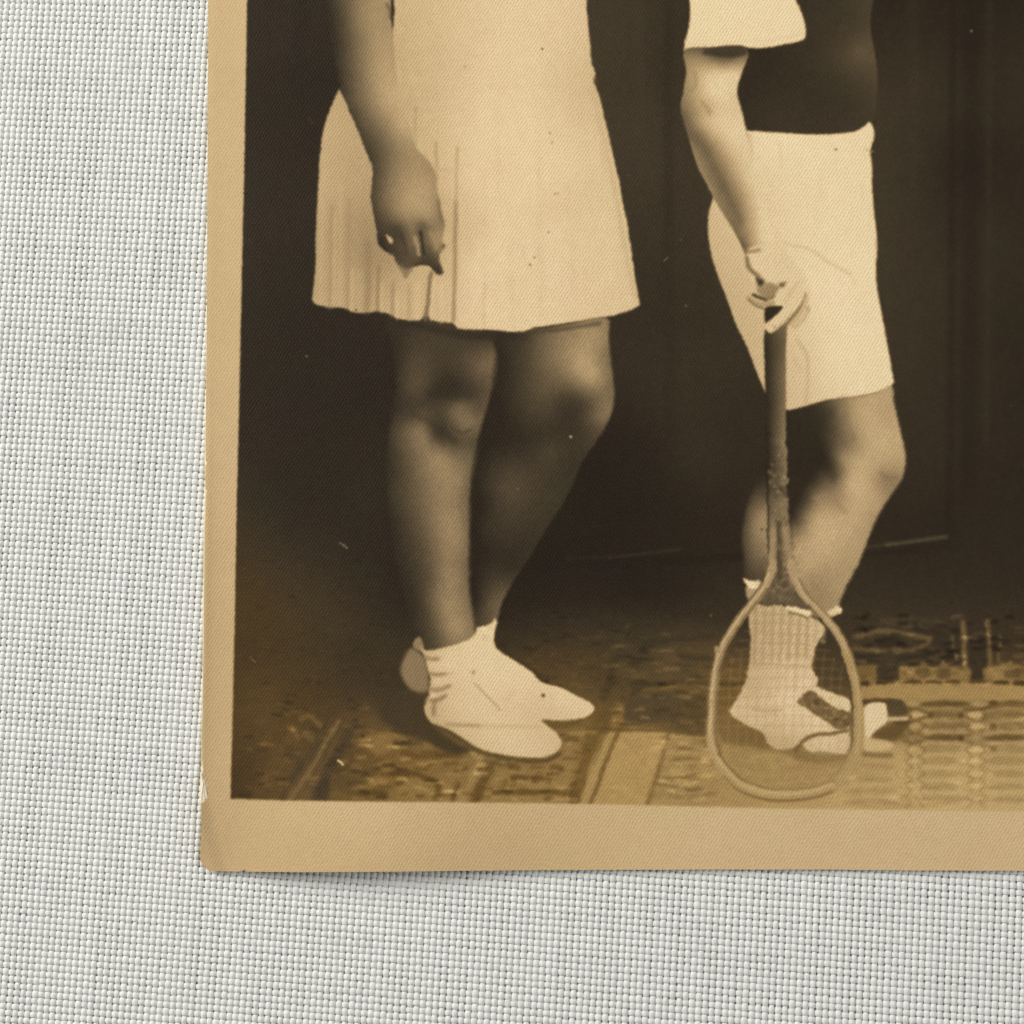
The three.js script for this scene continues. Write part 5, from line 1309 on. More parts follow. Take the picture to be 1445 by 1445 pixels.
fleck(55.16, 14.95, 0.58, 0.189, -0.096, -0.11);
fleck(53.34, 14.68, 0.395, 0.173, -0.105, 0.14);
fleck(56.63, 14.88, 0.604, 0.157, 0.11, 0.17);
fleck(63.56, 11.95, 0.667, 0.175, 0.076, 0.08);
fleck(63.85, 11.95, 0.411, 0.204, -0.098, 0.07);
fleck(62.19, 12.73, 0.849, 0.131, 0.089, 0.07);
fleck(63.31, 11.82, 0.636, 0.196, -0.03, 0.09);
fleck(54.95, 10.14, 0.63, 0.198, -0.066, -0.05);
fleck(56.88, 12.31, 0.771, 0.183, 0.106, -0.05);
fleck(57.99, 11.85, 0.76, 0.153, -0.095, 0.05);
fleck(57.15, 11.94, 0.58, 0.204, 0.114, -0.09);
fleck(61.34, 10.05, 0.747, 0.127, -0.022, 0.09);
fleck(55.68, 10.25, 0.299, 0.22, -0.105, -0.06);
fleck(60.39, 10.14, 0.533, 0.135, -0.105, 0.08);
fleck(59.2, 11.65, 0.519, 0.222, -0.103, -0.07);
fleck(62.07, 10.66, 0.292, 0.199, 0.001, -0.06);
fleck(63.13, 13.13, 0.704, 0.145, 0.052, -0.05);
fleck(58.03, 12.75, 0.754, 0.192, -0.026, 0.09);
fleck(63.78, 11.46, 0.919, 0.128, 0.095, 0.09);
fleck(62.72, 11.34, 0.824, 0.147, -0.028, 0.1);
fleck(60.38, 11.16, 0.471, 0.127, -0.04, -0.08);
fleck(57.76, 10.17, 0.413, 0.193, -0.098, -0.05);
fleck(61.84, 12.78, 0.686, 0.196, 0.098, -0.09);
fleck(61.37, 12.33, 0.651, 0.193, -0.11, 0.04);
fleck(63.44, 11.56, 0.622, 0.199, 0.074, -0.07);
fleck(58.07, 11.22, 0.424, 0.15, -0.063, 0.05);
fleck(59.24, 12.91, 0.923, 0.207, 0.039, 0.05);
fleck(54.5, 11.6, 0.595, 0.12, -0.089, -0.04);
fleck(55.06, 10.86, 0.607, 0.12, -0.115, -0.1);
fleck(55.62, 10.25, 0.373, 0.218, -0.113, -0.07);
fleck(61.84, 11.99, 0.595, 0.231, -0.097, 0.09);
fleck(61.61, 10.07, 0.781, 0.198, -0.018, 0.07);
fleck(58.67, 13.22, 0.84, 0.199, -0.004, 0.09);
fleck(61.1, 12.56, 0.839, 0.117, 0.102, 0.05);
fleck(55.44, 12.97, 0.679, 0.14, 0.03, -0.09);
fleck(63.05, 11.14, 0.312, 0.15, -0.023, 0.1);
fleck(59.4, 10.39, 0.748, 0.211, 0.005, -0.09);
fleck(55.82, 10.52, 0.253, 0.198, 0.073, -0.05);
fleck(57.69, 10.57, 0.738, 0.232, -0.029, -0.07);
fleck(59.05, 10.06, 0.683, 0.119, -0.017, 0.09);
fleck(58.3, 11.82, 0.395, 0.215, -0.042, -0.09);
fleck(57.16, 13.11, 0.706, 0.124, -0.023, 0.09);
fleck(58.92, 11.44, 0.798, 0.156, -0.009, -0.05);
fleck(54.53, 10.57, 0.248, 0.16, -0.026, -0.09);
fleck(61.48, 12.5, 0.482, 0.205, 0.037, -0.05);
fleck(60.77, 11.22, 0.413, 0.17, -0.043, 0.09);
fleck(56.18, 11.03, 0.329, 0.148, 0.105, 0.08);
fleck(58.71, 11.71, 0.859, 0.135, -0.026, -0.09);
fleck(59.56, 12.61, 0.639, 0.22, 0.067, -0.06);
fleck(59.01, 10.09, 0.546, 0.228, 0.066, -0.07);
fleck(57.94, 12.88, 0.291, 0.163, -0.011, 0.06);
fleck(55.21, 12.18, 0.468, 0.199, 0.032, 0.09);
fleck(59.15, 10.21, 0.408, 0.116, -0.069, 0.09);
fleck(61.44, 12.88, 0.606, 0.191, 0.037, 0.07);
fleck(61.38, 12.93, 0.37, 0.16, 0.02, 0.04);
fleck(59.19, 11.53, 0.633, 0.149, -0.002, -0.08);
fleck(63.34, 11.33, 0.54, 0.159, 0.058, 0.08);
fleck(57.6, 10.01, 0.526, 0.199, -0.11, 0.08);
fleck(57.13, 11.6, 0.348, 0.168, 0.077, -0.1);
fleck(59.53, 10.63, 0.645, 0.165, 0.095, -0.09);
fleck(59.08, 10.42, 0.621, 0.146, -0.02, 0.1);
fleck(58.92, 10.33, 0.503, 0.199, 0.039, -0.07);
fleck(58.33, 10.88, 0.303, 0.18, 0.069, -0.06);
fleck(62.61, 11.42, 0.68, 0.191, 0.061, 0.06);
fleck(55.15, 10.68, 0.239, 0.188, -0.106, -0.08);
fleck(61.04, 11.56, 0.705, 0.167, -0.049, -0.08);
fleck(59.49, 11.51, 0.589, 0.188, 0.065, 0.08);
fleck(58.83, 10.54, 0.679, 0.129, -0.097, 0.04);
fleck(62.15, 13.03, 0.663, 0.18, 0.112, -0.05);
fleck(60.45, 12.46, 0.485, 0.156, -0.086, 0.06);
fleck(60.66, 13.15, 0.443, 0.199, 0.017, -0.07);
fleck(63.47, 12.22, 0.539, 0.214, -0.109, -0.07);
fleck(56.46, 12.0, 0.479, 0.137, 0.054, 0.05);
fleck(62.81, 13.26, 0.267, 0.157, -0.089, -0.08);
fleck(56.39, 11.79, 0.89, 0.13, -0.046, 0.09);
fleck(60.72, 12.72, 0.641, 0.229, -0.102, -0.04);
fleck(63.65, 12.62, 0.645, 0.173, 0.099, -0.1);
fleck(56.96, 13.21, 0.642, 0.169, -0.046, 0.04);
fleck(61.03, 12.01, 0.817, 0.174, 0.083, -0.06);
fleck(59.28, 10.94, 0.311, 0.221, 0.08, -0.05);
fleck(56.92, 11.49, 0.888, 0.226, 0.097, 0.07);
fleck(61.63, 11.86, 0.692, 0.149, -0.07, -0.08);
fleck(56.87, 10.28, 0.315, 0.178, 0.057, 0.06);
fleck(54.39, 11.57, 0.676, 0.121, 0.022, -0.06);
fleck(57.3, 9.99, 0.245, 0.129, -0.06, -0.06);
fleck(55.87, 10.35, 0.392, 0.183, 0.008, 0.07);
fleck(59.05, 11.11, 0.739, 0.195, -0.006, 0.1);
fleck(57.55, 13.26, 0.448, 0.146, 0.063, -0.05);
fleck(62.75, 10.95, 0.278, 0.118, 0.024, -0.07);
fleck(58.24, 11.61, 0.628, 0.222, 0.023, 0.09);
fleck(62.85, 12.17, 0.59, 0.128, 0.064, -0.05);
fleck(54.34, 10.09, 0.536, 0.13, -0.037, -0.06);
fleck(59.55, 10.34, 0.613, 0.167, 0.103, 0.07);
fleck(62.18, 9.89, 1.403, 0.234, -0.055, -0.04);
fleck(58.21, 8.11, 0.777, 0.245, 0.033, 0.03);
fleck(56.7, 9.81, 1.022, 0.173, 0.072, -0.04);
fleck(58.92, 8.69, 0.842, 0.204, -0.052, 0.04);
fleck(53.49, 5.86, 1.062, 0.211, 0.087, 0.04);
fleck(57.24, 5.48, 0.568, 0.221, 0.008, 0.04);
fleck(53.59, 6.77, 0.861, 0.146, 0.051, -0.04);
fleck(61.25, 9.25, 0.887, 0.254, 0.106, -0.04);
fleck(55.93, 6.33, 1.394, 0.17, 0.071, 0.04);
fleck(55.51, 9.9, 0.476, 0.251, 0.09, -0.02);
fleck(53.59, 5.42, 1.146, 0.234, 0.014, -0.04);
fleck(61.24, 6.68, 1.3, 0.245, -0.038, -0.04);
fleck(56.97, 6.94, 0.671, 0.182, 0.111, 0.03);
fleck(56.15, 7.32, 0.594, 0.251, -0.037, -0.03);
fleck(60.96, 9.33, 1.277, 0.182, -0.077, 0.03);
fleck(51.84, 8.98, 1.392, 0.19, 0.018, 0.04);
fleck(60.99, 6.31, 1.006, 0.247, 0.073, 0.03);
fleck(50.54, 9.55, 0.69, 0.147, -0.018, 0.02);
fleck(61.19, 6.87, 0.939, 0.225, -0.103, 0.03);
fleck(54.9, 7.0, 0.482, 0.161, 0.042, -0.03);
fleck(54.7, 6.24, 1.005, 0.178, -0.021, 0.03);
fleck(60.07, 8.7, 0.76, 0.25, 0.001, 0.04);
fleck(55.24, 6.8, 1.509, 0.156, 0.081, 0.03);
fleck(50.55, 6.32, 1.167, 0.246, -0.021, -0.04);
fleck(56.67, 6.24, 0.591, 0.206, 0.059, -0.05);
fleck(60.23, 9.48, 0.804, 0.213, 0.078, 0.04);
fleck(60.67, 5.65, 1.48, 0.149, 0.098, -0.04);
fleck(52.16, 5.53, 0.617, 0.243, -0.112, 0.05);
fleck(63.53, 6.9, 0.99, 0.159, 0.033, 0.03);
fleck(50.3, 8.65, 0.935, 0.243, -0.029, -0.03);
fleck(61.96, 5.45, 0.889, 0.184, -0.031, -0.02);
fleck(52.25, 5.39, 1.239, 0.187, -0.108, 0.02);
fleck(56.93, 8.7, 1.252, 0.152, 0.093, 0.02);
fleck(53.77, 6.03, 0.53, 0.174, 0.111, 0.04);
fleck(57.16, 5.71, 0.689, 0.213, 0.084, 0.04);
fleck(59.33, 9.4, 0.635, 0.215, 0.085, 0.03);
fleck(60.63, 6.9, 1.223, 0.204, 0.052, 0.04);
fleck(60.43, 6.77, 1.309, 0.226, -0.089, 0.03);
fleck(54.34, 5.36, 1.005, 0.211, 0.012, -0.04);
fleck(57.46, 9.04, 1.394, 0.246, 0.063, -0.02);
fleck(54.56, 8.4, 0.556, 0.189, -0.031, 0.03);
fleck(50.56, 9.23, 1.175, 0.189, -0.015, 0.03);
fleck(61.14, 9.72, 0.702, 0.174, 0.012, -0.04);
fleck(59.55, 7.45, 0.85, 0.154, -0.011, -0.04);
fleck(61.48, 9.78, 0.514, 0.206, -0.075, 0.02);
fleck(55.03, 5.13, 0.689, 0.175, -0.065, -0.02);
fleck(51.45, 9.26, 0.783, 0.228, -0.073, 0.03);
fleck(60.85, 7.65, 0.654, 0.204, -0.107, 0.05);
fleck(55.28, 5.84, 0.999, 0.175, 0.061, -0.04);
fleck(63.44, 5.69, 1.471, 0.24, 0.042, -0.03);
fleck(61.69, 9.02, 0.921, 0.148, 0.057, -0.03);
fleck(58.69, 6.91, 0.543, 0.239, 0.017, 0.03);
fleck(59.45, 7.25, 1.216, 0.169, 0.04, -0.02);
fleck(56.54, 6.59, 1.189, 0.254, -0.024, -0.05);
fleck(59.13, 9.0, 0.972, 0.216, 0.025, 0.02);
fleck(52.09, 6.95, 0.65, 0.162, 0.056, 0.04);
fleck(55.29, 5.64, 1.098, 0.259, 0.093, 0.03);
fleck(52.39, 6.73, 0.568, 0.153, 0.083, -0.02);
fleck(58.75, 8.24, 0.694, 0.242, -0.115, -0.03);
fleck(57.5, 5.2, 0.602, 0.233, -0.11, 0.04);
fleck(50.89, 9.84, 1.334, 0.244, -0.054, -0.02);
fleck(50.11, 5.66, 0.805, 0.17, -0.067, 0.03);
fleck(50.6, 7.98, 0.8, 0.205, 0.054, -0.04);
fleck(60.51, 7.57, 1.053, 0.198, -0.076, 0.02);
fleck(58.51, 7.02, 1.488, 0.25, 0.072, 0.03);
fleck(50.05, 7.37, 1.443, 0.245, -0.001, 0.04);
fleck(55.57, 9.79, 0.601, 0.181, 0.08, -0.04);
fleck(53.65, 5.82, 0.641, 0.194, -0.078, 0.04);
fleck(51.82, 7.85, 0.921, 0.149, -0.067, -0.02);
fleck(50.18, 7.41, 1.196, 0.244, 0.08, 0.05);
fleck(33.88, 13.76, 0.352, 0.166, 0.048, -0.22);
fleck(30.94, 15.86, 0.376, 0.255, 0.051, -0.1);
fleck(23.47, 16.71, 0.355, 0.236, -0.09, -0.1);
fleck(29.3, 13.07, 0.808, 0.174, 0.097, -0.14);
fleck(31.34, 18.17, 0.288, 0.258, -0.056, -0.13);
fleck(26.72, 18.68, 0.635, 0.186, -0.063, -0.12);
fleck(29.04, 16.01, 0.388, 0.154, 0.056, -0.1);
fleck(31.65, 13.83, 0.243, 0.179, 0.078, 0.21);
fleck(29.99, 18.14, 0.625, 0.191, -0.054, 0.18);
fleck(23.42, 19.72, 0.357, 0.223, 0.107, -0.2);
fleck(26.4, 15.13, 0.701, 0.221, 0.025, -0.22);
fleck(26.79, 14.78, 0.811, 0.198, -0.086, -0.2);
fleck(27.2, 14.7, 0.24, 0.262, -0.101, -0.2);
fleck(25.57, 17.46, 0.371, 0.26, 0.113, -0.14);
fleck(26.19, 17.34, 0.744, 0.262, 0.111, -0.19);
fleck(24.43, 18.82, 0.248, 0.155, -0.106, 0.12);
fleck(31.69, 14.07, 0.598, 0.154, -0.088, -0.13);
fleck(27.0, 18.76, 0.459, 0.204, -0.009, 0.13);
fleck(28.67, 18.38, 0.479, 0.251, 0.054, -0.11);
fleck(23.76, 14.22, 0.335, 0.226, -0.097, 0.21);
fleck(31.06, 18.25, 0.61, 0.259, -0.001, 0.12);
fleck(23.64, 15.49, 0.357, 0.183, 0.058, -0.11);
fleck(34.15, 15.1, 0.465, 0.21, 0.036, 0.16);
fleck(24.05, 15.22, 0.337, 0.2, -0.062, -0.19);
fleck(32.85, 18.67, 0.711, 0.187, -0.093, -0.2);
fleck(23.29, 17.04, 0.519, 0.245, 0.099, 0.15);
fleck(32.76, 13.03, 0.325, 0.176, -0.086, 0.21);
fleck(29.34, 14.6, 0.512, 0.15, 0.052, 0.16);
fleck(31.42, 18.67, 0.284, 0.162, -0.09, 0.22);
fleck(31.92, 19.74, 0.258, 0.179, -0.003, 0.1);
fleck(26.54, 15.96, 0.741, 0.261, -0.076, 0.11);
fleck(28.7, 13.41, 0.746, 0.208, 0.033, 0.22);
fleck(25.4, 15.58, 0.588, 0.203, -0.05, 0.12);
fleck(23.7, 17.65, 0.373, 0.253, -0.005, -0.15);
fleck(27.15, 17.94, 0.529, 0.181, 0.004, -0.19);
fleck(24.43, 19.36, 0.447, 0.158, 0.025, 0.13);
fleck(28.86, 14.0, 0.308, 0.167, 0.071, -0.21);
fleck(32.49, 18.49, 0.638, 0.209, -0.013, 0.1);
fleck(29.85, 14.34, 0.325, 0.244, -0.076, 0.1);
fleck(25.85, 16.45, 0.299, 0.238, 0.035, 0.18);
fleck(28.53, 19.8, 0.636, 0.23, 0.073, -0.15);
fleck(28.77, 13.49, 0.264, 0.257, -0.06, 0.12);
fleck(33.11, 15.99, 0.436, 0.254, 0.077, -0.14);
fleck(31.04, 17.69, 0.674, 0.179, -0.019, -0.21);
fleck(33.1, 13.51, 0.265, 0.153, 0.001, -0.22);
fleck(27.19, 14.9, 0.337, 0.205, 0.085, -0.16);
fleck(24.84, 18.27, 0.371, 0.181, -0.007, 0.12);
fleck(31.43, 18.19, 0.778, 0.173, -0.047, 0.2);
fleck(24.66, 13.35, 0.258, 0.146, 0.006, -0.15);
fleck(30.48, 15.78, 0.664, 0.252, 0.109, -0.11);
fleck(42.18, 13.18, 0.788, 0.21, -0.04, -0.08);
fleck(42.41, 13.69, 0.611, 0.209, 0.058, -0.14);
fleck(41.42, 16.34, 0.552, 0.227, -0.051, 0.09);
fleck(41.76, 15.97, 0.885, 0.151, 0.091, -0.14);
fleck(42.12, 15.99, 0.306, 0.171, 0.035, 0.07);
fleck(41.51, 16.01, 0.331, 0.182, 0.107, -0.09);
fleck(41.62, 18.01, 0.556, 0.169, -0.017, -0.07);
fleck(42.82, 15.48, 0.648, 0.15, 0.104, 0.13);
fleck(42.75, 15.64, 0.781, 0.226, -0.078, -0.08);
fleck(42.18, 17.02, 0.556, 0.184, 0.083, 0.11);
fleck(41.85, 14.14, 0.802, 0.163, -0.007, 0.07);
fleck(42.73, 15.05, 0.347, 0.231, 0.051, 0.12);
fleck(41.69, 14.86, 0.572, 0.215, -0.038, 0.11);
fleck(41.8, 15.75, 0.744, 0.243, 0.073, -0.12);
fleck(42.62, 17.87, 0.4, 0.176, 0.095, 0.13);
fleck(42.64, 15.72, 0.521, 0.202, -0.055, -0.11);
fleck(42.75, 14.26, 0.484, 0.256, -0.09, 0.08);
fleck(42.88, 16.81, 0.662, 0.238, 0.116, 0.08);
fleck(42.65, 12.76, 0.293, 0.258, 0.035, -0.07);
fleck(42.15, 16.05, 0.843, 0.186, -0.023, 0.1);
fleck(42.17, 17.54, 0.706, 0.219, -0.104, -0.12);
fleck(42.73, 17.83, 0.703, 0.241, 0.063, -0.09);
fleck(41.84, 17.85, 0.843, 0.192, -0.057, 0.11);
fleck(41.25, 15.72, 0.921, 0.16, -0.072, -0.06);
fleck(42.05, 14.66, 0.887, 0.239, 0.011, 0.07);
fleck(40.84, 16.55, 0.736, 0.171, 0.013, -0.08);
soften([[1.77,20.53], [34.32,20.93], [68.97,20.75], [68.47,4.65], [2.01,5.18]], 0.581, 0.029);
mottle([[2.09,18.27], [23.19,18.75], [34.31,20.37], [52.9,20.56], [51.12,12.66], [48.84,5.1], [44.26,5.13], [23.2,5.48], [2.23,5.62]], 0.814, 0.09, 0.814, 0.349, 0.07);
mottle([[49.64,20.3], [68.97,20.75], [68.47,4.92], [48.84,5.05]], 0.814, 0.055, 0.93, 0.407, 0.041);
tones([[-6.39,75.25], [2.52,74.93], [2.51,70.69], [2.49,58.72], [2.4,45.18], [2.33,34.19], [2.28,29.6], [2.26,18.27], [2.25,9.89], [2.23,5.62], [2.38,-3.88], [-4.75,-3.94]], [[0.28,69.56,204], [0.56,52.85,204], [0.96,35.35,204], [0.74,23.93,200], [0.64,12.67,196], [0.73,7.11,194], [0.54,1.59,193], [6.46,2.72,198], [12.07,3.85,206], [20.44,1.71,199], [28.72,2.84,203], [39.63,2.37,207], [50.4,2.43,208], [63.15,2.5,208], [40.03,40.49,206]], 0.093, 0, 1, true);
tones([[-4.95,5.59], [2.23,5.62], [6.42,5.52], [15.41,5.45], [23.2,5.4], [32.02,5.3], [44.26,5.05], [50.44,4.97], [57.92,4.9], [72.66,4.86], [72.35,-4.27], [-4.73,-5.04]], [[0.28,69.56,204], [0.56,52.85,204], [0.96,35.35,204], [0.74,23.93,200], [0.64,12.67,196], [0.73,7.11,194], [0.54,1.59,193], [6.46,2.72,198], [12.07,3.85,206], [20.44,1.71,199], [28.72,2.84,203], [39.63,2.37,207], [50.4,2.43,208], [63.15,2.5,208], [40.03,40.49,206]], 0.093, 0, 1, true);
area([[14.24,13.5], [16.2,13.89], [17.61,13.5], [18.29,11.45], [19.86,10.19], [21.2,9.47], [19.86,9.03], [17.63,10.13], [15.38,11.01], [13.97,12.11]], 66, 0.349, 0.4, 0.9, false);
// legs under the skirt
tones([[23.17,44.21], [26.12,42.9], [28.84,43.13], [32.05,43.53], [32.16,41.93], [32.32,40.16], [32.53,38.39], [32.58,37.31], [32.41,36.13], [31.84,34.83], [30.88,33.32], [29.98,31.97], [29.13,29.95], [28.35,28.61], [27.06,26.55], [25.65,24.26], [24.48,22.54], [23.53,20.65], [23.14,19.31], [21.51,18.2], [20.67,20.44], [20.65,29.42], [21.36,37.36]], [[23.85,42.02,52], [25.72,41.87,73], [26.69,41.28,107], [28.27,41.48,139], [29.96,41.8,165], [31.26,42.23,167], [32.05,42.9,142], [32.04,40.62,126], [31.53,39.77,142], [30.57,39.96,185], [30.85,38.93,192], [29.95,39.06,167], [28.83,40.1,153], [27.7,39.55,119], [26.12,39.58,86], [24.99,39.59,64], [24.08,39.61,48], [27.13,37.85,93], [28.65,37.66,82], [29.78,37.35,80], [30.62,36.55,82], [31.41,37.67,132], [32.19,37.89,116], [31.9,36.42,135], [31.34,35.69,128], [30.72,35.41,98], [28.93,36.12,55], [27.24,36.14,73], [26.0,36.16,68], [24.42,36.18,48], [31.34,34.84,91], [30.05,34.85,66], [30.49,33.72,70], [27.69,34.43,59], [28.98,33.28,61], [26.56,33.88,54], [24.31,33.91,44], [23.18,35.06,40], [27.4,32.74,77], [26.0,32.19,61], [28.8,31.76,57], [24.42,31.64,70], [23.63,29.84,80], [25.43,30.39,75], [27.23,30.37,64], [28.24,29.91,61], [22.73,29.4,54], [22.06,28.28,42], [24.31,28.26,70], [26.11,28.24,64], [27.23,28.12,59], [22.62,27.03,59], [24.31,26.01,57], [25.54,25.16,54], [21.95,24.9,40], [23.19,24.34,50], [24.42,23.43,54], [23.3,22.1,84], [22.85,20.98,100], [22.41,20.32,91], [22.63,19.76,93], [21.85,20.99,48], [21.51,22.0,40], [21.39,23.79,40]], 0.203, 0, 1, false);
tones([[14.7,44.95], [14.96,40.9], [15.15,38.6], [14.87,36.6], [14.49,34.32], [14.39,31.75], [14.47,29.48], [14.65,28.06], [14.94,26.08], [15.35,23.83], [15.93,21.58], [16.51,19.34], [17.14,17.94], [17.48,16.99], [22.08,17.93], [21.57,18.59], [21.4,19.76], [21.11,21.83], [21.05,23.57], [21.05,25.92], [21.1,28.29], [21.26,30.66], [21.6,32.41], [21.77,33.83], [22.22,35.58], [22.67,37.23], [23.17,39.22], [23.23,40.65], [23.0,41.63], [23.4,44.21]], [[15.29,42.63,50], [16.9,42.6,64], [18.61,42.57,68], [20.61,42.53,61], [22.6,42.21,59], [21.75,40.79,89], [22.04,39.87,114], [22.61,40.49,114], [22.95,39.34,105], [20.9,39.66,84], [18.62,40.84,68], [17.6,38.56,75], [16.68,39.73,84], [16.64,38.12,86], [15.2,39.75,50], [15.32,38.02,57], [18.06,37.7,50], [19.89,37.5,50], [21.13,37.54,64], [22.5,37.58,89], [20.11,36.7,123], [19.89,36.01,116], [20.63,35.95,121], [21.36,36.17,100], [21.03,35.37,132], [19.1,34.43,61], [20.35,34.76,105], [20.07,34.3,93], [19.95,33.85,75], [20.63,33.84,89], [18.93,35.57,68], [17.61,36.16,86], [16.36,36.41,61], [18.19,34.44,52], [17.17,34.91,130], [17.62,34.22,142], [18.77,32.67,156], [16.49,32.87,105], [15.35,32.88,73], [14.56,32.32,50], [19.79,32.26,132], [20.92,32.82,112], [21.54,33.49,80], [17.64,30.58,126], [19.23,30.57,151], [20.47,30.55,142], [21.15,30.32,98], [15.83,30.04,82], [14.69,29.48,57], [17.65,28.32,119], [19.24,28.3,151], [20.25,27.73,149], [20.99,27.72,103], [16.18,27.2,73], [15.05,27.1,50], [15.4,25.52,54], [19.81,25.93,156], [20.66,25.48,132], [17.66,25.5,96], [16.54,24.38,68], [19.25,23.24,149], [20.1,23.68,142], [20.88,23.79,105], [17.9,23.25,89], [17.0,22.13,64], [16.1,22.7,50], [18.98,21.0,153], [20.11,21.0,151], [20.89,20.71,121], [17.69,20.45,73], [16.79,19.34,57], [19.55,19.05,160], [20.39,19.32,156], [21.18,18.76,139], [18.26,19.05,86], [17.7,17.94,66], [18.99,17.94,107], [19.83,18.32,153]], 0.233, 0, 1, false);
line([[17.83,37.82], [18.75,37.57], [20.06,37.44], [21.02,37.48]], 50, 0.349, 0.291, 0.55, 0);
line([[16.36,36.06], [17.5,35.59], [18.53,34.89], [19.33,34.2], [20.01,33.79]], 54, 0.349, 0.291, 0.5, 0);
line([[20.35,35.32], [20.91,35.26], [21.37,35.42]], 128, 0.233, 0.145, 0.6, 0);
line([[19.78,34.76], [20.46,34.53], [21.14,34.74]], 70, 0.233, 0.145, 0.5, 0);
line([[23.17,40.42], [22.78,37.34], [21.82,33.83], [21.37,31.68], [21.15,28.85]], 34, 0.291, 0.174, 0.45, 0);
line([[14.77,43.79], [17.47,43.05], [20.9,42.3], [25.44,42.22]], 46, 0.581, 0.291, 0.6, 0);
line([[25.56,42.45], [28.27,42.74], [31.43,43.14]], 70, 0.349, 0.174, 0.55, 0);
// pleated skirt
tones([[14.98,74.48], [14.78,69.08], [13.88,64.34], [11.85,62.61], [10.62,62.77], [10.3,62.96], [9.58,61.43], [9.02,59.67], [8.75,57.49], [8.63,55.13], [8.56,53.19], [8.47,50.73], [8.48,48.56], [8.37,46.82], [8.27,45.42], [8.71,45.06,1], [9.52,44.87], [9.89,44.9,1], [11.19,44.7,1], [11.51,44.43], [12.87,44.38], [13.61,44.51,1], [14.8,44.14,1], [15.06,43.87], [16.03,43.71], [17.06,43.69], [17.35,43.98,1], [17.69,43.97,1], [17.92,43.65], [19.64,43.42,1], [20.1,42.95,1], [21.35,42.81], [22.15,42.82], [23.85,42.65], [25.27,42.6], [26.12,42.9,1], [27.88,43.12], [30.93,43.55], [32.56,43.78], [33.86,44.13], [34.65,44.63,1], [34.32,46.59], [34.0,48.95], [33.73,51.0], [33.4,52.6], [33.02,54.87], [32.47,57.45], [31.97,59.68], [31.52,61.63], [31.01,63.11,1], [31.16,63.7], [30.91,64.53], [30.8,65.54], [30.66,67.31], [30.52,69.04], [30.43,73.92]], [[10.39,62.06,190], [9.83,59.71,194], [9.41,54.99,192], [9.06,50.31,184], [8.92,46.22,186], [11.01,58.49,188], [11.62,54.94,184], [12.35,50.82,168], [12.84,48.47,164], [11.45,47.92,180], [10.55,45.61,190], [13.43,45.55,190], [15.16,45.52,196], [16.3,46.95,200], [18.32,44.88,206], [19.17,47.76,204], [19.15,52.41,200], [17.39,58.32,206], [17.66,63.04,206], [16.19,66.65,204], [16.75,70.21,208], [19.68,66.54,216], [20.27,60.6,220], [21.15,54.7,224], [20.88,47.72,224], [21.46,44.25,226], [24.31,66.39,226], [26.6,61.6,226], [26.59,52.24,226], [24.31,44.19,228], [30.05,66.21,220], [30.61,63.24,212], [30.59,57.97,222], [31.7,52.12,224], [32.8,46.33,222], [34.2,44.87,220], [28.84,44.11,226]], 0.093, 0, 1, false);
line([[19.89,53.27], [19.82,48.33], [19.72,43.53]], 154, 0.291, 0.174, 0.87, 0);
line([[19.99,57.84], [19.89,52.98]], 184, 0.233, 0.174, 0.72, 0);
line([[17.91,47.5], [17.69,45.47], [17.46,43.74]], 122, 0.291, 0.14, 0.95, 0);
line([[18.14,47.09], [17.92,43.73]], 218, 0.233, 0.174, 0.72, 0);
line([[9.78,53.22], [9.77,48.54], [9.69,44.87]], 164, 0.291, 0.233, 0.72, 0);
line([[10.02,52.63], [9.98,44.92]], 200, 0.233, 0.203, 0.62, 0);
line([[11.17,53.77], [11.15,49.09], [11.14,44.79]], 162, 0.291, 0.233, 0.67, 0);
line([[11.51,47.92], [11.43,44.55]], 206, 0.233, 0.203, 0.62, 0);
line([[12.71,50.23], [12.79,47.02], [12.69,44.53]], 146, 0.523, 0.291, 0.67, 0);
line([[13.65,48.16], [13.6,46.13], [13.56,44.57]], 148, 0.291, 0.174, 0.77, 0);
line([[13.89,46.71], [13.9,44.39]], 208, 0.233, 0.174, 0.62, 0);
line([[14.81,46.8], [14.77,44.14]], 158, 0.291, 0.174, 0.72, 0);
line([[15.16,46.1], [15.17,43.84]], 214, 0.233, 0.174, 0.62, 0);
line([[16.13,46.55], [16.09,43.77]], 176, 0.291, 0.203, 0.67, 0);
line([[10.46,54.97], [10.5,45.03]], 204, 0.233, 0.233, 0.52, 0);
line([[11.92,47.91], [11.89,44.54]], 186, 0.291, 0.233, 0.52, 0);
line([[9.05,56.18], [8.93,45.35]], 202, 0.233, 0.233, 0.52, 0);
line([[16.88,46.65], [16.78,43.87]], 214, 0.349, 0.233, 0.62, 0);
line([[18.77,46.61], [18.72,43.6]], 216, 0.407, 0.233, 0.62, 0);
line([[19.27,50.66], [19.18,43.54]], 208, 0.233, 0.233, 0.52, 0);
line([[18.26,58.3], [18.33,55.24]], 168, 0.174, 0.145, 0.72, 0);
line([[16.57,61.29], [16.53,58.05]], 178, 0.174, 0.145, 0.72, 0);
line([[30.95,62.53], [31.85,58.52], [32.73,53.84], [33.6,48.61], [34.26,45.15]], 204, 0.349, 0.233, 0.7, 0);
line([[30.61,62.89], [31.45,59.11], [31.89,55.6]], 208, 0.233, 0.233, 0.5, 0);
line([[22.2,46.54], [22.15,42.97]], 208, 0.233, 0.203, 0.5, 0);
line([[22.24,55.26], [22.26,45.38]], 216, 0.233, 0.233, 0.4, 0);
line([[26.6,58.07], [26.8,44.15]], 218, 0.349, 0.291, 0.4, 0);
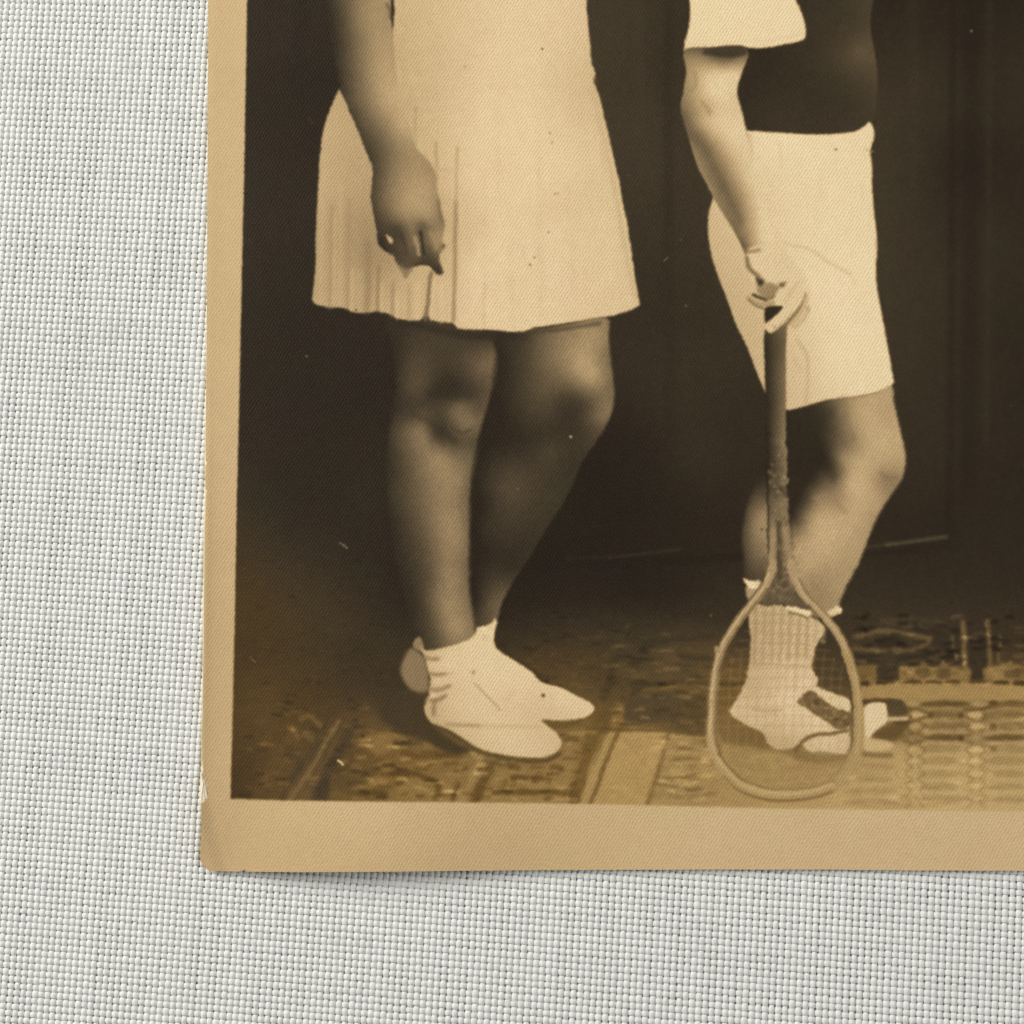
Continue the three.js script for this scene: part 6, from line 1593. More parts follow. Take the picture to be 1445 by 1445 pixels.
line([[15.02,67.88], [15.93,61.31], [16.83,56.57], [19.71,55.91]], 196, 0.174, 0.174, 0.4, 0);
line([[15.04,63.83], [23.15,62.76], [31.07,63.11]], 218, 0.291, 0.291, 0.4, 0);
line([[15.03,66.68], [15.75,62.5]], 190, 0.174, 0.174, 0.4, 0);
line([[24.31,50.55], [24.42,42.93]], 220, 0.291, 0.291, 0.4, 0);
line([[20.29,56.48], [20.61,44.26]], 218, 0.349, 0.291, 0.4, 0);
line([[28.87,54.51], [29.69,44.09]], 219, 0.407, 0.349, 0.4, 0);
line([[23.15,61.7], [23.45,52.31]], 220, 0.465, 0.407, 0.4, 0);
// her arm and hand
tones([[8.8,74.7], [9.2,70.47], [9.46,68.06], [9.96,65.05], [10.3,63.08], [10.86,61.75], [11.88,59.35], [12.71,57.27], [13.12,56.08], [13.02,55.02], [12.96,53.57], [13.27,52.2], [13.42,51.16], [13.66,49.95], [14.1,49.42], [14.77,49.1], [15.03,48.54], [15.37,48.07], [15.78,47.83], [16.24,47.94], [16.7,48.13], [17.58,48.2], [18.17,47.61], [18.54,47.34], [18.85,47.53], [18.62,48.43], [18.53,48.95], [18.9,49.39], [19.04,49.74], [18.78,50.21], [18.92,50.96], [19.01,51.48], [18.73,52.68], [18.51,53.66], [18.16,55.95], [17.4,57.03], [16.53,58.05], [16.35,58.94], [15.7,61.02], [15.04,63.71], [14.79,66.69], [14.48,69.09], [14.27,74.5]], [[9.23,72.87,55], [10.88,72.21,110], [12.35,72.16,156], [13.82,72.11,165], [9.39,69.26,50], [10.21,69.23,66], [11.15,69.2,112], [12.2,69.17,152], [13.26,69.13,168], [14.19,69.1,158], [9.88,66.85,52], [10.58,66.82,72], [11.52,66.8,112], [12.81,66.75,156], [13.86,66.72,176], [14.68,66.7,172], [10.2,64.45,54], [10.96,64.43,90], [11.83,64.4,114], [13.0,64.36,162], [14.17,64.33,184], [14.92,64.31,176], [10.62,62.77,60], [11.09,62.04,84], [12.14,62.01,112], [13.6,61.97,168], [14.77,61.94,194], [15.47,61.32,188], [11.58,60.25,64], [12.16,59.64,82], [13.33,59.61,112], [14.49,59.58,150], [15.36,59.55,190], [16.12,58.94,178], [12.41,58.16,64], [12.99,57.85,76], [14.04,57.82,104], [15.08,57.79,142], [16.24,57.76,160], [13.0,56.37,66], [13.53,56.07,82], [14.34,56.05,122], [15.5,56.02,156], [16.83,55.98,170], [17.75,55.96,158], [13.19,54.78,76], [14.29,54.75,126], [15.45,54.73,160], [16.84,54.34,176], [18.05,54.49,172], [13.7,53.54,100], [13.41,52.43,70], [14.45,52.41,114], [15.34,52.27,144], [16.38,52.74,170], [17.77,52.7,174], [18.51,52.91,136], [17.42,51.99,172], [16.68,51.91,142], [15.93,51.85,152], [13.85,51.44,76], [15.12,51.42,70], [15.57,51.1,70], [14.66,50.9,74], [16.01,51.03,128], [16.39,51.02,152], [17.02,51.59,90], [17.34,51.21,78], [17.85,51.2,140], [18.29,50.6,174], [18.66,51.33,134], [18.74,50.81,154], [13.95,50.31,58], [15.06,50.07,78], [15.42,49.69,98], [15.72,50.28,64], [16.22,50.34,108], [16.6,50.33,150], [16.91,50.03,160], [16.97,50.66,62], [17.23,49.87,60], [17.57,50.01,96], [18.07,49.85,142], [18.47,49.77,156], [14.39,49.49,56], [15.2,49.02,66], [15.8,49.17,70], [16.46,49.39,84], [16.92,49.21,152], [17.29,49.13,54], [17.87,48.74,74], [18.38,48.82,98], [15.59,48.26,94], [16.18,48.55,84], [16.75,48.39,70], [17.27,48.32,62], [15.84,47.94,96], [18.46,47.69,54], [18.74,47.65,72]], 0.099, 0, 1, false);
line([[14.13,70.0], [14.37,69.45], [14.49,68.97]], 92, 0.233, 0.105, 0.6, 0);
line([[17.0,50.89], [17.18,50.01], [17.35,49.08]], 46, 0.233, 0.105, 0.85, 0);
line([[16.57,50.49], [16.77,49.84], [16.92,49.08]], 168, 0.291, 0.116, 0.85, 0);
line([[17.31,51.11], [17.6,50.47], [17.9,49.82]], 128, 0.291, 0.174, 0.5, 0);
line([[17.78,50.93], [18.12,50.22], [18.36,49.52]], 166, 0.349, 0.174, 0.6, 0);
line([[15.76,51.21], [16.11,50.38], [16.29,49.45]], 104, 0.291, 0.174, 0.5, 0);
line([[15.42,50.75], [15.77,49.92], [15.94,49.11]], 60, 0.233, 0.151, 0.55, 0);
line([[18.43,53.42], [18.63,52.6], [18.69,51.72]], 112, 0.233, 0.14, 0.6, 0);
dot(18.9, 49.71, 84, 0.163, 0.9);
area([[15.14,48.31], [15.84,47.94], [16.41,47.99], [16.13,47.47], [15.87,47.07], [15.55,47.6]], 132, 0.186, 0, 0.85, false);
line([[16.64,48.22], [17.21,48.29], [17.67,48.2]], 52, 0.174, 0.116, 0.7, 0);
area([[14.2,50.78], [14.49,50.59], [14.8,50.23], [14.61,50.01], [14.38,50.31]], 212, 0.052, 0, 1, false);
line([[13.74,50.44], [14.04,49.67], [14.62,49.19]], 46, 0.233, 0.116, 0.6, 0);
// the man: sleeve, dark vest, shorts
tones([[46.34,73.35], [47.1,67.43], [43.02,65.8], [43.4,64.85], [43.22,64.04], [42.64,62.42], [42.6,61.72], [43.0,59.67], [43.27,58.61,1], [46.4,58.3], [49.19,58.16], [51.42,58.28], [52.15,58.49], [53.1,59.1,1], [53.46,60.24], [53.67,62.56], [53.44,64.89], [53.19,66.65], [53.21,73.1]], [[44.78,62.82,50], [45.86,59.88,56], [48.7,62.12,55], [50.45,66.15,64], [49.96,70.27,58], [52.2,70.19,68], [52.24,66.68,72], [52.27,64.81,92], [51.81,64.07,84], [52.51,62.88,76], [52.91,60.84,66], [48.78,67.38,58], [50.33,59.75,58], [43.66,62.86,48], [50.93,62.06,60]], 0.093, 0, 1, false);
dot(51.02, 66.83, 86, 0.291, 0.4);
dot(52.26, 64.75, 102, 0.407, 0.35);
area([[39.02,73.61], [38.81,69.47,1], [38.85,68.17], [38.61,66.82], [38.38,66.07,1], [38.32,65.27,1], [39.73,65.21], [41.03,65.24], [43.01,65.45], [44.42,65.32], [46.28,65.58], [47.86,65.94], [48.07,66.46], [47.92,67.58], [47.51,68.83], [47.35,69.18], [46.74,73.33]], 236, 0.081, 0, 1, false);
line([[38.49,65.94], [40.3,65.71], [43.13,65.91], [45.95,66.06], [47.87,66.47]], 226, 0.174, 0.116, 0.5, 0);
tones([[43.21,58.62,1], [46.4,58.3], [49.19,58.13], [51.7,58.27], [52.2,58.49], [52.99,59.07,1], [53.26,58.52], [53.3,57.82], [52.95,56.68,1], [53.09,55.35], [53.06,53.92], [53.18,51.62], [53.34,50.07], [53.33,48.31], [53.24,47.68,1], [53.26,45.92], [53.53,44.05], [53.82,42.18], [54.16,39.97], [54.37,38.56], [54.45,38.11,1], [54.22,37.73,1], [53.17,37.29], [51.45,36.95], [49.27,36.7,1], [48.0,36.36], [46.29,35.93,1], [45.85,35.94,1], [44.38,37.48,1], [43.68,39.3], [43.04,41.06], [42.23,42.84], [41.59,44.73], [40.88,46.68], [40.4,48.24], [40.16,49.56], [40.09,50.95], [40.16,51.92], [40.39,52.78], [40.73,53.53], [42.16,55.34], [43.3,56.76]], [[44.71,57.59,236], [48.62,57.49,238], [52.51,57.38,236], [44.66,54.12,228], [50.21,52.84,238], [52.68,51.63,236], [40.7,50.76,212], [41.23,47.88,210], [42.58,43.85,206], [43.7,40.43,208], [44.17,38.16,212], [45.72,50.07,230], [48.43,46.02,236], [51.75,45.95,238], [47.24,40.37,224], [49.99,40.32,238], [53.29,40.27,238], [47.74,36.98,222], [51.05,37.77,236], [53.79,38.29,238]], 0.081, 0, 1, false);
line([[45.6,49.5], [46.82,49.13], [48.2,48.76], [49.57,47.7], [51.21,46.76]], 212, 0.233, 0.174, 0.6, 0);
line([[43.48,58.2], [43.58,56.75], [43.38,54.73], [43.64,52.99]], 206, 0.291, 0.174, 0.6, 0);
line([[46.98,41.5], [47.68,40.36], [47.75,38.1], [47.51,36.42]], 204, 0.291, 0.174, 0.7, 0);
line([[46.68,40.1], [47.22,39.24]], 206, 0.465, 0.233, 0.4, 0);
line([[45.83,57.56], [46.02,55.53]], 218, 0.233, 0.174, 0.4, 0);
line([[50.94,47.1], [51.64,45.95]], 222, 0.291, 0.174, 0.4, 0);
line([[49.14,55.16], [48.5,50.01]], 230, 0.465, 0.291, 0.4, 0);
line([[52.61,56.8], [53.17,56.61]], 190, 0.174, 0.087, 0.5, 0);
line([[48.62,57.49], [48.65,56.04]], 226, 0.233, 0.174, 0.3, 0);
line([[53.25,49.62], [53.29,48.76]], 200, 0.174, 0.087, 0.5, 0);
tones([[38.37,65.36], [38.47,63.6], [38.23,61.85], [37.99,60.86], [38.04,60.33], [38.37,59.04], [38.81,57.46], [39.35,55.7], [39.9,54.53], [40.51,53.24], [41.28,51.9], [41.99,50.67], [42.54,49.63], [42.97,48.64], [43.57,47.71], [46.25,48.34], [45.72,50.07], [44.97,51.81], [44.32,53.27], [43.78,54.72], [43.57,56.17], [43.42,57.62], [43.21,58.67], [42.95,59.96], [42.57,61.49], [42.61,62.36], [43.16,63.92], [43.46,64.91], [43.02,65.57], [40.3,65.53]], [[38.71,64.76,150], [39.73,64.73,150], [40.86,64.87,80], [41.99,64.84,68], [42.89,64.87,110], [39.72,63.56,196], [40.85,63.64,216], [42.31,63.6,220], [38.8,63.0,178], [38.91,62.12,170], [38.45,61.26,150], [39.47,61.23,200], [39.71,62.68,210], [40.25,60.5,196], [41.38,61.17,226], [42.29,61.73,216], [38.32,60.09,120], [38.99,59.37,140], [39.78,59.35,206], [41.36,58.84,224], [42.49,59.68,222], [38.82,58.33,120], [39.55,58.19,112], [40.51,58.28,200], [39.31,56.86,150], [40.1,57.02,104], [41.0,56.99,170], [41.9,57.08,214], [43.03,57.63,226], [39.74,55.52,150], [40.64,55.49,108], [41.43,55.47,150], [42.33,55.45,206], [43.23,55.89,218], [40.4,54.11,152], [41.3,54.09,104], [42.09,54.07,150], [42.87,54.05,204], [43.65,54.03,220], [41.17,52.59,148], [41.96,52.57,108], [42.68,52.56,150], [43.41,52.54,208], [44.36,52.4,226], [41.83,51.31,140], [42.5,51.18,110], [43.17,51.16,180], [44.06,50.8,220], [42.49,49.97,128], [42.93,49.56,108], [43.48,49.55,190], [44.6,49.52,224], [43.14,48.64,100], [43.8,48.4,200], [45.15,48.83,228]], 0.093, 0, 1, false);
line([[40.07,65.13], [41.14,64.98], [42.22,64.89], [43.12,65.04]], 62, 0.465, 0.174, 0.8, 0);
line([[38.91,61.94], [39.25,62.52], [39.15,63.58]], 160, 0.349, 0.174, 0.5, 0);
line([[39.69,61.1], [40.14,60.51], [40.36,60.03]], 166, 0.349, 0.174, 0.6, 0);
line([[38.27,60.09], [38.71,58.91], [39.65,57.43], [40.43,56.08], [41.19,54.44], [41.96,52.8], [42.72,51.17]], 104, 0.523, 0.233, 0.35, 0);
line([[38.81,57.75], [39.41,55.99], [40.07,54.52], [40.73,53.24]], 160, 0.174, 0.087, 0.5, 0);
// his hand on the racket
area([[43.14,48.75], [44.32,49.24], [45.98,48.64], [47.34,47.18], [48.04,45.46], [47.9,43.87], [47.16,42.75], [45.85,43.51], [44.53,44.39], [43.77,45.88], [43.34,47.03]], 227, 0.174, 0, 1, false);
line([[43.03,48.7], [43.59,48.74], [44.14,48.85]], 132, 0.233, 0.174, 0.75, 0);
line([[43.13,48.24], [43.26,47.49], [43.67,47.0], [44.06,46.68]], 112, 0.291, 0.174, 0.85, 0);
dot(44.19, 46.24, 50, 0.302, 1);
line([[43.89,46.56], [44.11,46.33]], 74, 0.233, 0.116, 0.8, 0);
dot(44.22, 45.93, 84, 0.174, 0.6);
area([[43.88,45.77], [44.33,45.93], [44.78,46.2], [45.49,45.96], [45.66,45.79], [45.43,45.39], [45.15,44.83], [44.54,44.9], [43.99,45.31]], 160, 0.151, 0, 1, false);
dot(45.86, 45.98, 92, 0.209, 0.9);
line([[45.88,46.01], [46.16,46.18]], 120, 0.174, 0.116, 0.7, 0);
line([[44.87,45.29], [45.32,45.62], [45.66,45.84]], 140, 0.145, 0.116, 0.5, 0);
line([[43.18,44.98], [43.67,44.63], [44.36,44.45], [45.14,44.55]], 180, 0.349, 0.105, 0.95, 0);
line([[43.6,45.23], [44.09,44.99], [44.59,44.81]], 78, 0.262, 0.116, 0.95, 0);
line([[44.59,44.81], [44.98,44.95], [45.26,45.17]], 132, 0.174, 0.116, 0.8, 0);
line([[43.26,44.81], [43.75,44.37], [44.41,44.1]], 124, 0.174, 0.105, 0.8, 0);
line([[47.22,46.27], [46.65,45.48], [46.09,44.64]], 204, 0.174, 0.145, 0.7, 0);
line([[47.59,45.18], [47.3,44.33], [46.73,43.55], [46.06,42.71]], 112, 0.32, 0.14, 0.9, 0);
line([[47.75,44.89], [47.52,44.1], [47.06,43.37], [46.61,42.76]], 200, 0.349, 0.174, 0.85, 0);
dot(47.85, 44.04, 178, 0.174, 0.8);
line([[47.9,43.87], [47.5,43.19], [46.83,42.53]], 186, 0.233, 0.174, 0.6, 0);
// his legs
tones([[44.13,31.2], [43.34,29.86], [42.71,27.81], [42.47,26.14], [42.61,24.2], [42.75,22.21], [44.77,22.2], [44.9,31.19]], [[43.79,30.31,50], [43.11,29.2,60], [43.77,29.19,100], [44.21,29.19,80], [42.87,27.25,84], [43.52,27.24,152], [44.08,27.63,158], [42.8,26.14,92], [43.51,26.13,150], [44.17,26.13,150], [42.83,24.47,80], [43.38,24.47,116], [44.03,24.19,112], [43.03,22.81,72], [44.01,22.81,84]], 0.233, 0, 1, false);
tones([[45.52,36.17], [46.29,35.93], [48.0,36.36], [49.27,36.73], [51.45,36.98], [53.17,37.32], [54.22,37.78], [54.44,36.32], [54.81,34.47], [55.15,32.74], [55.18,31.68], [54.94,30.52], [54.13,29.31], [53.32,28.15], [52.61,26.78], [52.01,25.29], [51.33,23.64], [50.71,22.49], [50.07,21.12], [49.74,19.97], [48.0,19.76], [46.94,21.14], [45.88,23.62], [45.69,29.17]], [[46.5,35.2,48], [47.7,34.73,48], [48.81,35.56,54], [49.69,35.83,84], [50.47,36.27,150], [49.46,34.71,76], [50.05,34.03,98], [50.8,33.13,124], [50.55,34.92,140], [51.42,34.52,180], [52.54,35.68,196], [53.71,36.78,188], [51.78,36.08,190], [53.11,33.94,200], [54.23,32.75,196], [53.84,35.21,188], [52.47,32.16,196], [54.75,31.58,182], [54.29,30.42,150], [53.58,30.42,144], [53.05,31.04,178], [51.37,31.62,192], [50.34,32.02,168], [49.86,32.8,110], [49.4,31.64,48], [49.77,30.69,54], [49.03,32.48,46], [47.65,31.94,45], [46.79,29.16,46], [48.63,31.15,60], [49.05,30.47,112], [48.17,30.26,56], [48.82,29.81,122], [49.65,30.02,112], [50.15,30.46,160], [50.74,30.12,202], [50.17,28.96,168], [49.03,28.97,160], [48.15,28.92,140], [49.56,28.36,168], [47.55,28.71,70], [51.87,29.33,200], [51.29,27.56,198], [53.0,28.71,186], [52.38,27.55,176], [47.86,27.59,180], [49.0,27.58,196], [50.13,26.47,196], [47.03,26.94,120], [46.48,27.22,60], [46.74,25.89,160], [47.82,25.32,192], [49.51,25.31,196], [51.25,25.3,184], [46.34,24.73,168], [47.79,23.61,186], [50.08,23.6,176], [50.94,23.31,178], [46.96,22.79,174], [47.83,22.78,160], [48.99,23.49,178], [48.35,21.13,158], [49.5,21.78,172], [50.11,22.33,176]], 0.145, 0, 1, false);
line([[53.32,30.87], [53.96,30.42], [54.51,30.64]], 132, 0.349, 0.174, 0.5, 0);
line([[48.15,28.92], [49.03,29.14], [49.79,28.69], [50.43,27.9]], 152, 0.349, 0.233, 0.5, 0);
line([[50.48,36.94], [50.67,35.25], [51.3,33.57]], 120, 0.349, 0.291, 0.3, 0);
// her white socks and shoes
area([[16.3,17.34], [16.63,17.44], [17.03,17.22], [17.59,16.55], [17.82,15.55], [17.83,14.16], [17.33,13.91], [16.48,14.19], [15.78,15.11], [15.66,16.0]], 138, 0.233, 0, 1, false);
area([[17.08,18.3], [16.63,17.89], [16.69,17.39], [17.14,17.16], [17.48,16.99], [17.42,17.77]], 146, 0.116, 0, 1, false);
line([[16.58,17.44], [17.14,17.05], [17.54,16.6]], 90, 0.174, 0.116, 0.7, 0);
tones([[17.2,17.55], [17.48,17.3], [17.93,17.24], [19.2,17.49], [20.45,17.85], [21.4,18.37], [21.68,19.04,1], [22.8,19.31], [23.05,19.76], [23.19,19.59], [23.25,19.31], [23.06,18.59], [23.06,17.76], [23.42,17.23], [24.76,16.36], [26.0,15.5], [26.74,14.76], [28.09,14.4], [29.56,13.65], [30.52,13.18], [30.87,12.77], [30.66,12.28], [29.9,11.9], [28.19,11.73], [26.75,11.79,1], [27.36,11.24], [27.97,10.74], [28.32,10.03], [28.07,9.43], [27.47,9.05], [26.47,8.88], [24.89,8.93], [22.92,9.22], [21.57,9.64], [20.46,10.37], [19.47,10.98], [18.35,11.4], [17.73,12.09], [17.54,12.69], [17.94,13.66], [17.89,14.16], [18.05,14.88], [17.82,15.66], [17.59,16.6]], [[17.87,16.83,205], [19.28,16.82,222], [20.96,17.65,226], [22.63,18.76,230], [23.19,17.09,228], [18.72,15.71,220], [19.84,14.88,218], [22.08,14.88,228], [25.42,14.87,226], [28.75,13.21,226], [30.13,12.66,224], [18.17,12.67,196], [19.29,12.67,214], [21.53,12.67,220], [24.31,12.67,222], [26.53,12.39,216], [19.86,11.23,208], [23.2,10.46,220], [26.53,9.92,220], [27.63,10.2,214]], 0.105, 0, 1, false);
line([[17.54,16.72], [18.04,16.55], [18.61,16.55]], 148, 0.262, 0.163, 0.85, 0);
line([[17.82,15.41], [18.5,15.32], [19.17,15.38]], 138, 0.233, 0.151, 0.85, 0);
line([[19.06,15.38], [19.84,15.43]], 192, 0.174, 0.145, 0.6, 0);
line([[17.94,14.22], [18.5,14.11], [19.12,14.27], [19.51,14.44]], 146, 0.291, 0.174, 0.8, 0);
line([[18.06,13.33], [18.56,13.33], [19.18,13.66]], 138, 0.291, 0.163, 0.85, 0);
line([[18.39,13.33], [18.31,12.78], [18.29,12.22]], 140, 0.291, 0.174, 0.8, 0);
line([[17.83,13.5], [17.7,12.78], [17.95,12.0], [18.51,11.51]], 198, 0.291, 0.145, 0.7, 0);
line([[21.52,14.6], [22.36,13.77], [23.53,12.56]], 182, 0.14, 0.116, 0.8, 0);
line([[19.24,11.45], [20.41,11.4], [21.92,11.34]], 164, 0.233, 0.151, 0.8, 0);
line([[21.92,11.34], [24.31,11.29], [26.75,11.29]], 198, 0.233, 0.174, 0.6, 0);
line([[21.41,15.71], [21.35,15.15]], 204, 0.174, 0.145, 0.5, 0);
line([[24.59,14.04], [23.87,13.22]], 210, 0.349, 0.291, 0.4, 0);
line([[17.93,16.1], [20.12,16.15]], 228, 0.233, 0.174, 0.5, 0);
line([[18.05,14.77], [19.84,14.82]], 226, 0.233, 0.174, 0.5, 0);
line([[19.85,13.22], [23.2,11.84]], 226, 0.581, 0.465, 0.4, 0);
dot(18.14, 13.69, 222, 0.198, 0.9);
dot(21.41, 15.51, 150, 0.145, 0.6);
dot(26.89, 13.68, 70, 0.128, 1);
dot(27.91, 11.62, 70, 0.093, 1);
area([[26.86,11.73], [28.3,11.62], [29.96,11.84], [29.74,11.46], [28.41,11.13], [27.64,11.13]], 108, 0.128, 0.8, 0.95, false);
line([[18.4,11.29], [19.58,10.79], [20.7,10.08], [21.87,9.36], [23.2,8.98], [25.14,8.66], [27.08,8.66], [28.18,9.16]], 88, 0.349, 0.128, 0.85, 0.6);
line([[23.19,17.53], [24.76,16.53], [26.09,15.64], [26.98,14.76], [28.31,14.43]], 50, 0.174, 0.116, 0.5, 0);
// his socks and shoes
area([[40.49,11.68], [41.37,12.23], [42.72,11.36], [43.96,10.7], [44.38,9.62], [42.43,9.83], [40.69,10.27]], 122, 0.233, 0.8, 0.85, false);
area([[45.13,9.4], [46.32,9.68], [47.29,9.3], [48.9,8.98], [50.52,9.2], [49.44,8.6], [46.74,8.65]], 134, 0.233, 0.8, 0.7, false);
line([[51.54,9.2], [52.56,9.09], [53.63,9.1]], 126, 0.349, 0.174, 0.8, 0.8);
area([[42.8,22.21], [43.9,22.2], [43.77,21.1], [43.0,20.88]], 178, 0.145, 0, 1, false);
area([[42.53,22.76], [42.92,22.65], [43.9,22.48], [43.84,21.98], [42.96,22.04], [42.69,22.37]], 238, 0.081, 0, 1, false);
tones([[43.0,20.88], [44.04,20.71], [46.0,20.54], [47.57,19.82], [48.7,19.04], [48.74,18.66], [48.3,17.89], [47.96,16.86], [47.72,15.98], [47.93,15.38], [48.19,14.89], [48.02,14.4], [49.47,13.8], [50.49,13.37], [50.64,12.66], [50.5,11.14], [50.59,9.95], [50.2,9.25], [48.8,9.17], [47.33,9.46], [46.76,9.95], [46.11,9.62], [45.19,9.51], [44.33,10.0], [43.85,10.81], [42.61,11.41], [41.53,12.12], [41.32,12.5], [42.4,14.19], [42.83,15.77], [43.02,17.8], [42.93,19.4]], [[43.37,19.78,196], [45.27,19.22,208], [47.99,18.94,218], [43.61,17.03,206], [45.79,17.03,222], [47.69,17.02,212], [43.3,14.3,206], [45.19,13.75,224], [47.38,14.57,226], [41.92,12.5,218], [44.08,11.85,216], [46.25,11.85,226], [44.6,10.22,196], [46.5,10.22,205], [48.95,11.58,226], [48.38,9.95,222], [50.0,9.95,212], [50.06,13.2,228]], 0.093, 0, 1, false);
line([[43.49,20.55], [43.41,18.68], [43.27,16.05]], 165, 0.262, 0.14, 0.75, 0);
line([[43.27,16.05], [43.13,13.59]], 196, 0.233, 0.174, 0.45, 0);
line([[44.16,20.55], [44.08,18.68], [43.93,16.16]], 172, 0.262, 0.14, 0.75, 0);
line([[43.93,16.16], [43.79,13.7]], 196, 0.233, 0.174, 0.45, 0);
line([[44.82,20.54], [44.74,18.67], [44.6,16.26]], 172, 0.262, 0.14, 0.75, 0);
line([[44.6,16.26], [44.46,13.81]], 196, 0.233, 0.174, 0.45, 0);
line([[45.49,20.54], [45.41,18.67], [45.26,16.37]], 172, 0.262, 0.14, 0.75, 0);
line([[45.26,16.37], [45.12,13.91]], 196, 0.233, 0.174, 0.45, 0);
line([[46.15,20.32], [46.07,18.67], [45.93,16.48]], 172, 0.262, 0.14, 0.75, 0);
line([[45.93,16.48], [45.78,14.02]], 196, 0.233, 0.174, 0.45, 0);
line([[46.81,20.09], [46.73,18.67], [46.59,16.59]], 172, 0.262, 0.14, 0.75, 0);
line([[46.59,16.59], [46.45,14.13]], 196, 0.233, 0.174, 0.45, 0);
line([[47.47,19.87], [47.4,18.66], [47.26,16.69]], 172, 0.262, 0.14, 0.75, 0);
line([[47.26,16.69], [47.15,16.69]], 196, 0.233, 0.174, 0.45, 0);
line([[48.13,19.65], [48.06,18.66], [47.94,17.84]], 172, 0.262, 0.14, 0.5, 0);
line([[47.94,17.84], [47.83,17.84]], 196, 0.233, 0.174, 0.45, 0);
line([[48.79,19.43], [48.72,18.66], [48.6,17.84]], 172, 0.262, 0.14, 0.5, 0);
line([[48.6,17.84], [48.49,17.84]], 196, 0.233, 0.174, 0.45, 0);
line([[43.1,20.0], [45.28,19.94], [47.79,19.81]], 176, 0.174, 0.105, 0.6, 0);
line([[43.09,19.28], [45.27,19.22], [47.77,19.1]], 176, 0.174, 0.105, 0.6, 0);
line([[43.08,18.52], [45.26,18.45], [47.76,18.33]], 176, 0.174, 0.105, 0.6, 0);
line([[43.07,17.75], [45.25,17.69], [47.75,17.57]], 176, 0.174, 0.105, 0.6, 0);
line([[43.06,16.92], [45.24,16.86], [47.74,16.75]], 176, 0.174, 0.105, 0.6, 0);
line([[43.05,16.1], [45.23,16.04], [47.72,15.93]], 176, 0.174, 0.105, 0.6, 0);
line([[43.11,12.61], [44.36,12.5], [45.39,12.61]], 192, 0.233, 0.116, 0.8, 0);
line([[44.52,19.77], [44.39,18.13]], 190, 0.233, 0.116, 0.4, 0);
area([[47.26,13.86], [47.58,14.02], [48.01,13.8], [49.45,12.72], [50.69,12.28], [50.62,11.36], [49.69,11.09], [48.41,11.9], [47.24,12.66], [46.6,13.15]], 116, 0.116, 0.5, 1, false);
line([[50.34,10.98], [49.26,10.76], [47.85,10.65], [47.2,10.38], [46.71,9.95], [46.32,9.46]], 116, 0.291, 0.105, 0.9, 0.6);
line([[47.94,9.3], [49.98,9.09]], 140, 0.233, 0.116, 0.6, 0.6);
area([[53.45,13.2], [54.57,13.15], [54.99,12.34], [54.23,12.01], [53.43,12.28]], 82, 0.233, 0.3, 0.9, false);
area([[52.11,10.6], [53.36,11.42], [55.19,11.9], [54.91,11.2], [54.3,10.34], [53.65,10.12]], 98, 0.291, 0.7, 0.9, false);
line([[53.26,11.85], [54.12,11.9], [55.08,11.9]], 204, 0.291, 0.087, 0.95, 0);
line([[53.9,11.58], [54.86,11.58], [55.2,12.12]], 84, 0.174, 0.105, 0.8, 0.5);
area([[51.56,12.66], [52.1,13.09], [53.23,13.09], [53.38,12.61], [53.31,11.63], [52.49,10.98], [52.05,10.44], [51.45,10.17]], 228, 0.093, 0, 1, false);
area([[51.46,10.66], [52.1,10.39], [53.65,10.09], [53.86,9.8], [53.32,9.53], [51.55,9.52]], 206, 0.128, 0.3, 1, false);
mottle([[41.47,20.89], [48.84,20.85], [48.73,14.84], [50.86,13.2], [50.79,9.41], [41.33,9.4]], 0.349, 0.03, 0.407, 0.349, 0.02);
dot(47.82, 12.92, 160, 0.151, 0.65);
dot(50.08, 12.0, 140, 0.151, 0.65);
dot(47.26, 13.69, 92, 0.151, 0.65);
dot(47.9, 13.19, 92, 0.151, 0.65);
dot(48.83, 12.47, 92, 0.151, 0.65);
dot(49.16, 12.72, 150, 0.151, 0.65);
dot(49.92, 12.02, 84, 0.151, 0.65);
dot(49.27, 12.75, 140, 0.151, 0.65);
dot(47.17, 12.98, 160, 0.151, 0.65);
dot(48.6, 12.41, 92, 0.151, 0.65);
dot(49.4, 11.85, 92, 0.151, 0.65);
dot(49.45, 12.17, 150, 0.151, 0.65);
dot(49.96, 12.42, 150, 0.151, 0.65);
dot(48.68, 12.82, 92, 0.151, 0.65);
dot(49.62, 11.82, 92, 0.151, 0.65);
dot(48.72, 12.68, 160, 0.151, 0.65);
dot(48.81, 12.62, 150, 0.151, 0.65);
dot(50.03, 11.81, 84, 0.151, 0.65);
dot(49.87, 11.58, 150, 0.151, 0.65);
dot(49.36, 12.46, 140, 0.151, 0.65);
dot(50.04, 11.92, 150, 0.151, 0.65);
dot(49.13, 11.91, 160, 0.151, 0.65);
dot(47.99, 13.32, 92, 0.151, 0.65);
dot(47.32, 12.89, 92, 0.151, 0.65);
dot(50.02, 12.47, 92, 0.151, 0.65);
dot(49.58, 11.82, 84, 0.151, 0.65);
dot(49.04, 12.17, 92, 0.151, 0.65);
dot(49.42, 12.42, 160, 0.151, 0.65);
dot(48.71, 12.08, 160, 0.151, 0.65);
dot(47.06, 13.69, 140, 0.151, 0.65);
dot(47.14, 13.56, 92, 0.151, 0.65);
dot(48.01, 13.12, 84, 0.151, 0.65);
dot(50.29, 12.03, 160, 0.151, 0.65);
dot(50.21, 11.52, 92, 0.151, 0.65);
dot(46.87, 13.21, 150, 0.203, 0.7);
dot(47.99, 12.66, 146, 0.174, 0.6);
dot(48.74, 12.23, 142, 0.174, 0.6);
line([[46.06,20.54], [46.71,20.31], [47.52,20.04]], 238, 0.465, 0.081, 1, 0);
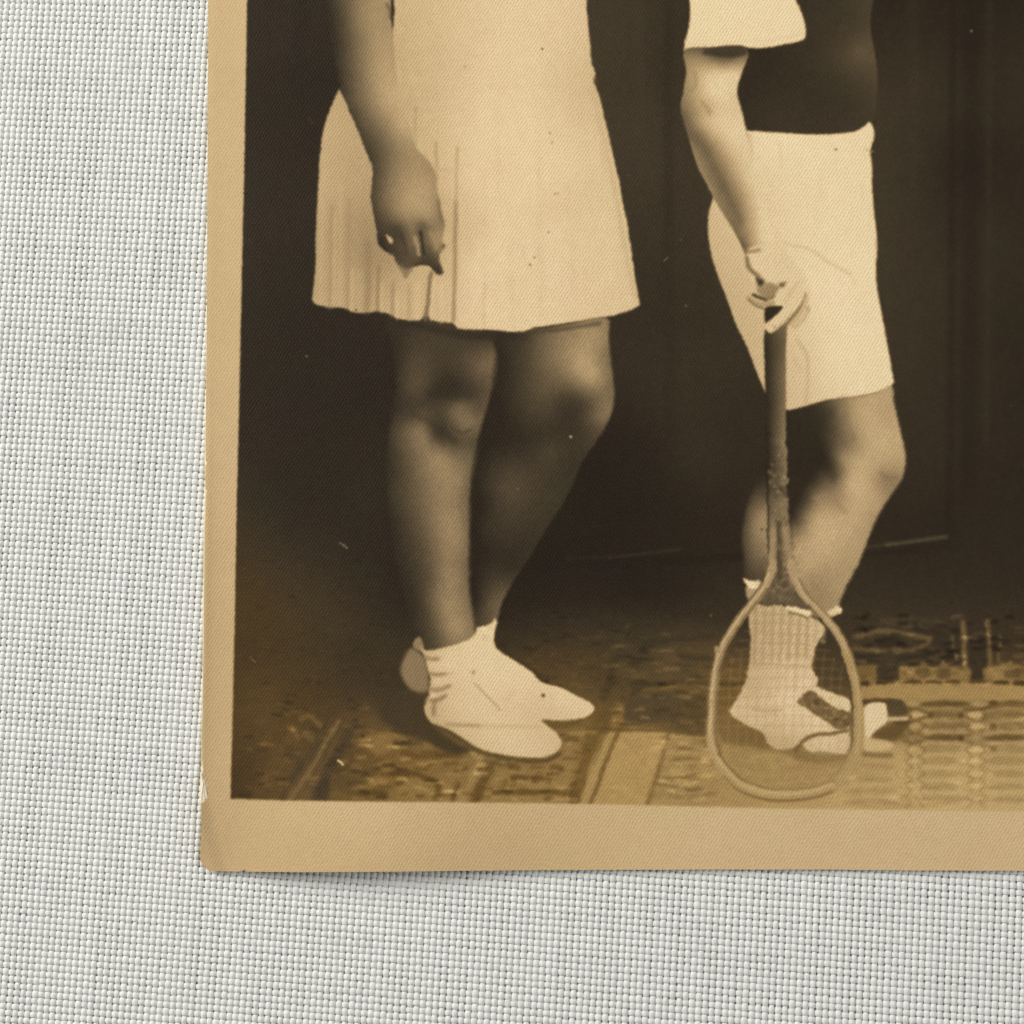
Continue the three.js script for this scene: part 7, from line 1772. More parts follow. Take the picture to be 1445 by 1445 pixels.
line([[46.05,20.1], [46.81,19.93], [47.46,19.65]], 110, 0.174, 0.093, 0.7, 0);
line([[48.55,19.87], [49.2,19.97], [49.86,20.3]], 224, 0.523, 0.093, 1, 0);
line([[49.75,20.46], [49.86,20.19]], 236, 0.349, 0.07, 0.9, 0);
// the tennis racket
area([[45.02,24.29], [46.0,24.29], [46.42,22.74], [47.37,20.97], [47.58,20.31], [45.95,20.7], [44.2,20.71], [43.77,21.04], [44.77,22.42]], 98, 0.116, 0, 1, false);
dot(45.42, 21.35, 140, 0.174, 0.5);
dot(45.89, 21.89, 60, 0.174, 0.5);
dot(45.84, 21.21, 120, 0.174, 0.5);
dot(45.52, 21.64, 130, 0.174, 0.5);
dot(46.41, 22.2, 120, 0.174, 0.5);
dot(45.68, 21.98, 60, 0.174, 0.5);
dot(46.13, 21.11, 120, 0.174, 0.5);
dot(44.8, 21.86, 130, 0.174, 0.5);
dot(44.87, 21.83, 140, 0.174, 0.5);
dot(45.37, 21.25, 120, 0.174, 0.5);
dot(46.07, 23.03, 60, 0.174, 0.5);
dot(46.45, 23.03, 120, 0.174, 0.5);
dot(45.21, 22.17, 120, 0.174, 0.5);
dot(45.09, 22.71, 120, 0.174, 0.5);
dot(46.25, 22.54, 140, 0.174, 0.5);
dot(44.94, 21.46, 130, 0.174, 0.5);
dot(45.32, 22.63, 120, 0.174, 0.5);
dot(45.19, 22.7, 140, 0.174, 0.5);
dot(45.92, 22.88, 120, 0.174, 0.5);
dot(46.42, 21.73, 130, 0.174, 0.5);
line([[45.32,22.52], [45.98,22.74], [46.19,22.19], [45.64,21.86], [45.21,22.19]], 138, 0.233, 0.087, 0.7, 0);
tones([[44.47,42.34], [45.06,42.56], [46.09,43.11], [46.08,40.39], [46.06,37.57], [45.99,34.76], [46.02,32.52], [46.0,29.73], [46.15,26.94], [46.39,24.62], [46.64,23.29], [44.78,23.19], [44.59,24.74], [44.56,26.96], [44.44,29.74], [44.42,32.53], [44.42,34.78], [44.43,39.28]], [[44.66,41.54,58], [45.16,42.1,86], [45.61,42.09,104], [45.93,41.52,104], [44.62,39.28,52], [45.23,39.27,88], [45.79,39.26,116], [44.58,35.9,48], [45.18,35.89,80], [45.74,35.88,122], [44.59,33.09,50], [45.14,33.09,84], [45.75,33.08,140], [44.62,30.86,52], [45.22,30.85,90], [45.72,30.84,128], [44.65,29.18,84], [45.2,29.18,120], [45.75,29.17,118], [44.84,26.96,140], [45.39,26.95,110], [45.88,26.95,150], [44.86,24.74,160], [45.41,24.73,90], [46.01,24.73,150], [44.95,23.63,168], [45.56,23.63,96], [46.32,23.62,160]], 0.07, 0, 1, false);
area([[44.53,44.16], [45.16,44.32], [45.91,44.19], [45.41,43.57], [44.73,43.07], [44.51,42.91]], 50, 0.081, 0, 1, false);
line([[44.45,34.78], [44.46,31.42], [44.52,28.07], [44.53,24.74]], 42, 0.174, 0.07, 0.8, 0);
dot(45.98, 28.36, 80, 0.089, 0.5);
dot(45.04, 25.5, 160, 0.123, 0.5);
dot(44.88, 30.39, 160, 0.17, 0.5);
dot(45.87, 29.53, 160, 0.098, 0.5);
dot(45.81, 29.87, 96, 0.089, 0.5);
dot(45.65, 26.65, 186, 0.109, 0.5);
dot(45.14, 25.01, 176, 0.14, 0.5);
dot(45.49, 29.77, 70, 0.167, 0.5);
dot(44.74, 31.05, 160, 0.173, 0.5);
dot(46.12, 28.4, 96, 0.102, 0.5);
dot(46.15, 25.46, 96, 0.151, 0.5);
dot(45.7, 23.42, 80, 0.162, 0.5);
dot(46.47, 24.4, 70, 0.157, 0.5);
dot(45.78, 32.09, 96, 0.129, 0.5);
dot(45.86, 30.63, 186, 0.135, 0.5);
dot(45.58, 32.4, 80, 0.128, 0.5);
dot(44.75, 30.26, 160, 0.12, 0.5);
dot(45.83, 23.64, 176, 0.093, 0.5);
dot(45.7, 23.34, 70, 0.114, 0.5);
dot(45.41, 30.65, 70, 0.097, 0.5);
dot(46.33, 25.03, 80, 0.158, 0.5);
dot(45.45, 32.45, 186, 0.086, 0.5);
dot(45.08, 29.95, 160, 0.13, 0.5);
dot(45.12, 32.04, 70, 0.161, 0.5);
dot(44.73, 25.19, 70, 0.088, 0.5);
dot(46.33, 23.31, 70, 0.129, 0.5);
dot(44.93, 27.88, 70, 0.114, 0.5);
dot(45.66, 26.39, 176, 0.106, 0.5);
dot(45.48, 23.19, 80, 0.133, 0.5);
dot(45.33, 25.75, 70, 0.134, 0.5);
dot(45.27, 32.12, 96, 0.154, 0.5);
dot(45.86, 28.91, 160, 0.164, 0.5);
dot(45.47, 32.02, 96, 0.111, 0.5);
dot(45.45, 23.54, 70, 0.104, 0.5);
dot(45.79, 27.44, 70, 0.156, 0.5);
dot(44.89, 30.4, 70, 0.169, 0.5);
dot(46.0, 28.97, 176, 0.093, 0.5);
dot(46.29, 25.98, 96, 0.143, 0.5);
dot(46.15, 24.13, 96, 0.092, 0.5);
dot(45.45, 29.5, 160, 0.148, 0.5);
dot(45.05, 28.04, 186, 0.086, 0.5);
dot(44.86, 31.66, 186, 0.098, 0.5);
dot(45.69, 32.3, 70, 0.084, 0.5);
dot(45.32, 31.43, 96, 0.17, 0.5);
dot(45.98, 27.03, 70, 0.174, 0.5);
dot(45.53, 27.18, 80, 0.091, 0.5);
dot(46.33, 25.43, 70, 0.133, 0.5);
dot(44.98, 24.3, 70, 0.104, 0.5);
dot(45.04, 30.82, 160, 0.147, 0.5);
dot(45.12, 23.62, 160, 0.118, 0.5);
dot(45.3, 29.2, 70, 0.116, 0.5);
dot(45.94, 30.28, 96, 0.171, 0.5);
dot(45.54, 28.58, 160, 0.144, 0.5);
dot(45.45, 27.62, 96, 0.119, 0.5);
dot(44.95, 24.13, 186, 0.151, 0.5);
dot(45.64, 23.86, 186, 0.136, 0.5);
dot(44.9, 24.41, 80, 0.095, 0.5);
dot(46.16, 27.63, 96, 0.131, 0.5);
dot(45.87, 25.14, 186, 0.137, 0.5);
dot(46.29, 26.98, 80, 0.11, 0.5);
dot(45.8, 29.97, 80, 0.097, 0.5);
dot(45.17, 29.11, 80, 0.12, 0.5);
dot(45.88, 25.92, 80, 0.125, 0.5);
dot(46.18, 24.62, 160, 0.084, 0.5);
dot(44.77, 23.15, 186, 0.154, 0.5);
dot(44.72, 24.19, 80, 0.164, 0.5);
dot(45.99, 26.38, 70, 0.171, 0.5);
dot(45.1, 24.45, 80, 0.154, 0.5);
dot(45.5, 31.22, 96, 0.161, 0.5);
dot(45.12, 24.02, 70, 0.111, 0.5);
line([[45.22,27.17], [45.31,25.29], [45.27,22.52]], 72, 0.233, 0.093, 0.7, 0);
line([[45.2,29.62], [45.65,29.73], [45.97,29.17]], 62, 0.407, 0.145, 0.6, 0);
line([[46.1,30.5], [46.09,30.17]], 180, 0.174, 0.058, 0.8, 0);
mottle([[44.28,34.22], [46.15,34.19], [46.7,26.94], [48.01,20.42], [43.11,20.44], [44.29,26.96]], 0.174, 0.16, 0.291, 0.407, 0.07);
area([[46.01,44.22], [46.59,45.03], [47.15,45.7], [47.65,45.35], [47.19,44.28], [46.45,43.38], [45.78,42.74], [44.94,42.13], [44.58,42.34], [44.56,42.77], [45.22,43.43]], 226, 0.087, 0, 1, false);
line([[45.45,42.55], [46.06,43.05], [46.63,43.66]], 190, 0.174, 0.128, 0.6, 0);
dot(45.23, 42.61, 176, 0.145, 0.5);
line([[44.94,26.51], [44.86,25.01], [44.79,23.52]], 166, 0.494, 0.174, 0.8, 0);
line([[45.82,26.5], [46.07,25.0], [46.27,23.68]], 164, 0.494, 0.174, 0.8, 0);
line([[45.39,27.06], [45.39,25.56], [45.27,22.8]], 82, 0.32, 0.151, 0.8, 0);
dot(45.36, 25.18, 140, 0.174, 0.6);
dot(45.29, 29.57, 156, 0.151, 0.7);
dot(45.76, 30.12, 150, 0.116, 0.6);
line([[40.99,7.55], [42.22,6.42], [43.78,5.86], [45.59,5.71], [47.61,5.93], [49.08,6.45]], 110, 0.349, 0.145, 0.85, 0.9);
line([[46.7,21.66], [47.56,20.69], [48.57,19.59], [49.52,18.22], [50.04,17.01], [50.5,15.43], [50.75,14.02], [50.88,12.39], [50.85,10.71], [50.63,9.31]], 64, 0.291, 0.105, 0.9, 0.2);
line([[50.64,9.52], [49.94,8.17], [48.82,7.04]], 132, 0.291, 0.145, 0.6, 0.8);
line([[44.24,23.08], [43.71,21.93], [42.89,20.88], [41.84,19.62], [40.95,18.25]], 56, 0.174, 0.093, 0.7, 0);
line([[44.8,23.96], [44.62,23.08], [44.09,21.92], [43.28,20.88], [42.22,19.62], [41.33,18.25], [40.6,16.77], [40.26,15.29]], 176, 0.669, 0.064, 1, 0);
line([[40.26,15.29], [40.05,13.48], [39.98,12.12], [39.91,10.7], [40.24,9.07], [40.99,7.93]], 182, 0.785, 0.076, 1, 0.3);
line([[40.24,9.07], [40.99,7.93], [42.22,6.8], [43.79,6.24], [45.6,6.08], [47.62,6.31], [49.08,6.82]], 178, 0.756, 0.116, 0.95, 0.5);
line([[46.22,23.95], [46.52,22.68], [47.05,21.66], [47.91,20.69], [48.92,19.59], [49.88,18.22], [50.39,17.01]], 176, 0.64, 0.064, 1, 0);
line([[50.39,17.01], [50.85,15.43], [51.1,14.02], [51.23,12.39], [51.2,10.71]], 172, 0.756, 0.076, 1, 0.5);
line([[51.23,12.39], [51.2,10.71], [50.9,9.31], [50.21,7.96], [49.08,6.82]], 178, 0.814, 0.128, 0.9, 0.5);
line([[44.47,24.02], [44.29,23.14], [43.76,21.98], [42.95,20.94], [41.89,19.68], [41.0,18.3], [40.27,16.82], [39.93,15.34], [39.72,13.54], [39.65,12.17], [39.58,10.75]], 92, 0.14, 0.093, 0.65, 0.4);
line([[44.42,21.92], [43.6,20.88], [42.55,19.62], [41.66,18.25], [40.93,16.77], [40.58,15.29], [40.37,13.48], [40.3,12.12], [40.24,10.7], [40.57,9.07]], 88, 0.151, 0.093, 0.65, 0.4);
line([[40.41,9.42], [41.16,8.29], [42.39,7.15], [43.95,6.59], [45.76,6.43], [47.79,6.66], [49.25,7.17]], 118, 0.151, 0.105, 0.75, 0.9);
line([[46.85,22.68], [47.38,21.66], [48.24,20.69], [49.25,19.59], [50.2,18.22], [50.72,17.01], [51.18,15.43], [51.42,14.02]], 104, 0.14, 0.093, 0.6, 0.4);
line([[44.51,23.08], [43.98,21.92], [43.17,20.88], [42.11,19.62], [41.22,18.25], [40.49,16.77], [40.15,15.29], [39.94,13.48], [39.87,12.12], [39.8,10.7]], 206, 0.233, 0.105, 0.75, 0);
line([[39.94,10.75], [40.27,9.12], [41.02,7.99], [42.25,6.85], [43.82,6.29], [45.62,6.14], [47.65,6.36], [49.11,6.88]], 204, 0.262, 0.116, 0.65, 0.4);
line([[46.55,22.68], [47.08,21.66], [47.94,20.69], [48.95,19.59], [49.9,18.22], [50.42,17.01]], 204, 0.203, 0.105, 0.6, 0);
line([[50.91,15.43], [51.15,14.02], [51.28,12.39], [51.25,10.71], [50.95,9.31]], 200, 0.233, 0.116, 0.5, 0.4);
line([[44.28,21.87], [43.47,20.82], [42.41,19.56], [41.52,18.19], [40.79,16.71], [40.45,15.23], [40.24,13.43], [40.17,12.06], [40.1,10.65], [40.43,9.02]], 140, 0.174, 0.093, 0.5, 0.6);
line([[48.05,20.75], [49.06,19.64], [50.01,18.27], [50.53,17.07], [50.99,15.49], [51.23,14.07], [51.36,12.44]], 190, 0.174, 0.093, 0.5, 0.5);
line([[42.28,7.02], [43.84,6.45], [45.65,6.3], [47.68,6.52], [49.14,7.04]], 196, 0.233, 0.116, 0.6, 0.5);
area([[40.28,17.48], [40.55,17.54], [40.66,17.04], [40.33,16.93]], 170, 0.081, 0.2, 1, false);
dot(42.27, 19.49, 140, 0.093, 0.35);
dot(45.03, 25.1, 140, 0.093, 0.35);
dot(42.9, 20.31, 205, 0.093, 0.35);
dot(44.87, 26.91, 205, 0.093, 0.35);
dot(41.34, 18.13, 130, 0.093, 0.35);
dot(41.06, 17.67, 140, 0.093, 0.35);
dot(44.0, 21.84, 205, 0.093, 0.35);
dot(40.11, 15.42, 130, 0.093, 0.35);
dot(42.5, 20.02, 205, 0.093, 0.35);
dot(43.62, 21.23, 205, 0.093, 0.35);
dot(45.02, 24.34, 130, 0.093, 0.35);
dot(39.97, 14.32, 205, 0.093, 0.35);
dot(40.57, 16.24, 130, 0.093, 0.35);
dot(40.16, 13.95, 130, 0.093, 0.35);
dot(39.98, 13.28, 130, 0.093, 0.35);
dot(41.43, 18.06, 140, 0.093, 0.35);
dot(42.66, 20.07, 205, 0.093, 0.35);
dot(40.36, 16.32, 205, 0.093, 0.35);
dot(43.54, 21.11, 140, 0.093, 0.35);
dot(44.68, 23.3, 130, 0.093, 0.35);
dot(41.8, 19.13, 205, 0.093, 0.35);
dot(44.68, 25.7, 130, 0.093, 0.35);
dot(44.01, 21.67, 205, 0.093, 0.35);
dot(42.26, 19.69, 140, 0.093, 0.35);
dot(42.97, 20.25, 140, 0.093, 0.35);
dot(43.69, 21.31, 130, 0.093, 0.35);
dot(44.72, 25.23, 205, 0.093, 0.35);
dot(40.13, 12.47, 130, 0.093, 0.35);
dot(44.54, 23.44, 205, 0.093, 0.35);
dot(44.19, 22.45, 140, 0.093, 0.35);
dot(44.1, 22.08, 205, 0.093, 0.35);
dot(44.86, 25.74, 205, 0.093, 0.35);
dot(42.12, 19.18, 205, 0.093, 0.35);
dot(40.02, 12.8, 130, 0.093, 0.35);
dot(43.43, 20.99, 140, 0.093, 0.35);
dot(40.27, 14.94, 140, 0.093, 0.35);
dot(39.89, 13.16, 130, 0.093, 0.35);
dot(41.31, 17.95, 140, 0.093, 0.35);
dot(45.07, 25.78, 205, 0.093, 0.35);
dot(45.03, 24.63, 140, 0.093, 0.35);
line([[43.02,19.4], [45.66,19.49], [48.02,19.37]], 165, 0.105, 0.058, 0.28, 0);
line([[42.61,18.65], [45.65,18.75], [48.37,18.63]], 165, 0.105, 0.058, 0.28, 0);
line([[42.19,17.91], [45.64,18.01], [48.72,17.89]], 165, 0.105, 0.058, 0.28, 0);
line([[41.78,17.17], [45.63,17.27], [49.07,17.15]], 165, 0.105, 0.058, 0.28, 0);
line([[41.37,16.44], [45.62,16.53], [49.42,16.42]], 165, 0.105, 0.058, 0.28, 0);
line([[40.95,15.7], [45.6,15.8], [49.77,15.68]], 165, 0.105, 0.058, 0.28, 0);
line([[40.54,14.96], [45.59,15.06], [50.12,14.94]], 165, 0.105, 0.058, 0.28, 0);
line([[40.41,14.22], [45.58,14.32], [50.21,14.21]], 165, 0.105, 0.058, 0.28, 0);
line([[40.4,13.48], [45.57,13.59], [50.2,13.47]], 165, 0.105, 0.058, 0.28, 0);
line([[40.39,12.74], [45.56,12.85], [50.18,12.74]], 165, 0.105, 0.058, 0.28, 0);
line([[40.38,12.01], [45.55,12.12], [50.17,12.01]], 165, 0.105, 0.058, 0.28, 0);
line([[40.38,11.27], [45.54,11.38], [50.16,11.28]], 165, 0.105, 0.058, 0.28, 0);
mottle([[39.61,27.0], [51.93,26.89], [51.79,5.38], [39.11,5.33]], 0.465, 0.035, 0.465, 0.465, 0.041);
mottle([[14.31,43.22], [32.22,42.9], [32.18,34.94], [23.19,18.2], [17.03,17.66], [14.41,29.48]], 0.349, 0.09, 0.233, 0.291, 0.029);
mottle([[7.92,74.13], [34.67,73.17], [34.46,42.58], [8.25,44.49]], 0.233, 0.012, 0.814, 1.744, 0.029);
mottle([[8.51,74.11], [14.98,73.88], [19.14,55.92], [19.17,46.6], [12.83,49.06], [11.59,58.48], [8.59,66.89]], 0.233, 0.05, 0.233, 0.291, 0.017);
mottle([[37.75,65.97], [43.7,65.78], [46.25,48.34], [48.12,43.75], [44.51,42.68], [42.92,48.99], [37.7,60.11]], 0.174, 0.035, 0.233, 0.291, 0.012);
mottle([[46.07,35.88], [55.43,37.99], [55.83,31.29], [50.72,19.75], [46.39,20.86]], 0.233, 0.05, 0.291, 0.349, 0.017);
line([[41.64,16.52], [41.4,14.85], [41.17,9.02]], 168, 0.105, 0.058, 0.26, 0);
line([[42.35,17.01], [42.11,14.85], [41.87,8.69]], 168, 0.105, 0.058, 0.26, 0);
line([[43.07,17.5], [42.82,14.84], [42.57,8.37]], 168, 0.105, 0.058, 0.26, 0);
line([[43.78,17.99], [43.52,14.84], [43.27,8.05]], 168, 0.105, 0.058, 0.26, 0);
line([[44.5,18.48], [44.23,14.84], [43.97,7.72]], 168, 0.105, 0.058, 0.26, 0);
line([[45.22,18.97], [44.94,14.84], [44.67,7.4]], 168, 0.105, 0.058, 0.26, 0);
line([[45.92,18.97], [45.64,14.84], [45.37,7.4]], 168, 0.105, 0.058, 0.26, 0);
line([[46.62,18.48], [46.35,14.84], [46.08,7.73]], 168, 0.105, 0.058, 0.26, 0);
line([[47.32,17.98], [47.05,14.84], [46.79,8.06]], 168, 0.105, 0.058, 0.26, 0);
line([[48.02,17.48], [47.76,14.84], [47.49,8.38]], 168, 0.105, 0.058, 0.26, 0);
line([[48.72,16.99], [48.46,14.84], [48.2,8.71]], 168, 0.105, 0.058, 0.26, 0);
line([[49.41,16.5], [49.17,14.84], [48.9,9.03]], 168, 0.105, 0.058, 0.26, 0);
line([[50.11,16.01], [49.87,14.83], [49.61,9.36]], 168, 0.105, 0.058, 0.26, 0);
soften([[1.39,74.97], [70.57,72.47], [68.47,4.65], [2.01,5.18]], 0.233, 0.032);
// specks, fibres and scratches on the surface of the print
dot(26.9, 65.84, 70, 0.093, 0.85);
dot(10.97, 25.55, 150, 0.087, 0.85);
dot(11.26, 25.38, 160, 0.076, 0.85);
dot(7.83, 40.91, 170, 0.081, 0.85);
dot(61.08, 66.22, 170, 0.093, 0.85);
dot(29.09, 34.07, 230, 0.105, 0.85);
dot(24.87, 29.94, 150, 0.076, 0.85);
dot(11.83, 44.6, 60, 0.087, 0.85);
dot(25.9, 48.03, 120, 0.093, 0.85);
dot(26.24, 48.6, 110, 0.076, 0.85);
dot(27.38, 50.66, 120, 0.076, 0.85);
dot(50.28, 56.86, 110, 0.093, 0.85);
dot(27.9, 53.78, 140, 0.07, 0.85);
dot(27.51, 58.81, 140, 0.076, 0.85);
dot(27.68, 58.04, 150, 0.076, 0.85);
dot(28.13, 53.83, 160, 0.07, 0.85);
dot(38.29, 44.45, 140, 0.076, 0.85);
dot(20.61, 64.55, 150, 0.081, 0.85);
dot(39.98, 19.9, 170, 0.07, 0.85);
dot(63.41, 36.08, 70, 0.093, 0.85);
dot(44.01, 26.57, 60, 0.081, 0.85);
dot(3.6, 16.75, 140, 0.07, 0.85);
dot(12.69, 10.56, 40, 0.105, 0.85);
dot(23.58, 22.54, 120, 0.07, 0.85);
dot(37.95, 49.79, 110, 0.07, 0.85);
line([[10.62,25.78], [10.97,25.66], [11.26,25.38]], 150, 0.093, 0.041, 0.8, 0);
line([[10.79,8.63], [10.96,8.52], [11.19,8.3]], 228, 0.174, 0.041, 1, 0);
line([[3.72,16.58], [4.01,16.36]], 150, 0.076, 0.035, 0.7, 0);
line([[36.58,48.15], [36.87,48.43]], 150, 0.081, 0.035, 0.6, 0);
line([[33.64,55.15], [33.93,55.14]], 90, 0.093, 0.047, 0.6, 0);
line([[7.72,60.65], [8.19,60.11]], 76, 0.087, 0.047, 0.6, 0);

// sepia: the colours that the print's tones have
const RAMP = [[0, 0, 0], [30, 21, 9], [45, 35, 20], [62, 52, 34], [85, 71, 47], [110, 93, 64], [140, 118, 82], [170, 144, 100], [200, 172, 122], [218, 191, 142], [238, 216, 166], [255, 236, 190]];
function sepia(t, g, out) {
  let k = 1;
  while (k < RAMP.length - 1 && RAMP[k][0] < t) k++;
  const a = RAMP[k - 1], b = RAMP[k], u = clamp((t - a[0]) / (b[0] - a[0]), 0, 1);
  out[0] = t; out[1] = (a[1] + (b[1] - a[1]) * u) * 0.993 * (1 - g * (t < 110 ? 0.11 : 0.11 - 0.07 * Math.min(1, (t - 110) / 50))); out[2] = (a[2] + (b[2] - a[2]) * u) * 1.02 * (1 - g * (t < 110 ? 0.42 : 0.42 - 0.22 * Math.min(1, (t - 110) / 50)));
}
const photoMap = (() => {
  const d = new Uint8Array(TEX * TEX * 4), c = [0, 0, 0], R = rng(5);
  for (let y = 0; y < TEX; y++) for (let x = 0; x < TEX; x++) {
    const i = y * TEX + x, o = ((TEX - 1 - y) * TEX + x) * 4;
    const grain = (R() + R() + R() - 1.5) * 5 + (vnoise(x * 0.31, y * 0.31) - 0.5) * 8 + (vnoise(x * 0.09, y * 0.09) - 0.5) * 3.5;
    const stain = fbm(x * 0.006, y * 0.006) * 2.2 + fbm(x * 0.02 + 50, y * 0.02) * 1.6;
    const wx = clamp(x + (vnoise(x * 0.2, y * 0.2 + 400) - 0.5) * 1.5 + (R() - 0.5) * 0.5, 0, TEX - 2), wy = clamp(y + (vnoise(x * 0.2 + 300, y * 0.2) - 0.5) * 1.5 + (R() - 0.5) * 0.5, 0, TEX - 2);
    const ix = Math.floor(wx), iy = Math.floor(wy), fx = wx - ix, fy = wy - iy, q0 = iy * TEX + ix;
    const mixed = (tone[q0] * (1 - fx) + tone[q0 + 1] * fx) * (1 - fy) + (tone[q0 + TEX] * (1 - fx) + tone[q0 + TEX + 1] * fx) * fy;
    const t = mixed, k = 0.85 + 0.15 * Math.min(1, t / 120);
    sepia(clamp(t + grain * k * 0.8 + stain * k, 4, 252), gold[i], c);
    const tint = (fbm(x * 0.012 + 11, y * 0.012 + 5)) * 2.2;
    d[o] = clamp(c[0] + tint * 0.5, 0, 255); d[o + 1] = clamp(c[1] - tint * 0.5, 0, 255); d[o + 2] = clamp(c[2] + tint * 0.4, 0, 255); d[o + 3] = 255;
  }
  const t = new THREE.DataTexture(d, TEX, TEX);
  t.colorSpace = THREE.SRGBColorSpace; t.magFilter = THREE.LinearFilter; t.needsUpdate = true;
  return t;
})();
// the embossed silk surface of the paper: short slanting ridges
const embossMap = (() => {
  const d = new Uint8Array(TEX * TEX);
  const ca = Math.cos(58 * Math.PI / 180), sa = Math.sin(58 * Math.PI / 180);
  for (let y = 0; y < TEX; y++) for (let x = 0; x < TEX; x++) {
    const X = x / S, Y = y / S, u = X * ca + Y * sa, v = -X * sa + Y * ca;    // u runs along a ridge
    const row = v / 0.235 + fbm(X * 0.9 + 40, Y * 0.9) * 0.45, k = Math.floor(row), break_ = u / 0.36 + hash2(k, 7) * 9 + fbm(X * 1.3, Y * 1.3) * 0.8;
    const ridge = 0.5 - 0.5 * Math.cos(2 * Math.PI * row), cut = 0.6 + 0.4 * Math.cos(2 * Math.PI * break_);
    d[y * TEX + x] = 255 * clamp(ridge * cut * 0.8 + 0.2 * vnoise(X * 9, Y * 9), 0, 1);
  }
  const t = new THREE.DataTexture(d, TEX, TEX, THREE.RedFormat);
  t.magFilter = THREE.LinearFilter; t.needsUpdate = true;
  return t;
})();

// ---------------------------------------------------------------- the sheet itself: thin paper on a card, with worn edges
const LEFT = [[-0.01, 0.62], [0.13, 0.42], [0.24, 0.22], [0.57, 0.05], [0.65, -0.07], [0.92, -0.15], [2.13, -0.13], [3.68, -0.03], [4.45, -0.09], [5.25, -0.09], [5.39, 0.16], [5.67, 0.36], [6.11, 0.41], [6.66, 0.36], [7.16, 0.19], [7.35, -0.09], [7.49, -0.13], [7.77, 0.04], [8.66, -0.12], [10.44, -0.17], [13.23, -0.16], [18.28, -0.17], [26.2, -0.23], [29.74, -0.19], [30.14, -0.1], [30.26, -0.26], [32.09, -0.28], [32.21, -0.14], [32.61, -0.17], [32.9, -0.27], [35.37, -0.3], [46.99, -0.43], [58.8, -0.57], [70.8, -0.73], [75.66, -0.79]], BOTTOM = [[-0.17, 0.15], [0.28, 0.05], [0.68, -0.02], [3.06, -0.04], [3.17, 0.0], [3.31, 0.2], [3.48, 0.01], [3.56, -0.03], [8.18, 0.01], [17.67, 0.13], [23.21, 0.2], [31.99, 0.29], [39.6, 0.37], [48.22, 0.43], [54.89, 0.41], [63.35, 0.44], [71.47, 0.47]], PICLEFT = [[-0.6, 2.27], [5.62, 2.23], [9.89, 2.25], [18.27, 2.26], [29.6, 2.28], [34.19, 2.33], [45.18, 2.4], [58.72, 2.49], [70.69, 2.51], [75.54, 2.51]], PICBOTTOM = [[-0.95, 5.66], [2.23, 5.62], [6.42, 5.52], [15.41, 5.45], [23.2, 5.4], [32.02, 5.3], [44.26, 5.05], [50.44, 4.97], [57.92, 4.9], [71.62, 4.88]], CARDLEFT = [[-0.01, 0.68], [0.1, 0.51], [0.24, 0.28], [0.54, 0.05], [1.03, -0.09], [2.13, -0.07], [3.51, -0.01], [4.34, -0.13], [5.44, -0.18], [6.55, -0.23], [7.33, -0.26], [7.94, -0.17], [9.33, -0.23], [12.67, -0.24], [18.28, -0.28], [26.21, -0.35], [29.63, -0.31], [32.5, -0.39], [35.37, -0.38], [44.07, -0.43], [50.51, -0.46], [58.8, -0.54], [70.8, -0.7], [75.65, -0.76]], CARDBOTTOM = [[-0.17, 0.21], [0.28, 0.08], [0.68, 0.02], [3.17, 0.01], [3.45, 0.02], [8.18, 0.05], [17.67, 0.17], [31.99, 0.32], [48.22, 0.46], [54.89, 0.44], [63.35, 0.47], [71.47, 0.5]];
function along(list, v) {                                          // list of [position, value]
  if (v <= list[0][0]) return list[0][1];
  for (let i = 1; i < list.length; i++) if (v <= list[i][0]) { const [a, b] = list[i - 1], [c, d] = list[i]; return b + (d - b) * (v - a) / (c - a); }
  return list[list.length - 1][1];
}
const TOP = 76.5, RIGHT = 76.5;
const CREASE = [[0.02, 3.62], [1.02, -0.06]];
// how high the sheet stands over the cloth, mm: it is not quite flat
function lift(x, y) {
  const b = Math.max(0, y), near = Math.exp(-b * b / (2 * 7 * 7));
  const bow = 0.95 * near * Math.exp(-((x - 12) ** 2) / (2 * 7.5 * 7.5));
  const bow2 = 0.03 * near;
  const edge = 0.13 * Math.exp(-Math.max(0, x) / 0.55) * clamp((46 - y) / 20, 0.2, 1) * clamp(y / 6, 0.2, 1);
  // the bent corner
  const [[ax, ay], [bx, by]] = CREASE, l = Math.hypot(bx - ax, by - ay), d = ((x - ax) * (by - ay) - (y - ay) * (bx - ax)) / l;
  const bent = d < 0 ? Math.max(-0.2, d * 0.22) : 0;
  const corner = Math.exp(-(x * x + y * y) / 18);
  return 0.02 + (bow + bow2) * (1 - corner * 0.9) + edge + bent * 0.8 + 0.05 * fbm(x * 0.08 + 3, y * 0.08);
}
const grade = (a, b, n, p = 1) => Array.from({ length: n }, (_, i) => a + (b - a) * Math.pow(i / n, p));
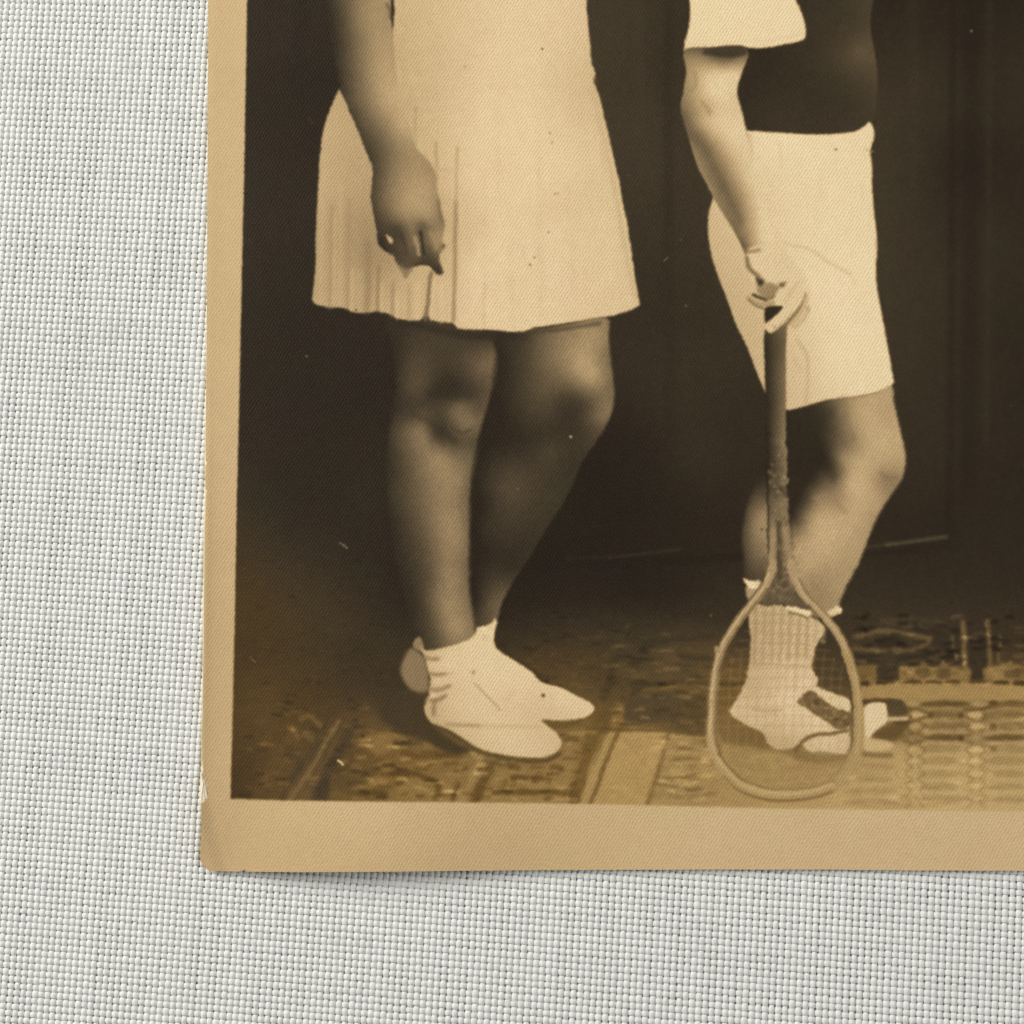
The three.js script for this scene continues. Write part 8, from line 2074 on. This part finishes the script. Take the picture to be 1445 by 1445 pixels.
function sheet(edge, low, picLeft, picLow, top, thick, pick) {
  // s: 0..1 border, 1..2 picture; t: 0..1 picture, 1..2 lower border
  const SS = [...grade(0, 1, 14, 1.3), ...grade(1, 1.12, 40), ...grade(1.12, 2, 60), 2], TT = [...grade(0, 0.5, 50), ...grade(0.5, 1, 190), ...grade(1, 2, 60), 2];
  const at = (s, t) => {
    let x = 5, y = 5;
    for (let k = 0; k < 3; k++) {
      const pl = along(picLow, x), lw = along(low, x);
      y = t < 1 ? TOP + (pl - TOP) * t : pl + (lw - pl) * (t - 1);
      const a = along(edge, y), b = along(picLeft, y);
      x = s < 1 ? a + (b - a) * s : b + (RIGHT - b) * (s - 1);
    }
    return [x, y];
  };
  const grid = TT.map((t) => SS.map((s) => at(s, t)));
  const W = SS.length, H = TT.length, pos = [], uv = [], idx = [];
  for (let j = 0; j < H; j++) for (let i = 0; i < W; i++) {
    const [x, y] = grid[j][i];
    pos.push(x * MM, (lift(x, y) + top) * MM, -y * MM);
    uv.push((x - X0) / SPAN, (y - Y0) / SPAN);
  }
  for (let j = 0; j < H - 1; j++) for (let i = 0; i < W - 1; i++) {
    if (!pick(SS[i] >= 1, TT[j] >= 1)) continue;
    const a = j * W + i, b = a + 1, c = a + W, d = c + 1;
    idx.push(a, c, b, b, c, d);
  }
  // side walls round the whole outline, and the underside
  const ring = [];
  for (let j = 0; j < H; j++) ring.push([0, j]);
  for (let i = 1; i < W; i++) ring.push([i, H - 1]);
  for (let j = H - 2; j >= 0; j--) ring.push([W - 1, j]);
  for (let i = W - 2; i >= 0; i--) ring.push([i, 0]);
  const g = new THREE.BufferGeometry();
  g.setAttribute('position', new THREE.Float32BufferAttribute(pos, 3));
  g.setAttribute('uv', new THREE.Float32BufferAttribute(uv, 2));
  g.setIndex(idx);
  g.computeVertexNormals();
  const wp = [], wu = [], wi = [];
  ring.forEach(([i, j]) => {
    const [x, y] = grid[j][i];
    for (const k of [top, top - thick]) { wp.push(x * MM, (lift(x, y) + k) * MM, -y * MM); wu.push((x - X0) / SPAN, (y - Y0) / SPAN); }
  });
  for (let k = 0; k < ring.length - 1; k++) wi.push(2 * k, 2 * k + 1, 2 * k + 2, 2 * k + 2, 2 * k + 1, 2 * k + 3);
  const wall = new THREE.BufferGeometry();
  wall.setAttribute('position', new THREE.Float32BufferAttribute(wp, 3));
  wall.setAttribute('uv', new THREE.Float32BufferAttribute(wu, 2));
  wall.setIndex(wi);
  wall.computeVertexNormals();
  return { g, wall };
}
const CARD = 0.26, PAPER = 0.11;
const print = new THREE.Group();
print.name = 'photograph_print';
print.userData = { label: 'old sepia photograph print with cream border and worn corner lying on the white cloth', category: 'photograph' };
print.position.set(CORNER[0] * MM, 0.2 * MM, CORNER[1] * MM);
scene.add(print);
const photoMat = new THREE.MeshPhysicalMaterial({ map: photoMap, bumpMap: embossMap, bumpScale: 0.000024, roughness: 0.62, specularIntensity: 0.3, side: THREE.DoubleSide });
const coreMat = new THREE.MeshStandardMaterial({ color: new THREE.Color(0.93, 0.82, 0.6), roughness: 0.9, side: THREE.DoubleSide });
const rimMat = new THREE.MeshStandardMaterial({ color: new THREE.Color(0.36, 0.26, 0.13), roughness: 0.85, side: THREE.DoubleSide });
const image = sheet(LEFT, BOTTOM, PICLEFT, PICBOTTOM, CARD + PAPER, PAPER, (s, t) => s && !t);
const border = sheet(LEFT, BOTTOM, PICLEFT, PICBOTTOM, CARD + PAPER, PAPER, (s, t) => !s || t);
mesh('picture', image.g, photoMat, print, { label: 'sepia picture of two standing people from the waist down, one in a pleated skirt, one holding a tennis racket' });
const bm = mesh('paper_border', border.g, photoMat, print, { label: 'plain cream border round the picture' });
mesh('paper_edge', border.wall, rimMat, bm);
const card = sheet(CARDLEFT, CARDBOTTOM, PICLEFT, PICBOTTOM, CARD, CARD, () => true);
const cm = mesh('card_backing', card.g, coreMat, print, { label: 'pale card showing where the paper has chipped off the left edge' });
mesh('card_edge', card.wall, coreMat, cm);
// torn fibres of the card in the larger chip
{
  const R = rng(33);
  const fibre = new THREE.MeshStandardMaterial({ color: new THREE.Color(0.9, 0.8, 0.6), roughness: 0.95 });
  for (const [x, y, len, lean, h] of [[0.0, 6.44, -1.74, 0.23, 0.03], [0.15, 6.39, -1.51, 0.29, 0.06], [-0.08, 6.11, -1.51, -0.12, 0.04], [0.24, 6.11, -0.81, 0.23, 0.03], [-0.25, 32.49, -0.52, 0.17, 0.03]]) {
    const p = [];
    for (let k = 0; k <= 6; k++) { const u = k / 6 - 0.5; p.push(new THREE.Vector3((x + u * lean + (R() - 0.5) * 0.02) * MM, (lift(x, y) + CARD + h * (1 - 4 * u * u * 0.6)) * MM, -(y + u * len) * MM)); }
    mesh('torn_fibre', new THREE.TubeGeometry(new THREE.CatmullRomCurve3(p), 10, 0.05 * MM, 5), fibre, cm);
  }
}

renderer.render(scene, camera);
